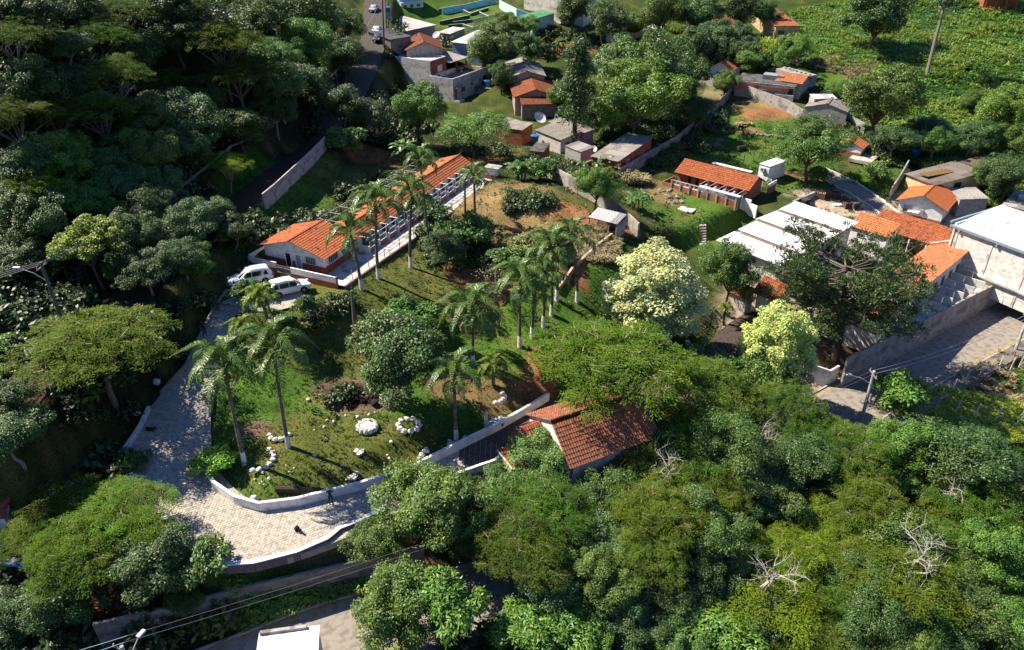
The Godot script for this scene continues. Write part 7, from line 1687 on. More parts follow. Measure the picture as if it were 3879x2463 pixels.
	put(o, "ring_stone", MB.new().rock(P(-0.77, 0.11, -0.56), P(0.34, 0.28, 0.27), rng, K(0.72, 0.7, 0.67)).mesh(), M.stone)
	put(o, "ring_stone", MB.new().rock(P(-0.3, 0.11, -0.9), P(0.34, 0.28, 0.27), rng, K(0.72, 0.7, 0.67)).mesh(), M.stone)
	put(o, "ring_stone", MB.new().rock(P(0.29, 0.11, -0.9), P(0.34, 0.28, 0.27), rng, K(0.72, 0.7, 0.67)).mesh(), M.stone)
	put(o, "ring_stone", MB.new().rock(P(0.77, 0.11, -0.56), P(0.34, 0.28, 0.27), rng, K(0.72, 0.7, 0.67)).mesh(), M.stone)
	o = thing("stone_ring", "white stone crescent at the foot of the white trunked palm", "stone ring", P(-5.13, -0.09, -55.71))
	put(o, "ring_stone", MB.new().rock(P(0.74, 0.08, -0.15), P(0.26, 0.2, 0.21), rng, K(0.72, 0.7, 0.67)).mesh(), M.stone)
	put(o, "ring_stone", MB.new().rock(P(0.7, 0.08, 0.26), P(0.26, 0.2, 0.21), rng, K(0.72, 0.7, 0.67)).mesh(), M.stone)
	put(o, "ring_stone", MB.new().rock(P(0.45, 0.08, 0.6), P(0.26, 0.2, 0.21), rng, K(0.72, 0.7, 0.67)).mesh(), M.stone)
	put(o, "ring_stone", MB.new().rock(P(0.07, 0.08, 0.75), P(0.26, 0.2, 0.21), rng, K(0.72, 0.7, 0.67)).mesh(), M.stone)
	put(o, "ring_stone", MB.new().rock(P(-0.34, 0.08, 0.67), P(0.26, 0.2, 0.21), rng, K(0.72, 0.7, 0.67)).mesh(), M.stone)
	put(o, "ring_stone", MB.new().rock(P(-0.64, 0.08, 0.39), P(0.26, 0.2, 0.21), rng, K(0.72, 0.7, 0.67)).mesh(), M.stone)
	o = thing("stone_ring", "white stone crescent at the foot of the long shadowed palm", "stone ring", P(-21.02, 1.34, -54.69))
	put(o, "ring_stone", MB.new().rock(P(0.88, 0.09, 0.18), P(0.28, 0.22, 0.22), rng, K(0.72, 0.7, 0.67)).mesh(), M.stone)
	put(o, "ring_stone", MB.new().rock(P(0.68, 0.09, 0.59), P(0.28, 0.22, 0.22), rng, K(0.72, 0.7, 0.67)).mesh(), M.stone)
	put(o, "ring_stone", MB.new().rock(P(0.29, 0.09, 0.85), P(0.28, 0.22, 0.22), rng, K(0.72, 0.7, 0.67)).mesh(), M.stone)
	put(o, "ring_stone", MB.new().rock(P(-0.17, 0.09, 0.88), P(0.28, 0.22, 0.22), rng, K(0.72, 0.7, 0.67)).mesh(), M.stone)
	put(o, "ring_stone", MB.new().rock(P(-0.59, 0.09, 0.68), P(0.28, 0.22, 0.22), rng, K(0.72, 0.7, 0.67)).mesh(), M.stone)
	put(o, "ring_stone", MB.new().rock(P(-0.85, 0.09, 0.3), P(0.28, 0.22, 0.22), rng, K(0.72, 0.7, 0.67)).mesh(), M.stone)
	o = thing("stone_ring", "white stone arc beside the leaning palm", "stone ring", P(-22.28, 1.02, -51.52))
	put(o, "ring_stone", MB.new().rock(P(0.81, 0.09, -1.26), P(0.3, 0.22, 0.24), rng, K(0.72, 0.7, 0.67)).mesh(), M.stone)
	put(o, "ring_stone", MB.new().rock(P(1.2, 0.09, -0.9), P(0.3, 0.22, 0.24), rng, K(0.72, 0.7, 0.67)).mesh(), M.stone)
	put(o, "ring_stone", MB.new().rock(P(1.44, 0.09, -0.42), P(0.3, 0.22, 0.24), rng, K(0.72, 0.7, 0.67)).mesh(), M.stone)
	put(o, "ring_stone", MB.new().rock(P(1.5, 0.09, 0.11), P(0.3, 0.22, 0.24), rng, K(0.72, 0.7, 0.67)).mesh(), M.stone)
	put(o, "ring_stone", MB.new().rock(P(1.36, 0.09, 0.62), P(0.3, 0.22, 0.24), rng, K(0.72, 0.7, 0.67)).mesh(), M.stone)
	put(o, "ring_stone", MB.new().rock(P(1.06, 0.09, 1.06), P(0.3, 0.22, 0.24), rng, K(0.72, 0.7, 0.67)).mesh(), M.stone)
	put(o, "ring_stone", MB.new().rock(P(0.62, 0.09, 1.36), P(0.3, 0.22, 0.24), rng, K(0.72, 0.7, 0.67)).mesh(), M.stone)
	put(o, "ring_stone", MB.new().rock(P(0.11, 0.09, 1.5), P(0.3, 0.22, 0.24), rng, K(0.72, 0.7, 0.67)).mesh(), M.stone)
	o = thing("stone_ring", "white stone arc around the clump palm", "stone ring", P(-1.75, 0.97, -60.79))
	put(o, "ring_stone", MB.new().rock(P(0.83, 0.1, -0.56), P(0.3, 0.25, 0.24), rng, K(0.72, 0.7, 0.67)).mesh(), M.stone)
	put(o, "ring_stone", MB.new().rock(P(1, 0.1, -0.1), P(0.3, 0.25, 0.24), rng, K(0.72, 0.7, 0.67)).mesh(), M.stone)
	put(o, "ring_stone", MB.new().rock(P(0.92, 0.1, 0.39), P(0.3, 0.25, 0.24), rng, K(0.72, 0.7, 0.67)).mesh(), M.stone)
	put(o, "ring_stone", MB.new().rock(P(0.62, 0.1, 0.78), P(0.3, 0.25, 0.24), rng, K(0.72, 0.7, 0.67)).mesh(), M.stone)
	put(o, "ring_stone", MB.new().rock(P(0.17, 0.1, 0.99), P(0.3, 0.25, 0.24), rng, K(0.72, 0.7, 0.67)).mesh(), M.stone)
	o = thing("log", "long dark fallen log lying along the curved white wall", "log", P(0, 0, 0))
	put(o, "trunk", MB.new().path([P(-19.77, 0.66, -48.21), P(-17.79, 0.5, -48.33), P(-15.82, 0.28, -48.44)], 0.3, 0.2, 9, K(0.075, 0.055, 0.045)).mesh(), M.bark)
	put(o, "branch", MB.new().bar(P(-17.62, 0.2, -48.44), P(-15.62, 0.15, -47.94), 0.12, 0.07, 7, K(0.09, 0.065, 0.05)).mesh(), M.bark)
	o = thing("burnt_heap", "burnt heap of ash and charred branches on the lawn", "ash heap", P(-15.22, 2.07, -59.51))
	for k in 70: put(o, "charred_branch", MB.new().bar(P(rng.randf_range(-2.6, 2.6), 0.1, rng.randf_range(-1.2, 1.2)), P(rng.randf_range(-2.6, 2.6), rng.randf_range(0.1, 0.45), rng.randf_range(-1.2, 1.2)) * 0.9, 0.05, 0.03, 5, vary(K(0.06, 0.04, 0.032), 0.5)).mesh(), M.bark)
	for k in 14: put(o, "ash_lump", MB.new().rock(P(rng.randf_range(-2.4, 2.4), 0.05, rng.randf_range(-1.1, 1.1)), P(0.5, 0.22, 0.4), rng, vary(K(0.05, 0.035, 0.028), 0.4)).mesh(), M.stone)
	solo("pump_box", "small white block with a dark opening behind the curved wall", "block", MB.new().box(P(0, 0.35, 0), P(0.9, 0.8, 0.7), K(0.66, 0.66, 0.65)).box(P(0, 0.8, 0), P(1.1, 0.14, 0.9), K(0.7, 0.7, 0.69)).box(P(0.1, 0.45, 0.36), P(0.4, 0.25, 0.03), K(0.03, 0.03, 0.03)).mesh(), M.plaster, P(-1.23, -0.1, -57.5), 0.5)
	solo("gate_pillar", "white pillar standing on the curved wall beside the small white block", "pillar", MB.new().box(P(0, 0.8, 0), P(0.22, 2.2, 0.22), K(0.62, 0.61, 0.6)).box(P(0.5, 0.35, 0.1), P(1.3, 0.9, 0.18), K(0.68, 0.67, 0.66)).mesh(), M.plaster, P(-2.43, -0.1, -57.29), 0.5)
	o = thing("brush_cutter", "orange and white brush cutter lying at the edge of the paved drive", "brush cutter", P(-27.96, 0.21, -45.12), 0.6)
	bx(o, "engine", P(-0.3, 0.2, 0), P(0.36, 0.34, 0.3), K(0.6, 0.1, 0.02), "paint")
	bx(o, "engine_cover", P(-0.22, 0.24, 0.38), P(0.3, 0.3, 0.26), K(0.6, 0.1, 0.02), "paint", 0.4)
	bx(o, "fuel_tank", P(0.12, 0.22, 0.16), P(0.42, 0.34, 0.42), K(0.72, 0.72, 0.74), "paint", 0.5)
	bars(o, "shaft", [[P(-0.2, 0.2, 0), P(1.1, 0.5, -0.5)], [P(0.0, 0.3, 0.1), P(-0.1, 0.75, -0.7)]], 0.03, K(0.05, 0.05, 0.05))
	bx(o, "harness", P(0.35, 0.1, 0.4), P(0.5, 0.16, 0.2), K(0.02, 0.02, 0.06), "cloth")
	solo("white_container", "white plastic container beside the orange brush cutter", "container", MB.new().bar(P(0, 0.2, -0.4), P(0, 0.2, 0.4), 0.18, 0.18, 10, K(0.74, 0.74, 0.76)).mesh(), M.paint, P(-28.63, 0.22, -44.51), 0.5)
	o = thing("pallet_stack", "pale yellow wooden pallet stack at the yard wall", "pallets", P(47.01, 2.49, -110.25), -0.5, "pallet stacks in the yard")
	for k in 6:
		for j in 5: bx(o, "board", P(-0.5 + 0.25 * j + rng.randf_range(-0.03, 0.03), 0.14 + 0.16 * k, 0), P(0.14, 0.03, 1.2), vary(K(0.42, 0.3, 0.15), 0.3), "wood")
		for j in 3: bx(o, "bearer", P(0, 0.06 + 0.16 * k, -0.5 + 0.5 * j), P(1.1, 0.1, 0.1), vary(K(0.42, 0.3, 0.15) * 0.8, 0.3), "wood")
	o = thing("pallet_stack", "dark wooden pallet stack beside the pale one", "pallets", P(48.19, 2.53, -110.69), -0.33, "pallet stacks in the yard")
	for k in 7:
		for j in 5: bx(o, "board", P(-0.5 + 0.25 * j + rng.randf_range(-0.03, 0.03), 0.14 + 0.16 * k, 0), P(0.14, 0.03, 1.2), vary(K(0.14, 0.1, 0.075), 0.3), "wood")
		for j in 3: bx(o, "bearer", P(0, 0.06 + 0.16 * k, -0.5 + 0.5 * j), P(1.1, 0.1, 0.1), vary(K(0.14, 0.1, 0.075) * 0.8, 0.3), "wood")
	o = thing("pallet_stack", "second dark pallet stack in the row", "pallets", P(49.25, 2.46, -110.33), -0.16, "pallet stacks in the yard")
	for k in 6:
		for j in 5: bx(o, "board", P(-0.5 + 0.25 * j + rng.randf_range(-0.03, 0.03), 0.14 + 0.16 * k, 0), P(0.14, 0.03, 1.2), vary(K(0.12, 0.09, 0.07), 0.3), "wood")
		for j in 3: bx(o, "bearer", P(0, 0.06 + 0.16 * k, -0.5 + 0.5 * j), P(1.1, 0.1, 0.1), vary(K(0.12, 0.09, 0.07) * 0.8, 0.3), "wood")
	o = thing("pallet_stack", "low dark pallet stack behind the plastic sheet", "pallets", P(50.02, 2.29, -109.17), 0.01, "pallet stacks in the yard")
	for k in 5:
		for j in 5: bx(o, "board", P(-0.5 + 0.25 * j + rng.randf_range(-0.03, 0.03), 0.14 + 0.16 * k, 0), P(0.14, 0.03, 1.2), vary(K(0.16, 0.12, 0.09), 0.3), "wood")
		for j in 3: bx(o, "bearer", P(0, 0.06 + 0.16 * k, -0.5 + 0.5 * j), P(1.1, 0.1, 0.1), vary(K(0.16, 0.12, 0.09) * 0.8, 0.3), "wood")
	o = thing("pallet_stack", "brown pallet stack right of the plastic sheet", "pallets", P(49.97, 2.11, -107.58), 0.18, "pallet stacks in the yard")
	for k in 5:
		for j in 5: bx(o, "board", P(-0.5 + 0.25 * j + rng.randf_range(-0.03, 0.03), 0.14 + 0.16 * k, 0), P(0.14, 0.03, 1.2), vary(K(0.2, 0.15, 0.11), 0.3), "wood")
		for j in 3: bx(o, "bearer", P(0, 0.06 + 0.16 * k, -0.5 + 0.5 * j), P(1.1, 0.1, 0.1), vary(K(0.2, 0.15, 0.11) * 0.8, 0.3), "wood")
	o = thing("pallet_stack", "rightmost brown grey pallet stack", "pallets", P(50.95, 2.09, -107.29), 0.35, "pallet stacks in the yard")
	for k in 6:
		for j in 5: bx(o, "board", P(-0.5 + 0.25 * j + rng.randf_range(-0.03, 0.03), 0.14 + 0.16 * k, 0), P(0.14, 0.03, 1.2), vary(K(0.17, 0.135, 0.11), 0.3), "wood")
		for j in 3: bx(o, "bearer", P(0, 0.06 + 0.16 * k, -0.5 + 0.5 * j), P(1.1, 0.1, 0.1), vary(K(0.17, 0.135, 0.11) * 0.8, 0.3), "wood")
	o = thing("pallet_stack", "two dark pallets lying alone on the yard", "pallets", P(42.49, 4.2, -104.8), 0.52, "pallet stacks in the yard")
	for k in 2:
		for j in 5: bx(o, "board", P(-0.5 + 0.25 * j + rng.randf_range(-0.03, 0.03), 0.14 + 0.16 * k, 0), P(0.14, 0.03, 1.2), vary(K(0.1, 0.09, 0.085), 0.3), "wood")
		for j in 3: bx(o, "bearer", P(0, 0.06 + 0.16 * k, -0.5 + 0.5 * j), P(1.1, 0.1, 0.1), vary(K(0.1, 0.09, 0.085) * 0.8, 0.3), "wood")
	solo("plastic_sheet", "crumpled white plastic sheet among the pallets", "plastic sheet", MB.new().rock(P(0, 0.15, 0), P(1.0, 0.25, 0.5), rng, K(0.6, 0.62, 0.66)).mesh(), M.paint, P(49.11, 2.14, -108))
	solo("step", "pale concrete step on the grass slope, first from the top", "step", MB.new().box(P(0, 0.05, 0), P(0.95, 0.16, 0.42), K(0.55, 0.5, 0.42)).mesh(), M.concrete, P(26.34, 3.1, -98.18), 0.1, "garden steps below the lawn")
	solo("step", "pale concrete step on the grass slope, second from the top", "step", MB.new().box(P(0, 0.05, 0), P(0.95, 0.16, 0.42), K(0.55, 0.5, 0.42)).mesh(), M.concrete, P(26.33, 2.81, -97.94), 0.1, "garden steps below the lawn")
	solo("step", "pale concrete step on the grass slope, third from the top", "step", MB.new().box(P(0, 0.05, 0), P(0.95, 0.16, 0.42), K(0.55, 0.5, 0.42)).mesh(), M.concrete, P(26.32, 2.51, -97.7), 0.1, "garden steps below the lawn")
	solo("step", "pale concrete step on the grass slope, fourth from the top", "step", MB.new().box(P(0, 0.05, 0), P(0.95, 0.16, 0.42), K(0.55, 0.5, 0.42)).mesh(), M.concrete, P(26.3, 2.21, -97.47), 0.1, "garden steps below the lawn")
	solo("step", "pale concrete step on the grass slope, fifth from the top", "step", MB.new().box(P(0, 0.05, 0), P(0.95, 0.16, 0.42), K(0.55, 0.5, 0.42)).mesh(), M.concrete, P(26.29, 1.92, -97.22), 0.1, "garden steps below the lawn")
	solo("step", "pale concrete step on the grass slope, sixth from the top", "step", MB.new().box(P(0, 0.05, 0), P(0.95, 0.16, 0.42), K(0.55, 0.5, 0.42)).mesh(), M.concrete, P(26.26, 1.64, -96.94), 0.1, "garden steps below the lawn")
	solo("step", "pale concrete step on the grass slope, seventh from the top", "step", MB.new().box(P(0, 0.05, 0), P(0.95, 0.16, 0.42), K(0.55, 0.5, 0.42)).mesh(), M.concrete, P(26.22, 1.4, -96.58), 0.1, "garden steps below the lawn")
	solo("step", "pale concrete step on the grass slope, eighth from the top", "step", MB.new().box(P(0, 0.05, 0), P(0.95, 0.16, 0.42), K(0.55, 0.5, 0.42)).mesh(), M.concrete, P(26.09, 1.3, -95.92), 0.1, "garden steps below the lawn")
	solo("white_slab", "flat white concrete slab on the bright lawn", "slab", MB.new().box(P(0, 0.08, 0), P(2.2, 0.16, 1.4), K(0.72, 0.7, 0.66), -0.6).box(P(-0.5, 0.1, 0.5), P(1.1, 0.2, 0.6), K(0.72, 0.7, 0.66), -0.6).mesh(), M.concrete, P(24.73, 4.05, -101.59))
	solo("concrete_pipe", "short dark concrete pipe lying on the kennel lawn", "pipe", MB.new().bar(P(-0.9, 0.42, 0), P(0.9, 0.42, 0), 0.45, 0.45, 14, K(0.06, 0.055, 0.05)).mesh(), M.concrete, P(38.7, 4.72, -126.56), 0.5)
	solo("boulder", "grey boulder on the kennel lawn in front of the pipe", "boulder", MB.new().rock(P(0, 0.3, 0), P(0.9, 0.5, 0.6), rng, K(0.16, 0.14, 0.12)).mesh(), M.stone, P(35.7, 5.06, -129.97))
	solo("boulder", "lower grey boulder on the kennel lawn", "boulder", MB.new().rock(P(0, 0.3, 0), P(0.9, 0.5, 0.6), rng, K(0.16, 0.14, 0.12)).mesh(), M.stone, P(34.76, 4.93, -128))
	o = thing("rubble_heap", "upper heap of stones in the dry strip of the lawn", "rubble", P(22.37, 4.61, -107.5), 0, "rubble on the lawn")
	for k in 9: put(o, "stone", MB.new().rock(P(rng.randf_range(-1.2, 1.2), 0.05, rng.randf_range(-0.7, 0.7)), P(0.4, 0.2, 0.3), rng, vary(K(0.3, 0.25, 0.19), 0.3)).mesh(), M.stone)
	o = thing("rubble_heap", "middle heap of stones in the dry strip of the lawn", "rubble", P(23.04, 4.44, -105.87), 0, "rubble on the lawn")
	for k in 9: put(o, "stone", MB.new().rock(P(rng.randf_range(-1.2, 1.2), 0.05, rng.randf_range(-0.7, 0.7)), P(0.4, 0.2, 0.3), rng, vary(K(0.3, 0.25, 0.19), 0.3)).mesh(), M.stone)
	o = thing("rubble_heap", "lower heap of stones in the dry strip of the lawn", "rubble", P(23.56, 4.24, -104.2), 0, "rubble on the lawn")
	for k in 9: put(o, "stone", MB.new().rock(P(rng.randf_range(-1.2, 1.2), 0.05, rng.randf_range(-0.7, 0.7)), P(0.4, 0.2, 0.3), rng, vary(K(0.3, 0.25, 0.19), 0.3)).mesh(), M.stone)
	o = thing("timber_heap", "heap of pale timber pieces on the kennel lawn", "timber", P(41.55, 6.13, -136.32))
	for k in 26: put(o, "plank", MB.new().box(P(rng.randf_range(-1.3, 1.3), 0.1 + k * 0.02, rng.randf_range(-0.6, 0.6)), P(1.5, 0.07, 0.18), vary(K(0.42, 0.28, 0.18), 0.35), rng.randf() * 3.0).mesh(), M.wood)
	o = thing("rubble_line", "line of grey rubble and poles across the kennel lawn", "rubble", P(43.9, 5.69, -132.36), -0.5)
	for k in 24: put(o, "stone", MB.new().rock(P(-3.5 + k * 0.3, 0.05, rng.randf_range(-0.4, 0.4)), P(0.35, 0.2, 0.25), rng, vary(K(0.26, 0.23, 0.2), 0.3)).mesh(), M.stone)
	solo("fence_post", "dark wooden fence post on the kennel lawn, first from the left", "fence post", MB.new().bar(P(0, -0.2, 0), P(0, 1.8, 0), 0.09, 0.08, 6, K(0.16, 0.14, 0.12)).mesh(), M.concrete, P(37.49, 4.2, -120.15), 0, "wooden fence posts on the kennel lawn")
	solo("fence_post", "dark wooden fence post on the kennel lawn, second from the left", "fence post", MB.new().bar(P(0, -0.2, 0), P(0, 1.8, 0), 0.09, 0.08, 6, K(0.16, 0.14, 0.12)).mesh(), M.concrete, P(39.7, 4.28, -122.28), 0, "wooden fence posts on the kennel lawn")
	solo("fence_post", "dark wooden fence post on the kennel lawn, third from the left", "fence post", MB.new().bar(P(0, -0.2, 0), P(0, 1.8, 0), 0.09, 0.08, 6, K(0.16, 0.14, 0.12)).mesh(), M.concrete, P(41.72, 4.41, -124.29), 0, "wooden fence posts on the kennel lawn")
	solo("fence_post", "dark wooden fence post on the kennel lawn, fourth from the left", "fence post", MB.new().bar(P(0, -0.2, 0), P(0, 1.8, 0), 0.09, 0.08, 6, K(0.16, 0.14, 0.12)).mesh(), M.concrete, P(43.62, 4.6, -126.07), 0, "wooden fence posts on the kennel lawn")
	solo("fence_post", "pale fence post above the bare lot at right, first from the left", "fence post", MB.new().bar(P(0, -0.2, 0), P(0.15, 1.7, 0), 0.07, 0.06, 6, K(0.55, 0.53, 0.5)).mesh(), M.concrete, P(45.45, -3.44, -66.11), 0, "fence posts around the bare lot")
	solo("fence_post", "pale fence post above the bare lot at right, second from the left", "fence post", MB.new().bar(P(0, -0.2, 0), P(0.15, 1.7, 0), 0.07, 0.06, 6, K(0.55, 0.53, 0.5)).mesh(), M.concrete, P(47.55, -3.31, -67.69), 0, "fence posts around the bare lot")
	solo("fence_post", "pale fence post above the bare lot at right, third from the left", "fence post", MB.new().bar(P(0, -0.2, 0), P(0.15, 1.7, 0), 0.07, 0.06, 6, K(0.55, 0.53, 0.5)).mesh(), M.concrete, P(49.66, -3.23, -69.18), 0, "fence posts around the bare lot")
	solo("fence_post", "pale fence post above the bare lot at right, fourth from the left", "fence post", MB.new().bar(P(0, -0.2, 0), P(0.15, 1.7, 0), 0.07, 0.06, 6, K(0.55, 0.53, 0.5)).mesh(), M.concrete, P(51.95, -3.24, -70.49), 0, "fence posts around the bare lot")
	solo("fence_post", "pale fence post above the bare lot at right, fifth from the left", "fence post", MB.new().bar(P(0, -0.2, 0), P(0.15, 1.7, 0), 0.07, 0.06, 6, K(0.55, 0.53, 0.5)).mesh(), M.concrete, P(53.6, -3.25, -71.43), 0, "fence posts around the bare lot")
	solo("fence_post", "pale fence post above the bare lot at right, sixth from the left", "fence post", MB.new().bar(P(0, -0.2, 0), P(0.15, 1.7, 0), 0.07, 0.06, 6, K(0.55, 0.53, 0.5)).mesh(), M.concrete, P(55.08, -3.28, -72.24), 0, "fence posts around the bare lot")
	solo("fence_post", "pale fence post above the bare lot at right, seventh from the left", "fence post", MB.new().bar(P(0, -0.2, 0), P(0.15, 1.7, 0), 0.07, 0.06, 6, K(0.55, 0.53, 0.5)).mesh(), M.concrete, P(56.4, -3.61, -72.16), 0, "fence posts around the bare lot")
	solo("fence_post", "pale fence post above the bare lot at right, eighth from the left", "fence post", MB.new().bar(P(0, -0.2, 0), P(0.15, 1.7, 0), 0.07, 0.06, 6, K(0.55, 0.53, 0.5)).mesh(), M.concrete, P(58.01, -3.63, -73.06), 0, "fence posts around the bare lot")
	solo("fence_post", "pale bent-topped fence post along the bright grass, first from the left", "fence post", MB.new().bar(P(0, -0.2, 0), P(0.35, 1.9, 0), 0.08, 0.07, 6, K(0.62, 0.6, 0.57)).mesh(), M.concrete, P(46.71, -4.27, -65.03), 0, "bent-topped fence posts below the bare lot")
	solo("fence_post", "pale bent-topped fence post along the bright grass, second from the left", "fence post", MB.new().bar(P(0, -0.2, 0), P(0.35, 1.9, 0), 0.08, 0.07, 6, K(0.62, 0.6, 0.57)).mesh(), M.concrete, P(48.6, -4.53, -64.63), 0, "bent-topped fence posts below the bare lot")
	solo("fence_post", "pale bent-topped fence post along the bright grass, third from the left", "fence post", MB.new().bar(P(0, -0.2, 0), P(0.35, 1.9, 0), 0.08, 0.07, 6, K(0.62, 0.6, 0.57)).mesh(), M.concrete, P(50.84, -4.71, -64.38), 0, "bent-topped fence posts below the bare lot")
	solo("fence_post", "pale bent-topped fence post along the bright grass, fourth from the left", "fence post", MB.new().bar(P(0, -0.2, 0), P(0.35, 1.9, 0), 0.08, 0.07, 6, K(0.62, 0.6, 0.57)).mesh(), M.concrete, P(53.16, -4.91, -64.23), 0, "bent-topped fence posts below the bare lot")
	solo("fence_post", "bent grey post along the red dirt run, first from the left", "fence post", MB.new().bar(P(0, -0.2, 0), P(0.1, 2, 0), 0.06, 0.05, 6, K(0.35, 0.3, 0.25)).mesh(), M.concrete, P(9.14, 6.31, -82.55), 0, "posts of the dirt run")
	solo("fence_post", "bent grey post along the red dirt run, second from the left", "fence post", MB.new().bar(P(0, -0.2, 0), P(0.1, 2, 0), 0.06, 0.05, 6, K(0.35, 0.3, 0.25)).mesh(), M.concrete, P(10.55, 6.39, -85.25), 0, "posts of the dirt run")
	solo("fence_post", "bent grey post along the red dirt run, third from the left", "fence post", MB.new().bar(P(0, -0.2, 0), P(0.1, 2, 0), 0.06, 0.05, 6, K(0.35, 0.3, 0.25)).mesh(), M.concrete, P(11.64, 6.41, -85.85), 0, "posts of the dirt run")
	wire(P(41.48, 4.23, -121.32), P(52.54, 5.54, -130.01), 0, 0.1, "pale bar along the foot of the kennel lawn fence", K(0.5, 0.47, 0.42))
	o = thing("cement_mixer", "grey cement mixer with an orange frame under the fig tree", "cement mixer", P(17.3, 0.54, -69.16), 0.4)
	put(o, "drum", MB.new().bar(P(-0.35, 0.9, 0), P(0.1, 0.95, 0), 0.45, 0.5, 14, K(0.4, 0.4, 0.41)).bar(P(0.1, 0.95, 0), P(0.55, 1.0, 0), 0.5, 0.28, 14, K(0.42, 0.42, 0.43)).mesh(), M.metal)
	put(o, "drum_mouth", MB.new().bar(P(0.54, 1.0, 0), P(0.57, 1.0, 0), 0.25, 0.25, 14, K(0.04, 0.05, 0.06)).mesh(), M.metal)
	bars(o, "frame", [[P(-0.6, 0, -0.4), P(-0.3, 0.9, 0)], [P(-0.6, 0, 0.4), P(-0.3, 0.9, 0)], [P(0.6, 0, -0.4), P(0.1, 0.9, 0)], [P(0.6, 0, 0.4), P(0.1, 0.9, 0)], [P(-0.6, 0.05, 0), P(0.6, 0.05, 0)]], 0.05, K(0.5, 0.25, 0.03))
	bx(o, "motor_box", P(-0.6, 0.55, 0), P(0.4, 0.5, 0.4), K(0.5, 0.26, 0.04), "paint")
	solo("barrel", "dark blue barrel beside the cement mixer", "barrel", MB.new().lathe(P(0, 0, 0), [Vector2(0, 0), Vector2(0.28, 0), Vector2(0.31, 0.4), Vector2(0.28, 0.8), Vector2(0.25, 0.8), Vector2(0, 0.76)], 12, K(0.04, 0.07, 0.14)).mesh(), M.paint, P(15.48, 0.65, -69.37))
	solo("barrel", "grey barrel in front of the cement mixer", "barrel", MB.new().lathe(P(0, 0, 0), [Vector2(0, 0), Vector2(0.28, 0), Vector2(0.31, 0.4), Vector2(0.28, 0.8), Vector2(0.25, 0.8), Vector2(0, 0.76)], 12, K(0.3, 0.29, 0.28)).mesh(), M.paint, P(16.88, 0.47, -67.72))
	solo("block", "white sack-like stone beside the fig tree roots", "block", MB.new().lathe(P(0, 0, 0), [Vector2(0, 0), Vector2(0.28, 0), Vector2(0.31, 0.4), Vector2(0.28, 0.8), Vector2(0.25, 0.8), Vector2(0, 0.76)], 12, K(0.6, 0.58, 0.55)).mesh(), M.paint, P(16.57, 0.64, -70.16))
	solo("block", "white block right of the cement mixer", "block", MB.new().lathe(P(0, 0, 0), [Vector2(0, 0), Vector2(0.28, 0), Vector2(0.31, 0.4), Vector2(0.28, 0.8), Vector2(0.25, 0.8), Vector2(0, 0.76)], 12, K(0.55, 0.54, 0.52)).mesh(), M.paint, P(19.09, 0.5, -70.77))
	for q in [[-14.77, 0.67, -51.17, 1, 0], [-16.66, 1.19, -54.03, 1.3, 1], [-10.84, 1.02, -53.87, 1.4, 2], [-11.07, 0.48, -52.73, 0.8, 3], [-10.88, 0.28, -52.52, 1.2, 4], [-14.24, 0.08, -49.98, 0.8, 0], [-13.84, 0.04, -50.1, 0.9, 1], [-6.31, -0.1, -54, 1.2, 2], [-5.84, -0.1, -54.96, 1.4, 3], [-21.33, 0.87, -50, 1.2, 4], [-21.8, 0.84, -50.15, 0.7, 0], [-20.61, 0.77, -49.3, 1.2, 1], [-21.19, 0.59, -49.15, 0.7, 2], [-20.95, 0.54, -48.89, 0.6, 3], [-21.36, 0.49, -49.03, 0.6, 4], [-19.13, 0.79, -50.18, 0.7, 0], [-18.8, 0.8, -50.62, 0.7, 1], [-19.56, 0.87, -50.93, 0.5, 2], [-21.9, 0.55, -49.49, 0.7, 3], [-15.46, 1.65, -56.95, 0.9, 4], [-14.32, 1.61, -56.79, 1.5, 0], [-13.28, 1.63, -57.09, 1.1, 1], [-12.78, 1.66, -57.42, 0.7, 2], [-17.06, 1.57, -56.36, 0.9, 3], [-16.42, 1.54, -56.21, 1.2, 4], [-17.17, 1.43, -55.55, 1.1, 0], [-17.99, 1.37, -55.17, 0.7, 1], [-19.28, 2.07, -58.82, 1.5, 2], [-14.2, 1.95, -58.98, 0.8, 3], [-12.33, 2.04, -60.06, 0.7, 4], [-16.06, 1.66, -56.98, 0.6, 0]]:
		o = solo("painted_stone", "white-painted stone lying on the lawn", "stone", rk[q[4]], M.stone, P(q[0], q[1], q[2]), q[4] * 1.3, "white-painted stones scattered on the lawn")
		o.scale = Vector3.ONE * q[3] * 0.5

func mono(o: Node3D, L: float, W: float, hf: float, hb: float, oh: float, kind: String, rc: Color, wc: Color, wear := 0.0, wm := "plaster", foot := 1.2) -> void:
	# single pitch: height hf at z = +W/2, hb at z = -W/2
	var b := MB.new()
	var t := 0.15
	b.box(Vector3(0, hf / 2 - foot / 2, W / 2 - t / 2), Vector3(L, hf + foot, t), wc)
	b.box(Vector3(0, hb / 2 - foot / 2, -W / 2 + t / 2), Vector3(L, hb + foot, t), wc)
	for s in [-1, 1]:
		for e in [-0.07, 0.07]:
			var x: float = s * (L / 2 - 0.078) + e
			b.quad(Vector3(x, -foot, W / 2 - t), Vector3(x, hf, W / 2 - t), Vector3(x, hb, -W / 2 + t), Vector3(x, -foot, -W / 2 + t), wc)
	put(o, "wall", b.mesh(), M[wm])
	var lo := minf(hf, hb)
	var sg := 1.0 if hf < hb else -1.0
	var sl := Vector3(0, absf(hb - hf), -sg * W).normalized()
	var ls := sqrt(W * W + (hb - hf) * (hb - hf)) + 2 * oh
	roof_plane(o, "roof_slope", kind, Vector3(-L / 2 - oh, lo + 0.08, sg * W / 2) - sl * oh, Vector3(1, 0, 0), sl, L + 2 * oh, ls, rc, wear)

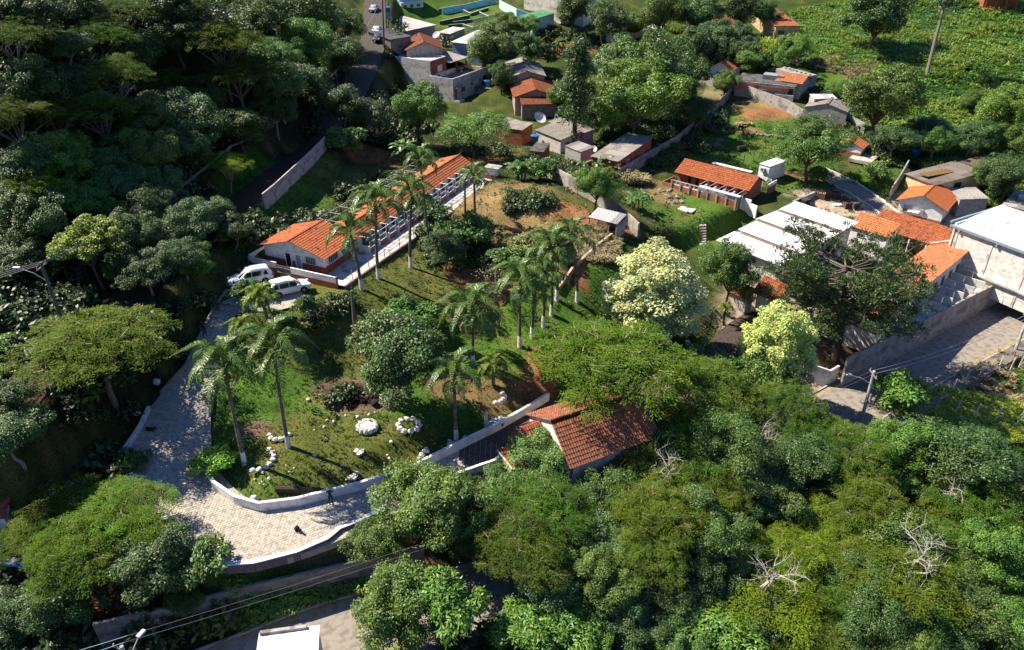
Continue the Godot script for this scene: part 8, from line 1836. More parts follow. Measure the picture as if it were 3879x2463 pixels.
func bricks(o: Node3D, L: float, W: float, h: float, bl: float, bh: float, c: Color, sides := "fblr") -> void:
	# bare block or brick courses on the faces of a box of walls
	var b := MB.new()
	var x := L / 2 + 0.004
	var z := W / 2 + 0.004
	if "f" in sides: courses(b, Vector3(-x, -0.6, z), Vector3(x, -0.6, z), h + 0.6, bl, bh, c, Vector3(0, 0, 1))
	if "b" in sides: courses(b, Vector3(x, -0.6, -z), Vector3(-x, -0.6, -z), h + 0.6, bl, bh, c, Vector3(0, 0, -1))
	if "r" in sides: courses(b, Vector3(x, -0.6, z), Vector3(x, -0.6, -z), h + 0.6, bl, bh, c, Vector3(1, 0, 0))
	if "l" in sides: courses(b, Vector3(-x, -0.6, -z), Vector3(-x, -0.6, z), h + 0.6, bl, bh, c, Vector3(-1, 0, 0))
	put(o, "brick_courses", b.mesh(), M.concrete, "stuff")

func bars(o: Node3D, nm: String, segs: Array, r: float, c: Color, at := Vector3.ZERO) -> void:
	var b := MB.new()
	for s in segs: b.bar(s[0], s[1], r, r, 5, c)
	var m := put(o, nm, b.mesh(), M.metal)
	m.position = at

func panel(o: Node3D, x0: float, x1: float, y0: float, y1: float, z: float, c: Color, nm := "fence_panel") -> void:
	bars(o, nm, [[Vector3(x0, y0, z), Vector3(x1, y0, z)], [Vector3(x0, y1, z), Vector3(x1, y1, z)], [Vector3(x0, y0, z), Vector3(x0, y1, z)], [Vector3(x1, y0, z), Vector3(x1, y1, z)], [Vector3(lerpf(x0, x1, 0.5), y0, z), Vector3(lerpf(x0, x1, 0.5), y1, z)]], 0.035, c)

func bx(o: Node3D, nm: String, c: Vector3, s: Vector3, cl: Color, mat := "plaster", yaw := 0.0) -> void:
	put(o, nm, MB.new().box(c, s, cl, yaw).mesh(), M[mat])

func roads() -> void:
	rng.seed = 99
	for r in [["paved_drive", ROADS[0][0], "paver", Color(0.31, 0.285, 0.24)], ["cobbled_lane", ROADS[1][0], "paver", Color(0.07, 0.052, 0.045)], ["paved_lane", ROADS[2][0], "paver", Color(0.3, 0.24, 0.18)], ["street", ROADS[3][0], "asphalt", Color(0.085, 0.075, 0.066)], ["dirt_road", ROADS[4][0], "ground", Color(0.06, 0.045, 0.035)], ["asphalt_road", ROADS[5][0], "asphalt", Color(0.25, 0.22, 0.19)], ["paved_ramp", ROADS[6][0], "paver", Color(0.2, 0.18, 0.16)], ["cobbled_yard", ROADS[7][0], "paver", Color(0.06, 0.05, 0.045)]]:
		var o := Node3D.new()
		o.name = r[0]
		add_child(o)
		o.set_meta("kind", "structure")
		put(o, "surface", strip(r[1], 0.0, r[3]).mesh(), M[r[2]])
		if r[0] == "paved_drive": pave(o, r[1], true, 0.165, Color(0.4, 0.36, 0.3))
		elif r[0] == "paved_lane": pave(o, r[1], false, 0.2, Color(0.42, 0.33, 0.25))
		elif r[0] == "cobbled_lane": pave(o, r[1], false, 0.24, Color(0.1, 0.07, 0.06))
		elif r[0] == "cobbled_yard": pave(o, r[1], false, 0.24, Color(0.085, 0.068, 0.062))
		elif r[0] == "paved_ramp": pave(o, r[1], true, 0.17, Color(0.27, 0.25, 0.22))
		elif r[0] == "asphalt_road":
			for s in [-1.0, 1.0]:
				var k := MB.new()
				wall_run(k, edge_line(r[1], s, 0.12), 0.13, 0.2, Color(0.34, 0.32, 0.29), 0.4, 0.01)
				put(o, "kerb", k.mesh(), M.concrete)
				var e := edge_line(r[1], s, -0.35)
				k = MB.new()
				for i in e.size() - 1:
					if rng.randf() < 0.85:
						var d: Vector3 = (e[i + 1] - e[i]).normalized().cross(Vector3.UP) * 0.07
						var u := Vector3(0, 0.006, 0)
						k.quad(e[i] - d + u, e[i + 1] - d + u, e[i + 1] + d + u, e[i] + d + u, Color(0.42, 0.27, 0.07))
				put(o, "edge_marking", k.mesh(), M.asphalt)
			var sw := edge_line(r[1], -1.0, 1.1)
			var sb := MB.new()
			wall_run(sb, sw, 0.1, 1.7, Color(0.17, 0.15, 0.13), 0.4, 0.0)
			put(o, "sidewalk", sb.mesh(), M.concrete)

func pave(o: Node3D, r: Array, hex: bool, s: float, c: Color) -> void:
	# single paving stones: 300 parts, those nearest the camera; the rest as one part of kind stuff
	var pts := []
	var x0 := 1e9
	var x1 := -1e9
	var z0 := 1e9
	var z1 := -1e9
	for p in r:
		x0 = minf(x0, p[0] - p[3]); x1 = maxf(x1, p[0] + p[3]); z0 = minf(z0, p[1] - p[3]); z1 = maxf(z1, p[1] + p[3])
	var dx := s * 1.5 if hex else s * 2.0
	var dz := s * sqrt(3.0) if hex else s
	var i := 0
	var x := x0
	while x < x1:
		var z := z0 + (dz * 0.5 if i % 2 else 0.0)
		while z < z1:
			var q := along_road(r, x, z)
			if q[0] < -s * 0.9: pts.append(Vector3(x, q[1], z))
			z += dz
		x += dx
		i += 1
	pts.sort_custom(func(a, b): return a.distance_squared_to(Vector3(0, 45, 0)) < b.distance_squared_to(Vector3(0, 45, 0)))
	var ms := []
	for k in 3:
		var b := MB.new()
		var cc := vary(c, 0.07, 0.03)
		if hex: b.lathe(Vector3(0, -0.03, 0), [Vector2(s * 0.94, 0.0), Vector2(s * 0.94, 0.034), Vector2(s * 0.88, 0.044), Vector2(0, 0.044)], 6, cc)
		else: b.box(Vector3(0, 0.0, 0), Vector3(s * 1.86, 0.05, s * 0.9), cc)
		ms.append(b.mesh())
	var near := 300 if pts.size() > 0 else 0
	for k in mini(near, pts.size()):
		var m := put(o, "paver", ms[rng.randi() % 3], M.paver)
		m.position = pts[k] + Vector3(0, rng.randf_range(0, 0.008), 0)
		if hex: m.rotation = Vector3(rng.randf_range(-0.015, 0.015), 0, rng.randf_range(-0.015, 0.015))
	var rest := pts.size() - near
	if rest > 0:
		var mm := MultiMesh.new()
		mm.transform_format = MultiMesh.TRANSFORM_3D
		mm.use_colors = true
		mm.mesh = ms[0]
		mm.instance_count = rest
		for k in rest:
			mm.set_instance_transform(k, Transform3D(Basis.from_euler(Vector3(rng.randf_range(-0.02, 0.02), 0, rng.randf_range(-0.02, 0.02))), pts[near + k] + Vector3(0, rng.randf_range(0, 0.008), 0)))
			mm.set_instance_color(k, vary(Color(1, 1, 1), 0.08, 0.03))
		var mi := MultiMeshInstance3D.new()
		mi.name = "far_pavers"
		mi.multimesh = mm
		mi.material_override = M.paver
		mi.set_meta("kind", "stuff")
		o.add_child(mi)

func sub(o: Node3D, nm: String, at: Vector3, yaw := 0.0) -> Node3D:
	var n := Node3D.new()
	n.name = named(o, nm)
	o.add_child(n)
	n.position = at
	n.rotation.y = yaw
	return n

func long_kennel(o: Node3D) -> void:
	var w := Color(0.78, 0.77, 0.76)
	var rd := Color(0.3, 0.085, 0.05)
	var fr := Color(0.66, 0.66, 0.65)
	gable(sub(o, "front_block", Vector3(3.05, 0, -4.55)), 5.5, 8.1, 2.25, 1.2, 0.55, "flat_tile", Color(0.45, 0.135, 0.06), w, 0.05, 0.85, rd, -1.0, 1.0)
	gable(sub(o, "kennel_block", Vector3(20.65, 0, -1.95)), 29.0, 2.8, 2.05, 0.85, 0.5, "flat_tile", Color(0.5, 0.17, 0.075), w, 0.03, 0.6, rd, 2.6, 1.0)
	opening(o, "door", Vector3(0.3, 0.9, -5.36), -PI / 2, 0.75, 1.7, w, Color(0.015, 0.014, 0.013), 1)
	opening(o, "door", Vector3(0.3, 0.9, -4.0), -PI / 2, 0.75, 1.7, w, Color(0.3, 0.36, 0.4), 1)
	opening(o, "window", Vector3(0.3, 1.35, -2.3), -PI / 2, 1.35, 0.85, Color(0.5, 0.5, 0.5), Color(0.03, 0.04, 0.05), 6)
	opening(o, "window", Vector3(1.9, 1.4, -0.5), 0, 1.7, 0.8, Color(0.5, 0.5, 0.5), Color(0.03, 0.04, 0.05), 5)
	# walkway slab with its retaining edge
	var b := MB.new()
	var c := Color(0.47, 0.45, 0.42)
	for i in 12:
		var x0 := -1.3 + i * 3.05
		var x1 := x0 + 3.03
		var z0 := lerpf(3.0, 4.25, i / 12.0)
		var z1 := lerpf(3.0, 4.25, (i + 1) / 12.0)
		var cc := vary(c, 0.08)
		b.quad(Vector3(x0, 0.03, -0.62), Vector3(x0, 0.03, z0), Vector3(x1, 0.03, z1), Vector3(x1, 0.03, -0.62), cc)
	put(o, "walkway_slab", b.mesh(), M.concrete)
	b = MB.new()
	wall_run(b, [Vector3(-1.3, -0.9, 3.1), Vector3(11, -0.9, 3.5), Vector3(23, -0.9, 3.92), Vector3(35.4, -0.9, 4.36)], 1.0, 0.22, Color(0.13, 0.11, 0.09), 1.2)
	put(o, "retaining_edge", b.mesh(), M.stone)
	for i in 12:
		var x := 0.5 + i * 3.1
		put(o, "post", MB.new().bar(Vector3(x, 0, lerpf(2.85, 4.1, i / 11.0)), Vector3(x, 1.15, lerpf(2.85, 4.1, i / 11.0)), 0.05, 0.05, 6, Color(0.3, 0.27, 0.24)).mesh(), M.metal)
	# runs in front: low red walls, white frames, side walls
	for i in 13:
		var x := 7.0 + i * 2.15
		bx(o, "run_front_wall", Vector3(x + 0.75, 0.33, 0.95), Vector3(1.45, 0.66, 0.12), Color(0.36, 0.12, 0.08))
		bx(o, "wall_cap", Vector3(x + 0.75, 0.69, 0.95), Vector3(1.5, 0.05, 0.16), w)
		bx(o, "run_side_wall", Vector3(x - 0.08, 0.45, 0.2), Vector3(0.12, 0.9, 1.5), w)
		bars(o, "run_frame", [[Vector3(x, 0, 0.95), Vector3(x, 1.95, 0.95)], [Vector3(x, 1.95, -0.5), Vector3(x, 1.95, 0.95)], [Vector3(x, 1.95, 0.95), Vector3(x + 2.15, 1.95, 0.95)], [Vector3(x + 1.5, 0, 0.95), Vector3(x + 1.5, 1.95, 0.95)], [Vector3(x, 1.3, 0.95), Vector3(x + 1.5, 1.3, 0.95)]], 0.045, fr)
		opening(o, "kennel_door", Vector3(x + 1.0, 0.9, -0.55), 0, 0.7, 1.6, Color(0.4, 0.42, 0.45), Color(0.05, 0.055, 0.06), 1)
	# runs behind
	for i in 13:
		var x := 7.0 + i * 2.15
		bars(o, "rear_run_frame", [[Vector3(x, 0, -7.6), Vector3(x, 2.1, -7.6)], [Vector3(x, 2.1, -4.6), Vector3(x, 2.1, -7.6)], [Vector3(x, 2.1, -7.6), Vector3(x + 2.15, 2.1, -7.6)], [Vector3(x, 1.1, -7.6), Vector3(x + 2.15, 1.1, -7.6)]], 0.04, Color(0.42, 0.42, 0.42))
		bx(o, "rear_run_wall", Vector3(x, 0.4, -6.1), Vector3(0.12, 0.8, 3.0), Color(0.4, 0.39, 0.37))
	# hut at the far end
	bx(o, "end_hut", Vector3(36.0, 0.8, 3.2), Vector3(1.3, 1.7, 1.9), w)
	bx(o, "hut_dado", Vector3(36.0, 0.3, 3.2), Vector3(1.34, 0.7, 1.94), Color(0.38, 0.13, 0.085))
	bx(o, "hut_roof", Vector3(36.0, 1.7, 3.2), Vector3(1.7, 0.1, 2.3), Color(0.36, 0.34, 0.31), "concrete")

func kennel_walls(at: Vector3, yaw: float) -> void:
	# boundary walls of the white building, seen from its car park
	var w := Color(0.8, 0.79, 0.78)
	var rd := Color(0.36, 0.105, 0.06)
	var o := thing("front_wall", "low white and terracotta wall between the parked cars and the white building", "wall", at, yaw)
	bx(o, "upper_band", Vector3(-1.3, 0.6, -0.9), Vector3(0.16, 0.7, 6.0), w)
	bx(o, "lower_band", Vector3(-1.3, -0.25, -0.9), Vector3(0.18, 1.0, 6.0), rd)
	bx(o, "end_pillar", Vector3(-1.3, 0.2, 2.15), Vector3(0.22, 1.7, 0.12), Color(0.2, 0.15, 0.12))
	o = thing("metal_gate", "dark grey sheet metal gate beside the parked white cars", "gate", at, yaw)
	for k in 2: 
		bx(o, "gate_leaf", Vector3(-1.2, 0.25, -4.45 - 1.02 * k), Vector3(0.06, 1.2, 1.0), Color(0.14, 0.135, 0.125), "metal")
		bars(o, "brace", [[Vector3(-1.26, 0.0, -4.0 - 1.02 * k), Vector3(-1.26, 0.0, -4.9 - 1.02 * k)], [Vector3(-1.26, 0.6, -4.0 - 1.02 * k), Vector3(-1.26, 0.6, -4.9 - 1.02 * k)]], 0.03, Color(0.24, 0.23, 0.22))
	o = thing("side_wall", "white and terracotta wall left of the sheet metal gate, in tree shade", "wall", at, yaw)
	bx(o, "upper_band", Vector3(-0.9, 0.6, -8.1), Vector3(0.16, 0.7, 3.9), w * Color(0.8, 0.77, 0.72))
	bx(o, "lower_band", Vector3(-0.9, -0.25, -8.1), Vector3(0.18, 1.0, 3.9), rd)
	bx(o, "return_upper_band", Vector3(1.2, 0.75, -10.0), Vector3(4.0, 0.7, 0.16), w)
	bx(o, "return_lower_band", Vector3(1.2, -0.1, -10.0), Vector3(4.0, 1.0, 0.18), rd)

func red_kennel(o: Node3D, L: float) -> void:
	# x along the front eave, z towards the lawn; eave at z = 3.4
	var w := Color(0.76, 0.75, 0.74)
	var br := Color(0.42, 0.15, 0.075)
	var rd := Color(0.3, 0.075, 0.05)
	gable(sub(o, "main_block", Vector3(0, 0, -0.6)), L - 0.7, 4.6, 2.0, 1.15, 0.5, "tile", Color(0.4, 0.125, 0.055), Color(0.36, 0.12, 0.08), 0.03, 0.0, rd, -1.0, 1.5)
	for x in [-3.6, -2.3, -1.2, 0.2, 1.7, 3.2, 4.6]:
		opening(o, "doorway", Vector3(x, 0.9, 1.72), 0, 0.7, 1.6, Color(0.3, 0.1, 0.07), Color(0.015, 0.012, 0.01), 1)
	# brick front with its panels on top
	var b := MB.new()
	b.box(Vector3(-0.5, 0.1, 4.3), Vector3(L + 0.4, 1.4, 0.14), Color(0.33, 0.13, 0.07))
	b.box(Vector3(-0.5 - L / 2 - 0.2, 0.1, 2.6), Vector3(0.14, 1.4, 3.3), Color(0.33, 0.13, 0.07))
	put(o, "front_wall", b.mesh(), M.plaster)
	b = MB.new()
	courses(b, Vector3(-0.5 - L / 2 - 0.2, -0.6, 4.372), Vector3(L / 2 - 0.4, -0.6, 4.372), 1.4, 0.3, 0.2, br, Vector3(0, 0, 1), 0.2)
	courses(b, Vector3(-0.7 - L / 2 - 0.075, -0.6, 1.0), Vector3(-0.7 - L / 2 - 0.075, -0.6, 4.3), 1.4, 0.3, 0.2, br, Vector3(-1, 0, 0), 0.2)
	put(o, "brick_courses", b.mesh(), M.concrete, "stuff")
	for k in 8:
		var x := -L / 2 + 0.9 + k * (L - 0.8) / 7.4
		bx(o, "pillar", Vector3(x, 0.5, 4.4), Vector3(0.2, 2.1, 0.2), Color(0.38, 0.34, 0.3), "concrete")
		if k < 7:
			panel(o, x + 0.12, x + (L - 0.8) / 7.4 - 0.12, 0.86, 1.5, 4.33, Color(0.72, 0.72, 0.71))
			bx(o, "panel_board", Vector3(x + (L - 0.8) / 14.8, 0.92, 4.32), Vector3((L - 0.8) / 7.4 - 0.3, 0.14, 0.04), w)
	for k in 5:
		var x := L / 2 - 0.5 - k * 1.5
		bx(o, "run_partition", Vector3(x, 0.65, 3.0), Vector3(0.1, 1.3, 2.5), w)
		bx(o, "run_floor", Vector3(x - 0.75, 0.03, 3.0), Vector3(1.36, 0.06, 2.5), rd)
		bars(o, "run_mesh_frame", [[Vector3(x, 1.3, 1.8), Vector3(x, 1.9, 1.8)], [Vector3(x, 1.9, 1.8), Vector3(x, 1.9, 4.2)], [Vector3(x, 1.9, 4.2), Vector3(x, 1.3, 4.2)]], 0.04, w)
	bx(o, "white_beam", Vector3(L / 2 - 3.2, 1.62, 4.3), Vector3(6.4, 0.16, 0.55), w)
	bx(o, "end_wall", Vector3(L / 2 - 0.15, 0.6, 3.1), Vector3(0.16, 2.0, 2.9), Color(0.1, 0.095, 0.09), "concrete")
	# runs behind the roof
	bx(o, "rear_beam", Vector3(-0.6, 1.9, -5.6), Vector3(6.6, 0.14, 0.6), w)
	for k in 4: bx(o, "rear_partition", Vector3(-3.6 + k * 1.9, 0.8, -4.4), Vector3(0.1, 1.7, 2.4), w)
	for k in 3: bars(o, "rear_frame", [[Vector3(3.6 + k * 1.3, 0, -5.0), Vector3(3.6 + k * 1.3, 1.7, -5.0)], [Vector3(3.6 + k * 1.3, 1.7, -5.0), Vector3(3.6 + k * 1.3, 1.7, -3.2)], [Vector3(3.6, 1.7, -5.0), Vector3(6.2, 1.7, -5.0)]], 0.045, w)
	bx(o, "side_run_wall", Vector3(L / 2 + 0.6, 0.4, -4.6), Vector3(0.12, 1.6, 2.6), Color(0.3, 0.09, 0.07))
	bx(o, "side_run_cap", Vector3(L / 2 + 0.6, 1.3, -4.6), Vector3(0.14, 0.5, 2.6), w)

func strip_roof_shed(o: Node3D, L: float, W: float) -> void:
	var w := Color(0.8, 0.8, 0.8)
	var h0 := 3.4
	var h1 := 4.6
	var g := 0.75
	var n := 4
	var sw := (W - 3 * g) / n
	var up := (h1 - h0) / W
	for i in n:
		var z0 := W / 2 - i * (sw + g)
		var b := MB.new()
		var sl := Vector3(0, up, -1).normalized()
		sheets(b, Vector3(-L / 2, h0 + up * (W / 2 - z0), z0), Vector3(1, 0, 0), sl, L, sw, w, 0.015, 0.3, 0.02, 1.0, sw)
		put(o, "roof_strip", b.mesh(), M.paint)
		if i < 3:
			bx(o, "gutter", Vector3(0, h0 + up * (W / 2 - z0 + sw + g / 2) - 0.1, z0 - sw - g / 2), Vector3(L - 0.05, 0.06, g + 0.1), Color(0.2, 0.13, 0.11), "metal")
	var b2 := MB.new()
	var wc := Color(0.52, 0.5, 0.48)
	b2.box(Vector3(0, 1.0, W / 2 - 0.9), Vector3(L - 1.2, 4.6, 0.18), wc)
	b2.box(Vector3(0, 1.6, -W / 2 + 0.9), Vector3(L - 1.2, 5.6, 0.18), wc)
	b2.box(Vector3(-L / 2 + 0.7, 1.2, 0), Vector3(0.18, 4.9, W - 2.0), wc)
	b2.box(Vector3(L / 2 - 0.7, 1.2, 0), Vector3(0.18, 4.9, W - 2.0), wc)
	put(o, "wall", b2.mesh(), M.plaster)
	for k in 3: opening(o, "vent_window", Vector3(-L / 2 + 2.2 + k * 3.0, 2.3, W / 2 - 0.8), 0, 0.9, 0.5, Color(0.2, 0.12, 0.09), Color(0.05, 0.03, 0.025), 2)
	bx(o, "side_parapet", Vector3(-L / 2 - 0.25, 3.5, -3.4), Vector3(0.3, 1.0, 6.5), Color(0.55, 0.52, 0.5))

func warehouse(o: Node3D, L: float, W: float) -> void:
	var x0 := -L / 2
	var x1 := L / 2 + 16.0
	var w := Color(0.8, 0.8, 0.8)
	var wall := Color(0.68, 0.65, 0.61)
	var b := MB.new()
	sheets(b, Vector3(x0, 6.3, W / 2), Vector3(1, 0, 0), Vector3(0, 0.07, -1).normalized(), x1 - x0, W, w, 0.012, 0.3, 0.02, 1.0, W)
	put(o, "roof", b.mesh(), M.paint)
	var gc := Color(0.22, 0.3, 0.36)
	bx(o, "gutter", Vector3((x0 + x1) / 2, 6.25, W / 2 + 0.12), Vector3(x1 - x0, 0.3, 0.25), gc, "paint")
	bx(o, "gutter", Vector3(x0 - 0.12, 6.65, 0), Vector3(0.25, 0.3, W), gc, "paint")
	b = MB.new()
	b.box(Vector3((x0 + x1) / 2 + 0.4, 2.6, W / 2 - 0.25), Vector3(x1 - x0 - 0.8, 7.2, 0.2), wall)
	b.box(Vector3(x0 + 0.35, 2.8, 0), Vector3(0.2, 7.6, W - 0.7), Color(0.76, 0.75, 0.74))
	b.box(Vector3((x0 + x1) / 2 + 0.4, 2.8, -W / 2 + 0.3), Vector3(x1 - x0 - 0.8, 7.6, 0.2), wall)
	put(o, "wall", b.mesh(), M.plaster)
	for k in 6:
		bx(o, "skylight", Vector3(x0 + 2.6 + (k / 2) * 5.5, 6.42 + 0.07 * (2.4 + 3.2 * (k % 2)), W / 2 - 2.4 - 3.2 * (k % 2)), Vector3(2.6, 0.03, 0.35), Color(0.62, 0.62, 0.6), "paint")
	for k in 5: bx(o, "pilaster", Vector3(x0 + 1.0 + k * 4.6, 2.3, W / 2 - 0.13), Vector3(0.3, 6.6, 0.1), Color(0.6, 0.57, 0.53), "concrete")
	bx(o, "wall_ledge", Vector3((x0 + x1) / 2 + 0.6, 1.4, W / 2 + 0.05), Vector3(x1 - x0 - 1.2, 0.25, 0.5), Color(0.55, 0.52, 0.48), "concrete")
	for k in 4:
		bx(o, "gutter_bracket", Vector3(x0 + 1.3 + k * 5.0, 5.9, W / 2 + 0.05), Vector3(0.2, 0.35, 0.35), Color(0.3, 0.28, 0.26), "metal")

func wing_c(o: Node3D, L: float) -> void:
	# x along the outer wall, z inwards; the roof falls inwards
	var wc := Color(0.62, 0.6, 0.57)
	var b := MB.new()
	tiles(b, Vector3(L, 3.1, 4.5), Vector3(-1, 0, 0), Vector3(0, 1.0, -4.9).normalized(), L, 5.0, 0.26, 0.4, Color(0.5, 0.18, 0.085), 0.16, 0.045, 0.04, 0.0, 0.0)
	put(o, "roof_slope", b.mesh(), M.roof, "stuff")
	b = MB.new()
	b.box(Vector3(L / 2 + 0.1, 1.4, 0.1), Vector3(L, 4.6, 0.18), wc)
	b.box(Vector3(L / 2 + 0.1, 0.9, 3.9), Vector3(L, 4.0, 0.18), wc)
	b.box(Vector3(L - 0.1, 1.0, 2.0), Vector3(0.18, 4.4, 3.6), wc)
	put(o, "wall", b.mesh(), M.plaster)
	b = MB.new()
	for i in 10:
		var x0 := -3.0 + i * 3.3
		var x1 := x0 + 3.28
		b.quad(Vector3(x0, 0.8, 0), Vector3(x1, 0.8, 0), Vector3(x1, 0.8, minf(-0.3, -5.3 + x1 * 0.17)), Vector3(x0, 0.8, minf(-0.3, -5.3 + x0 * 0.17)), vary(Color(0.5, 0.47, 0.42), 0.06))
	put(o, "yard_floor", b.mesh(), M.concrete)
	for i in 9:
		var x := 3.4 + i * 2.45
		var d := 5.3 - x * 0.17
		bx(o, "run_partition", Vector3(x, 1.2, -d / 2), Vector3(0.16, 1.3, d), Color(0.58, 0.56, 0.52), "concrete")
		opening(o, "door", Vector3(x + 1.2, 1.7, 0.0), PI, 0.75, 1.7, Color(0.25, 0.2, 0.18), Color(0.06, 0.045, 0.05), 1)
		for k in 3: put(o, "fence_post", MB.new().bar(Vector3(x, 1.8, -d * (0.2 + 0.38 * k)), Vector3(x, 2.7, -d * (0.2 + 0.38 * k)), 0.035, 0.035, 5, Color(0.4, 0.38, 0.35)).mesh(), M.metal)
	bx(o, "sloping_buttress", Vector3(0.2, 1.0, -3.6), Vector3(0.5, 2.2, 2.4), Color(0.62, 0.58, 0.53), "concrete", 0.3)
	bx(o, "concrete_step", Vector3(1.6, 0.4, -4.6), Vector3(1.4, 0.9, 0.7), Color(0.5, 0.45, 0.38), "concrete", 0.2)

func wing_b(o: Node3D, L: float) -> void:
	# x runs from the outer corner away; z = -5 is the low side towards the yard
	var b := MB.new()
	tiles(b, Vector3(L + 3, 3.0, -5.2), Vector3(-1, 0, 0), Vector3(0, 0.95, 5.2).normalized(), L + 3.0, 5.3, 0.27, 0.42, Color(0.42, 0.135, 0.06), 0.2, 0.055, 0.08, 0.0, 0.0)
	put(o, "roof_slope", b.mesh(), M.roof, "stuff")
	b = MB.new()
	b.box(Vector3(L / 2 + 1.0, 1.2, -0.3), Vector3(L + 2.0, 4.6, 0.18), Color(0.7, 0.68, 0.65))
	b.box(Vector3(L / 2 + 1.5, 0.8, -3.4), Vector3(L - 0.5, 3.6, 0.16), Color(0.3, 0.11, 0.08))
	put(o, "wall", b.mesh(), M.plaster)
	for k in 4: put(o, "veranda_post", MB.new().bar(Vector3(4.6 + k * 2.3, -0.6, -5.0), Vector3(4.6 + k * 2.3, 3.0, -5.0), 0.12, 0.12, 8, Color(0.72, 0.7, 0.67)).mesh(), M.plaster)
	put(o, "valley_flashing", MB.new().bar(Vector3(0.0, 4.0, 0.05), Vector3(4.2, 3.1, -5.0), 0.13, 0.13, 6, Color(0.72, 0.7, 0.68)).mesh(), M.paint)

func tiled_house(o: Node3D) -> void:
	# origin below the visible end of the ridge; x along the ridge; the near slope faces +z
	var w := Color(0.74, 0.71, 0.69)
	var tc := Color(0.3, 0.12, 0.07)
	var ry := 5.1
	var L := 9.5
	var slopes := [[1.0, 3.4, 2.75], [-1.0, 4.4, 2.3]]
	for q in slopes:
		var s: float = q[0]
		var sl := Vector3(0, q[2] if s > 0 else q[2], -s * q[1]).normalized()
		var ls: float = sqrt(q[1] * q[1] + q[2] * q[2])
		var A := Vector3(-0.2, ry - q[2], s * q[1])
		if s > 0: laid_tiles(o, A, Vector3(1, 0, 0), sl, L, ls, tc)
		else: roof_plane(o, "roof_slope", "tile", A, Vector3(1, 0, 0), sl, L, ls, tc, 0.06)
	var b := MB.new()
	for i in 26: b.bar(Vector3(-0.25 + i * 0.37, ry + 0.08, 0), Vector3(0.15 + i * 0.37, ry + 0.06, 0), 0.13, 0.1, 6, vary(tc, 0.2))
	put(o, "ridge_caps", b.mesh(), M.roof, "stuff")
	b = MB.new()
	for x in [0.1, L - 0.5]:
		for e in [-0.08, 0.08]:
			b.quad(Vector3(x + e, -1.5, 3.0), Vector3(x + e, ry - 2.5, 3.0), Vector3(x + e, ry - 0.08, 0), Vector3(x + e, -1.5, 0), w)
			b.quad(Vector3(x + e, -1.5, 0), Vector3(x + e, ry - 0.08, 0), Vector3(x + e, ry - 2.2, -4.0), Vector3(x + e, -1.5, -4.0), w)
	b.box(Vector3(L / 2, 0.5, 3.0), Vector3(L - 0.6, 4.0, 0.16), Color(0.5, 0.44, 0.4))
	b.box(Vector3(L / 2, 0.6, -4.0), Vector3(L - 0.6, 4.2, 0.16), w)
	put(o, "wall", b.mesh(), M.plaster)
	# annex with its own tiled roof and a window, standing against the gable
	bx(o, "annex_wall", Vector3(-0.85, 1.2, -1.75), Vector3(1.7, 3.8, 1.0), w)
	bx(o, "annex_wall", Vector3(-0.3, 1.0, -1.4), Vector3(1.0, 3.4, 1.4), Color(0.5, 0.44, 0.44))
	roof_plane(o, "annex_roof", "tile", Vector3(-2.0, 3.0, -0.95), Vector3(1, 0, 0), Vector3(0, 0.55, -1.0).normalized(), 2.75, 1.2, Color(0.3, 0.1, 0.055), 0.1)
	roof_plane(o, "annex_roof_back", "tile", Vector3(-2.0, 3.0, -2.95), Vector3(1, 0, 0), Vector3(0, 0.6, 1.0).normalized(), 2.75, 1.1, Color(0.3, 0.1, 0.055), 0.1)
	opening(o, "annex_window", Vector3(-0.75, 2.2, -1.23), 0, 0.8, 0.75, Color(0.66, 0.58, 0.48), Color(0.05, 0.045, 0.04), 1)
	roof_plane(o, "lean_to_roof", "tile", Vector3(-4.2, 1.75, 0.7), Vector3(1, 0, 0), Vector3(0, 0.45, -2.6).normalized(), 4.2, 2.7, Color(0.42, 0.13, 0.06), 0.05)
	bx(o, "lean_to_wall", Vector3(-2.2, 0.2, 0.4), Vector3(4.0, 2.6, 0.14), w)
	bx(o, "lean_to_wall", Vector3(-4.0, 0.2, -0.6), Vector3(0.14, 2.9, 2.0), w)
	bx(o, "fascia_board", Vector3(-4.26, 1.95, -0.65), Vector3(0.05, 0.16, 2.8), w)

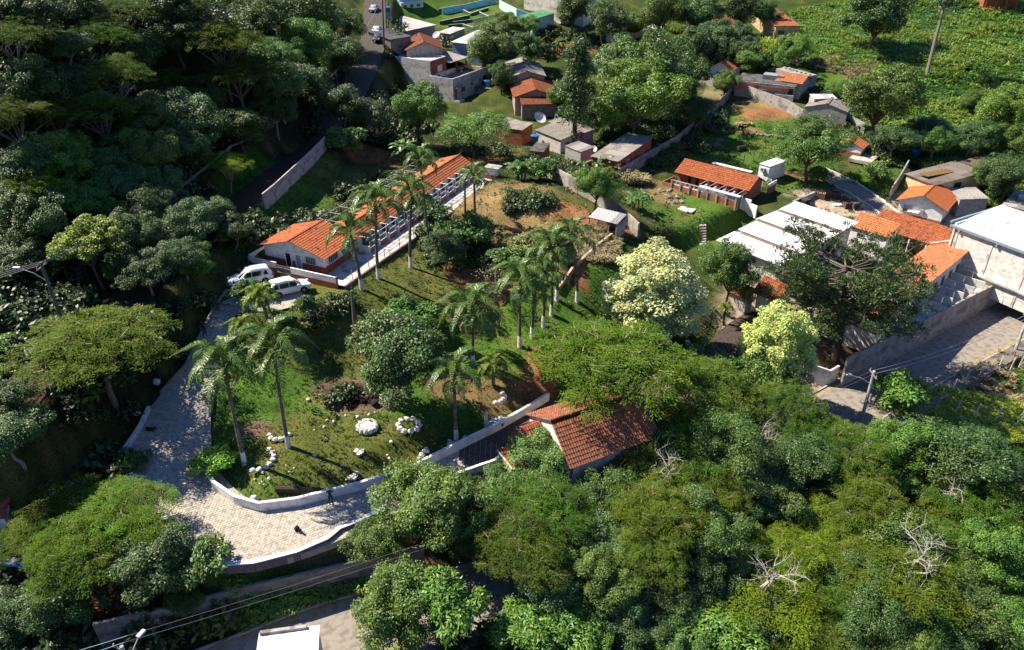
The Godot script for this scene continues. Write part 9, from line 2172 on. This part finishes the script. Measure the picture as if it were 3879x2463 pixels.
func laid_tiles(o: Node3D, A: Vector3, U: Vector3, S: Vector3, Lu: float, Ls: float, tc: Color) -> void:
	# the nearest roof: its 300 nearest tiles are parts, the rest one part
	var cw := 0.235
	var rl := 0.4
	var nc := int(Lu / cw)
	var nr := int(Ls / rl)
	var N := U.cross(S).normalized()
	if N.y < 0: N = -N
	var ms := []
	for k in 4:
		var b := MB.new()
		var c := vary(tc, 0.25, 0.1)
		for i in 5:
			var a0 := PI * i / 5.0
			var a1 := PI * (i + 1) / 5.0
			var p0 := U * (0.5 - cos(a0) * 0.5) * cw * 0.96 + N * sin(a0) * 0.06
			var p1 := U * (0.5 - cos(a1) * 0.5) * cw * 0.96 + N * sin(a1) * 0.06
			b.quad(p0 + N * 0.04, p0 + S * rl * 1.02, p1 + S * rl * 1.02, p1 + N * 0.04, c)
			b.tri(p0 + N * 0.04, p1 + N * 0.04, U * cw * 0.5, c * 0.6)
		ms.append(b.mesh())
	put(o, "roof_deck", MB.new().box(A + U * Lu * 0.5 + S * Ls * 0.5 - N * 0.03, Vector3(0.01, 0.01, 0.01), tc).mesh(), M.roof)
	var d := MB.new()
	d.quad(A - N * 0.02, A + U * Lu - N * 0.02, A + U * Lu + S * Ls - N * 0.02, A + S * Ls - N * 0.02, Color(0.1, 0.045, 0.03))
	put(o, "roof_underlay", d.mesh(), M.roof)
	var rest := MultiMesh.new()
	rest.transform_format = MultiMesh.TRANSFORM_3D
	rest.mesh = ms[0]
	rest.use_colors = true
	var pos := []
	for j in nr:
		for i in nc: pos.append(A + U * i * cw + S * j * rl)
	for k in 300:
		var m := put(o, "tile", ms[rng.randi() % 4], M.roof)
		m.position = pos[k] + N * rng.randf_range(-0.008, 0.008)
	rest.instance_count = pos.size() - 300
	for k in rest.instance_count:
		rest.set_instance_transform(k, Transform3D(Basis(), pos[300 + k] + N * rng.randf_range(-0.008, 0.008)))
		rest.set_instance_color(k, vary(Color(1, 1, 1), 0.25, 0.1))
	var mi := MultiMeshInstance3D.new()
	mi.name = "upper_tiles"
	mi.multimesh = rest
	mi.material_override = M.roof
	mi.set_meta("kind", "stuff")
	o.add_child(mi)

func concrete_house(o: Node3D) -> void:
	# origin below the near corner of the terrace; x along the terrace front, -z towards the street
	var g := Color(0.56, 0.54, 0.51)
	var rd := Color(0.3, 0.085, 0.05)
	flat_block(o, "lower_storey", Vector3(6.3, -2.0, -2.95), Vector3(12.6, 5.3, 5.7), g, 0.95, Color(0.26, 0.245, 0.225))
	flat_block(o, "upper_block", Vector3(3.5, -2.0, -12.7), Vector3(5.6, 8.7, 13.4), Color(0.62, 0.6, 0.57), 0.3, Color(0.55, 0.54, 0.52))
	flat_block(o, "rear_block", Vector3(9.7, -2.0, -15.6), Vector3(6.7, 8.65, 7.6), Color(0.62, 0.6, 0.57), 0.3, Color(0.55, 0.54, 0.52))
	bx(o, "red_room_wall", Vector3(3.5, 5.15, -5.985), Vector3(5.58, 3.3, 0.06), rd)
	bx(o, "inner_wall", Vector3(6.33, 5.15, -8.9), Vector3(0.06, 3.3, 5.6), rd)
	bx(o, "parapet_inside", Vector3(12.3, 3.9, -2.95), Vector3(0.04, 0.7, 5.2), Color(0.6, 0.48, 0.25))
	opening(o, "window", Vector3(3.9, 5.0, -5.94), 0, 1.5, 1.2, Color(0.75, 0.75, 0.75), Color(0.55, 0.5, 0.4), 2)
	opening(o, "window", Vector3(3.6, 1.6, -0.08), 0, 1.3, 1.1, Color(0.3, 0.28, 0.26), Color(0.06, 0.045, 0.04), 4)
	opening(o, "window", Vector3(6.8, 2.0, -0.08), 0, 0.6, 0.6, Color(0.3, 0.3, 0.3), Color(0.1, 0.1, 0.1), 1)
	opening(o, "window", Vector3(10.2, 1.9, -0.08), 0, 1.5, 1.15, Color(0.6, 0.62, 0.64), Color(0.3, 0.34, 0.4), 4)
	opening(o, "door", Vector3(0.9, 1.0, -0.08), 0, 0.8, 1.9, Color(0.3, 0.2, 0.1), Color(0.3, 0.16, 0.05), 1)
	opening(o, "side_door", Vector3(0.0, 1.5, -5.2), -PI / 2, 0.8, 1.8, Color(0.2, 0.06, 0.04), Color(0.14, 0.03, 0.02), 1)
	bx(o, "door_canopy", Vector3(1.4, 2.5, 0.5), Vector3(2.6, 0.12, 1.1), Color(0.3, 0.28, 0.26), "concrete")
	bx(o, "balcony", Vector3(0.9, -0.4, 0.7), Vector3(1.9, 0.9, 1.4), g, "concrete")
	bx(o, "brick_stair", Vector3(3.0, -1.2, 0.8), Vector3(3.0, 0.4, 1.0), Color(0.42, 0.15, 0.07), "concrete")
	bars(o, "drain_pipe", [[Vector3(2.0, 3.0, 0.08), Vector3(12.4, 2.9, 0.08)], [Vector3(-0.1, 3.0, -4.6), Vector3(-0.1, -1, -4.6)], [Vector3(0.65, 6.2, -18.9), Vector3(0.65, 1, -18.9)]], 0.06, Color(0.6, 0.6, 0.58))
	# covered corner of the terrace
	var b := MB.new()
	sheets(b, Vector3(6.1, 5.7, -5.0), Vector3(1, 0, 0), Vector3(0, 0.8, -6.6).normalized(), 7.2, 6.7, Color(0.34, 0.31, 0.28), 0.1)
	put(o, "canopy_roof", b.mesh(), M.roof, "stuff")
	for x in [9.2, 13.0]: bx(o, "canopy_post", Vector3(x, 4.8, -5.4), Vector3(0.25, 2.0, 0.25), rd)
	bx(o, "low_red_wall", Vector3(10.9, 3.9, -5.4), Vector3(3.6, 0.9, 0.15), rd)
	b = MB.new()
	b.lathe(Vector3(9.6, 3.4, -4.4), [Vector2(0.3, 0.0), Vector2(0.05, 0.3), Vector2(0.05, 0.7), Vector2(0.5, 0.72), Vector2(0.0, 0.74)], 10, Color(0.7, 0.7, 0.7))
	put(o, "terrace_table", b.mesh(), M.paint)
	# stair tower with tanks
	bx(o, "tank_tower", Vector3(10.5, -2.6, 2.4), Vector3(4.4, 7.4, 4.0), Color(0.4, 0.385, 0.365), "concrete")
	bx(o, "tower_slab", Vector3(10.2, 1.16, 2.4), Vector3(5.2, 0.14, 4.4), Color(0.16, 0.14, 0.13), "concrete")
	opening(o, "tower_window", Vector3(11.2, -1.6, 4.4), 0, 0.6, 0.9, Color(0.6, 0.6, 0.6), Color(0.03, 0.03, 0.03), 1)
	opening(o, "tower_door", Vector3(8.3, -1.0, 3.4), -PI / 2, 0.9, 2.2, Color(0.3, 0.3, 0.3), Color(0.03, 0.03, 0.03), 1)

func P(x: float, y: float, z: float) -> Vector3:
	return Vector3(x, y, z)

func K(r: float, g: float, b: float, a := 1.0) -> Color:
	return Color(r, g, b, a)

func run_of_wall(nm: String, label: String, f: Array, h: float, th: float, c: Color, mat: String, sink: float, wob: float, blk: Vector3, cap: Color, post: int) -> void:
	var at := Vector3(f[0], f[1], f[2])
	var o := thing(nm, label, "wall", at)
	var q := []
	for i in f.size() / 3: q.append(Vector3(f[i * 3], f[i * 3 + 1], f[i * 3 + 2]) - at)
	var b := MB.new()
	wall_run(b, q, h, th, c, sink, wob)
	put(o, "wall_body", b.mesh(), M[mat])
	if cap.a > 0:
		b = MB.new()
		wall_run(b, q.map(func(p): return p + Vector3(0, h, 0)), 0.06, th + 0.05, cap, 0.0, 0.0)
		put(o, "wall_cap", b.mesh(), M.plaster)
	if blk != Vector3.ZERO:
		b = MB.new()
		for i in q.size() - 1:
			var d: Vector3 = q[i + 1] - q[i]
			var n := Vector3(-d.z, 0, d.x).normalized() * blk.z
			for s in [1.0, -1.0]: courses(b, q[i] + n * s * (th / 2 + 0.002), q[i + 1] + n * s * (th / 2 + 0.002), h, blk.x, blk.y, c, n * s, 0.14)
		put(o, "block_courses", b.mesh(), M.concrete, "stuff")
	if post > 0:
		for p in q: bx(o, "wall_post", p + Vector3(0, h / 2, 0), Vector3(th + 0.14, h + 0.1, th + 0.14), c * 0.85, "concrete")

func row_of_trees(where: String, ord: String, group: String, list: Array) -> void:
	var kinds := {"d": ["leafy_a", "leaf_dark", "dark green broad-leaved"], "m": ["leafy_b", "leaf_mid", "mid green broad-leaved"], "o": ["feather_a", "feather_olive", "olive feathery"], "O": ["feather_b", "feather_dark", "dark olive spreading"], "g": ["leafy_c", "leaf_grey", "grey green broad-leaved"], "b": ["leafy_b", "leaf_bright", "bright green broad-leaved"], "y": ["feather_c", "feather_yellow", "yellowish green"], "l": ["bigleaf", "leaf_bright", "light green large-leaved"], "k": ["leafy_c", "leaf_deep", "blackish green shaded"]}
	var nth := ["first", "second", "third", "fourth", "fifth", "sixth", "seventh", "eighth", "ninth", "tenth", "eleventh", "twelfth"]
	for i in list.size():
		var q: Array = list[i]
		var k: Array = kinds[q[0]]
		var kd: String = k[0]
		var mt: String = k[1]
		var h := absi(int(q[1] * 7.3 + q[2] * 3.7)) % 4
		if h == 1: kd = {"leafy_a": "leafy_d", "leafy_b": "leafy_e", "leafy_c": "leafy_e", "feather_a": "feather_d", "feather_b": "feather_c"}.get(kd, kd)
		elif h == 2: kd = {"leafy_a": "leafy_b", "leafy_b": "leafy_d", "feather_a": "feather_b", "feather_b": "feather_d"}.get(kd, kd)
		if h == 3: mt = {"leaf_dark": "leaf_dark2", "leaf_mid": "leaf_mid2", "feather_olive": "feather_green"}.get(mt, mt)
		elif h == 0: mt = {"leaf_mid": "leaf_mid3", "feather_dark": "feather_green"}.get(mt, mt)
		tree(kd, q[1], q[2], q[3], q[1] * 1.7 + q[2], mt, "forest_tree", "%s tree, %s row from top, %s from left, in %s" % [k[2], ord, nth[i], where], group)

func great_pine(at: Vector3, h: float, R: float, lean: float, label: String) -> void:
	rng.seed = 77
	var o := thing("umbrella_pine", label, "pine tree", at)
	var tr := MB.new()
	var bc := Color(0.075, 0.06, 0.05)
	var top := Vector3(lean, h, -0.4)
	tr.path([Vector3(0, -0.8, 0), Vector3(lean * 0.25, h * 0.35, 0), Vector3(lean * 0.6, h * 0.7, -0.2), top], 0.5, 0.22, 9, bc)
	put(o, "trunk", tr.mesh(), M.bark)
	var lb := MB.new()
	var cr := MB.new()
	for k in 74:
		var t := 0.34 + 0.66 * pow(rng.randf(), 0.6)
		var p := Vector3(lean * t * t, h * t, -0.4 * t)
		var a := k * 2.4 + rng.randf_range(-0.3, 0.3)
		var l := R * (1.0 - 0.3 * absf(t - 0.8)) * rng.randf_range(0.72, 1.05) * (0.85 if t < 0.5 else 1.0)
		var d := Vector3(cos(a), 0, sin(a))
		var rise := lerpf(-0.3, 0.2, t) * l
		var q1 := p + d * l * 0.5 + Vector3(0, rise * 0.2 - 0.3, 0)
		var q2 := p + d * l * 0.85 + Vector3(0, rise, 0)
		var q3 := p + d * l + Vector3(0, rise + 0.8, 0)
		lb.path([p, q1, q2, q3], 0.12, 0.04, 5, vary(Color(0.17, 0.15, 0.125), 0.3))
		tuft(cr, q3, 0.95)
		for m in 8:
			var u := rng.randf_range(0.42, 1.0)
			var b0 := p.lerp(q2, u)
			var sd := d.cross(Vector3.UP) * (1.0 if m % 2 else -1.0)
			var b1 := b0 + (sd + d * 0.7).normalized() * l * rng.randf_range(0.1, 0.24) + Vector3(0, rng.randf_range(0.2, 0.8), 0)
			lb.bar(b0, b1, 0.045, 0.03, 4, vary(Color(0.2, 0.18, 0.15), 0.3), false)
			tuft(cr, b1, rng.randf_range(0.5, 0.85))
	put(o, "limbs", lb.mesh(), M.bark)
	put(o, "needle_tufts", cr.mesh(), M.pine_needles)

func tuft(b: MB, c: Vector3, r: float) -> void:
	var cc := vary(Color(0.06, 0.105, 0.028), 0.25, 0.08)
	for i in 90:
		var e := (rdir() + Vector3(0, 0.45, 0)).normalized()
		var al := (e + rdir() * 0.5 + Vector3(0, 0.3, 0)).normalized()
		b.leaf(c + Vector3(e.x, e.y * 0.8, e.z) * r * rng.randf_range(0.3, 0.8), al, (e + rdir() * 0.6).normalized(), r * 0.42, 0.1, vary(cc, 0.25, 0.06))

func scatter(nm: String, label: String, mesh: Mesh, mat: Material, list: Array) -> void:
	var mm := MultiMesh.new()
	mm.transform_format = MultiMesh.TRANSFORM_3D
	mm.use_colors = true
	mm.mesh = mesh
	mm.instance_count = list.size()
	for i in list.size():
		mm.set_instance_transform(i, list[i][0])
		mm.set_instance_color(i, list[i][1])
	var o := MultiMeshInstance3D.new()
	o.name = nm
	o.multimesh = mm
	o.material_override = mat
	o.set_meta("kind", "stuff")
	add_child(o)
	metas(o, label, nm.replace("_", " "))

func road_gap(x: float, z: float) -> float:
	var best := 1e9
	for r in ROADS:
		var bb: Array = r[1]
		if x < bb[0] or x > bb[1] or z < bb[2] or z > bb[3]: continue
		best = minf(best, along_road(r[0], x, z)[0])
	return best

func on_plat(x: float, z: float) -> bool:
	for p in PLATS:
		var dx: float = x - p[0]
		var dz: float = z - p[1]
		var ca := cos(p[2])
		var sa := sin(p[2])
		if absf(dx * ca - dz * sa) < p[3] + 0.5 and absf(dx * sa + dz * ca) < p[4] + 0.5: return true
	return false

func ground_cover() -> void:
	rng.seed = 123
	var t := MB.new()
	for k in 7:
		var a := TAU * k / 7
		var d := Vector3(cos(a), 0, sin(a))
		var e := d * rng.randf_range(0.1, 0.22) + Vector3(0, rng.randf_range(0.12, 0.26), 0)
		var s := d.cross(Vector3.UP) * 0.035
		t.tri(d * 0.03 - s, d * 0.03 + s, e, vary(Color(1, 1, 1), 0.25, 0.1))
	var tall := MB.new()
	for k in 16:
		var a := TAU * k * 0.382
		var d := Vector3(cos(a), 0, sin(a))
		var s := d.cross(Vector3.UP) * 0.05
		var m := d * 0.3 + Vector3(0, rng.randf_range(0.5, 0.9), 0)
		var e := m + d * rng.randf_range(0.25, 0.5) + Vector3(0, rng.randf_range(-0.2, 0.15), 0)
		t.v.size()
		tall.quad(d * 0.05 - s, m - s, m + s, d * 0.05 + s, vary(Color(1, 1, 1), 0.3, 0.1))
		tall.tri(m - s, e, m + s, vary(Color(1, 1, 1), 0.3, 0.1))
	var weed := MB.new()
	for k in 14:
		var e := (rdir() + Vector3(0, 0.8, 0)).normalized()
		weed.leaf(Vector3(e.x, absf(e.y), e.z) * 0.12, e, rdir(), 0.22, 0.1, vary(Color(1, 1, 1), 0.3, 0.1))
	var under := crown_leafy(200, 1.0, 0.8, 12, 34, 0.3, 0.17, -0.1, 0.5, Color(0.05, 0.075, 0.02))
	rng.seed = 124
	var grass := []
	var hi := []
	var weeds := []
	var bush := []
	for i in 150000:
		var x := rng.randf_range(-62, 74)
		var z := rng.randf_range(-140, -36)
		var c := zone_at(x, z)
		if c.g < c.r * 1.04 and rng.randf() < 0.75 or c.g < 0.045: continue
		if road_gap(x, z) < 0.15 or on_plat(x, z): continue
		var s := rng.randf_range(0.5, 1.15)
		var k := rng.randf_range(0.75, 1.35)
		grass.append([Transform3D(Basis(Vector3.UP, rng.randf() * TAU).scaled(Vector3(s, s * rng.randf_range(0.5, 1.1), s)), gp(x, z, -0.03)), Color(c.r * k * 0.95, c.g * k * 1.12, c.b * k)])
	for i in 5200:
		var x := rng.randf_range(-62, 74)
		var z := rng.randf_range(-135, -40)
		var c := zone_at(x, z)
		if c.g < 0.06 or road_gap(x, z) < 0.2 or on_plat(x, z): continue
		var s := rng.randf_range(0.6, 1.7)
		weeds.append([Transform3D(Basis(Vector3.UP, rng.randf() * TAU).scaled(Vector3(s, s, s)), gp(x, z)), vary(Color(0.075, 0.12, 0.03), 0.3, 0.15)])
	for q in TALLG:
		for i in int(q[4]):
			var a := rng.randf() * TAU
			var r := sqrt(rng.randf())
			var x: float = q[0] + cos(a) * q[2] * r
			var z: float = q[1] + sin(a) * q[3] * r
			if road_gap(x, z) < 0.1 or on_plat(x, z): continue
			var s: float = q[5] * rng.randf_range(0.6, 1.3)
			var n := noi.get_noise_2d(x * 3, z * 3)
			var c: Color = Color(0.15, 0.3, 0.04).lerp(Color(0.24, 0.32, 0.06), clampf(0.5 + n, 0, 1)).lerp(Color(0.1, 0.22, 0.06), clampf(-n * 1.5, 0, 1))
			if q[6] > 0: c = [c, Color(0.36, 0.29, 0.16), Color(0.3, 0.38, 0.04)][int(q[6])]
			hi.append([Transform3D(Basis(Vector3.UP, rng.randf() * TAU).scaled(Vector3(s, s * (1.0 + n * 0.6), s)), gp(x, z, -0.05)), vary(c, 0.25, 0.1)])
	for q in UNDER:
		for i in int(q[4]):
			var x: float = q[0] + rng.randf_range(-1, 1) * q[2]
			var z: float = q[1] + rng.randf_range(-1, 1) * q[3]
			if road_gap(x, z) < 0.8 or on_plat(x, z): continue
			var c := zone_at(x, z)
			if c.g > 0.06 and q[5] < 1: continue
			var s := rng.randf_range(0.9, 2.3) if q[5] < 1 else rng.randf_range(0.5, 1.5)
			bush.append([Transform3D(Basis(Vector3.UP, rng.randf() * TAU).scaled(Vector3(s, s, s)), gp(x, z, 0.2 * s)), vary(Color(0.75, 0.85, 0.8) if q[5] < 1 else Color(1.25, 1.25, 1.0), 0.4, 0.15)])
	scatter("lawn_grass", "short mottled grass covering the lawns and slopes", t.mesh(), M.grass, grass)
	scatter("tall_grass", "tall clumping grass on the hillside, verges and bare lot", tall.mesh(), M.grass, hi)
	scatter("low_weeds", "low leafy weeds growing through the grass", weed.mesh(), M.grass, weeds)
	scatter("undergrowth", "dark leafy undergrowth beneath the forest trees", under, M.leaf_mid, bush)
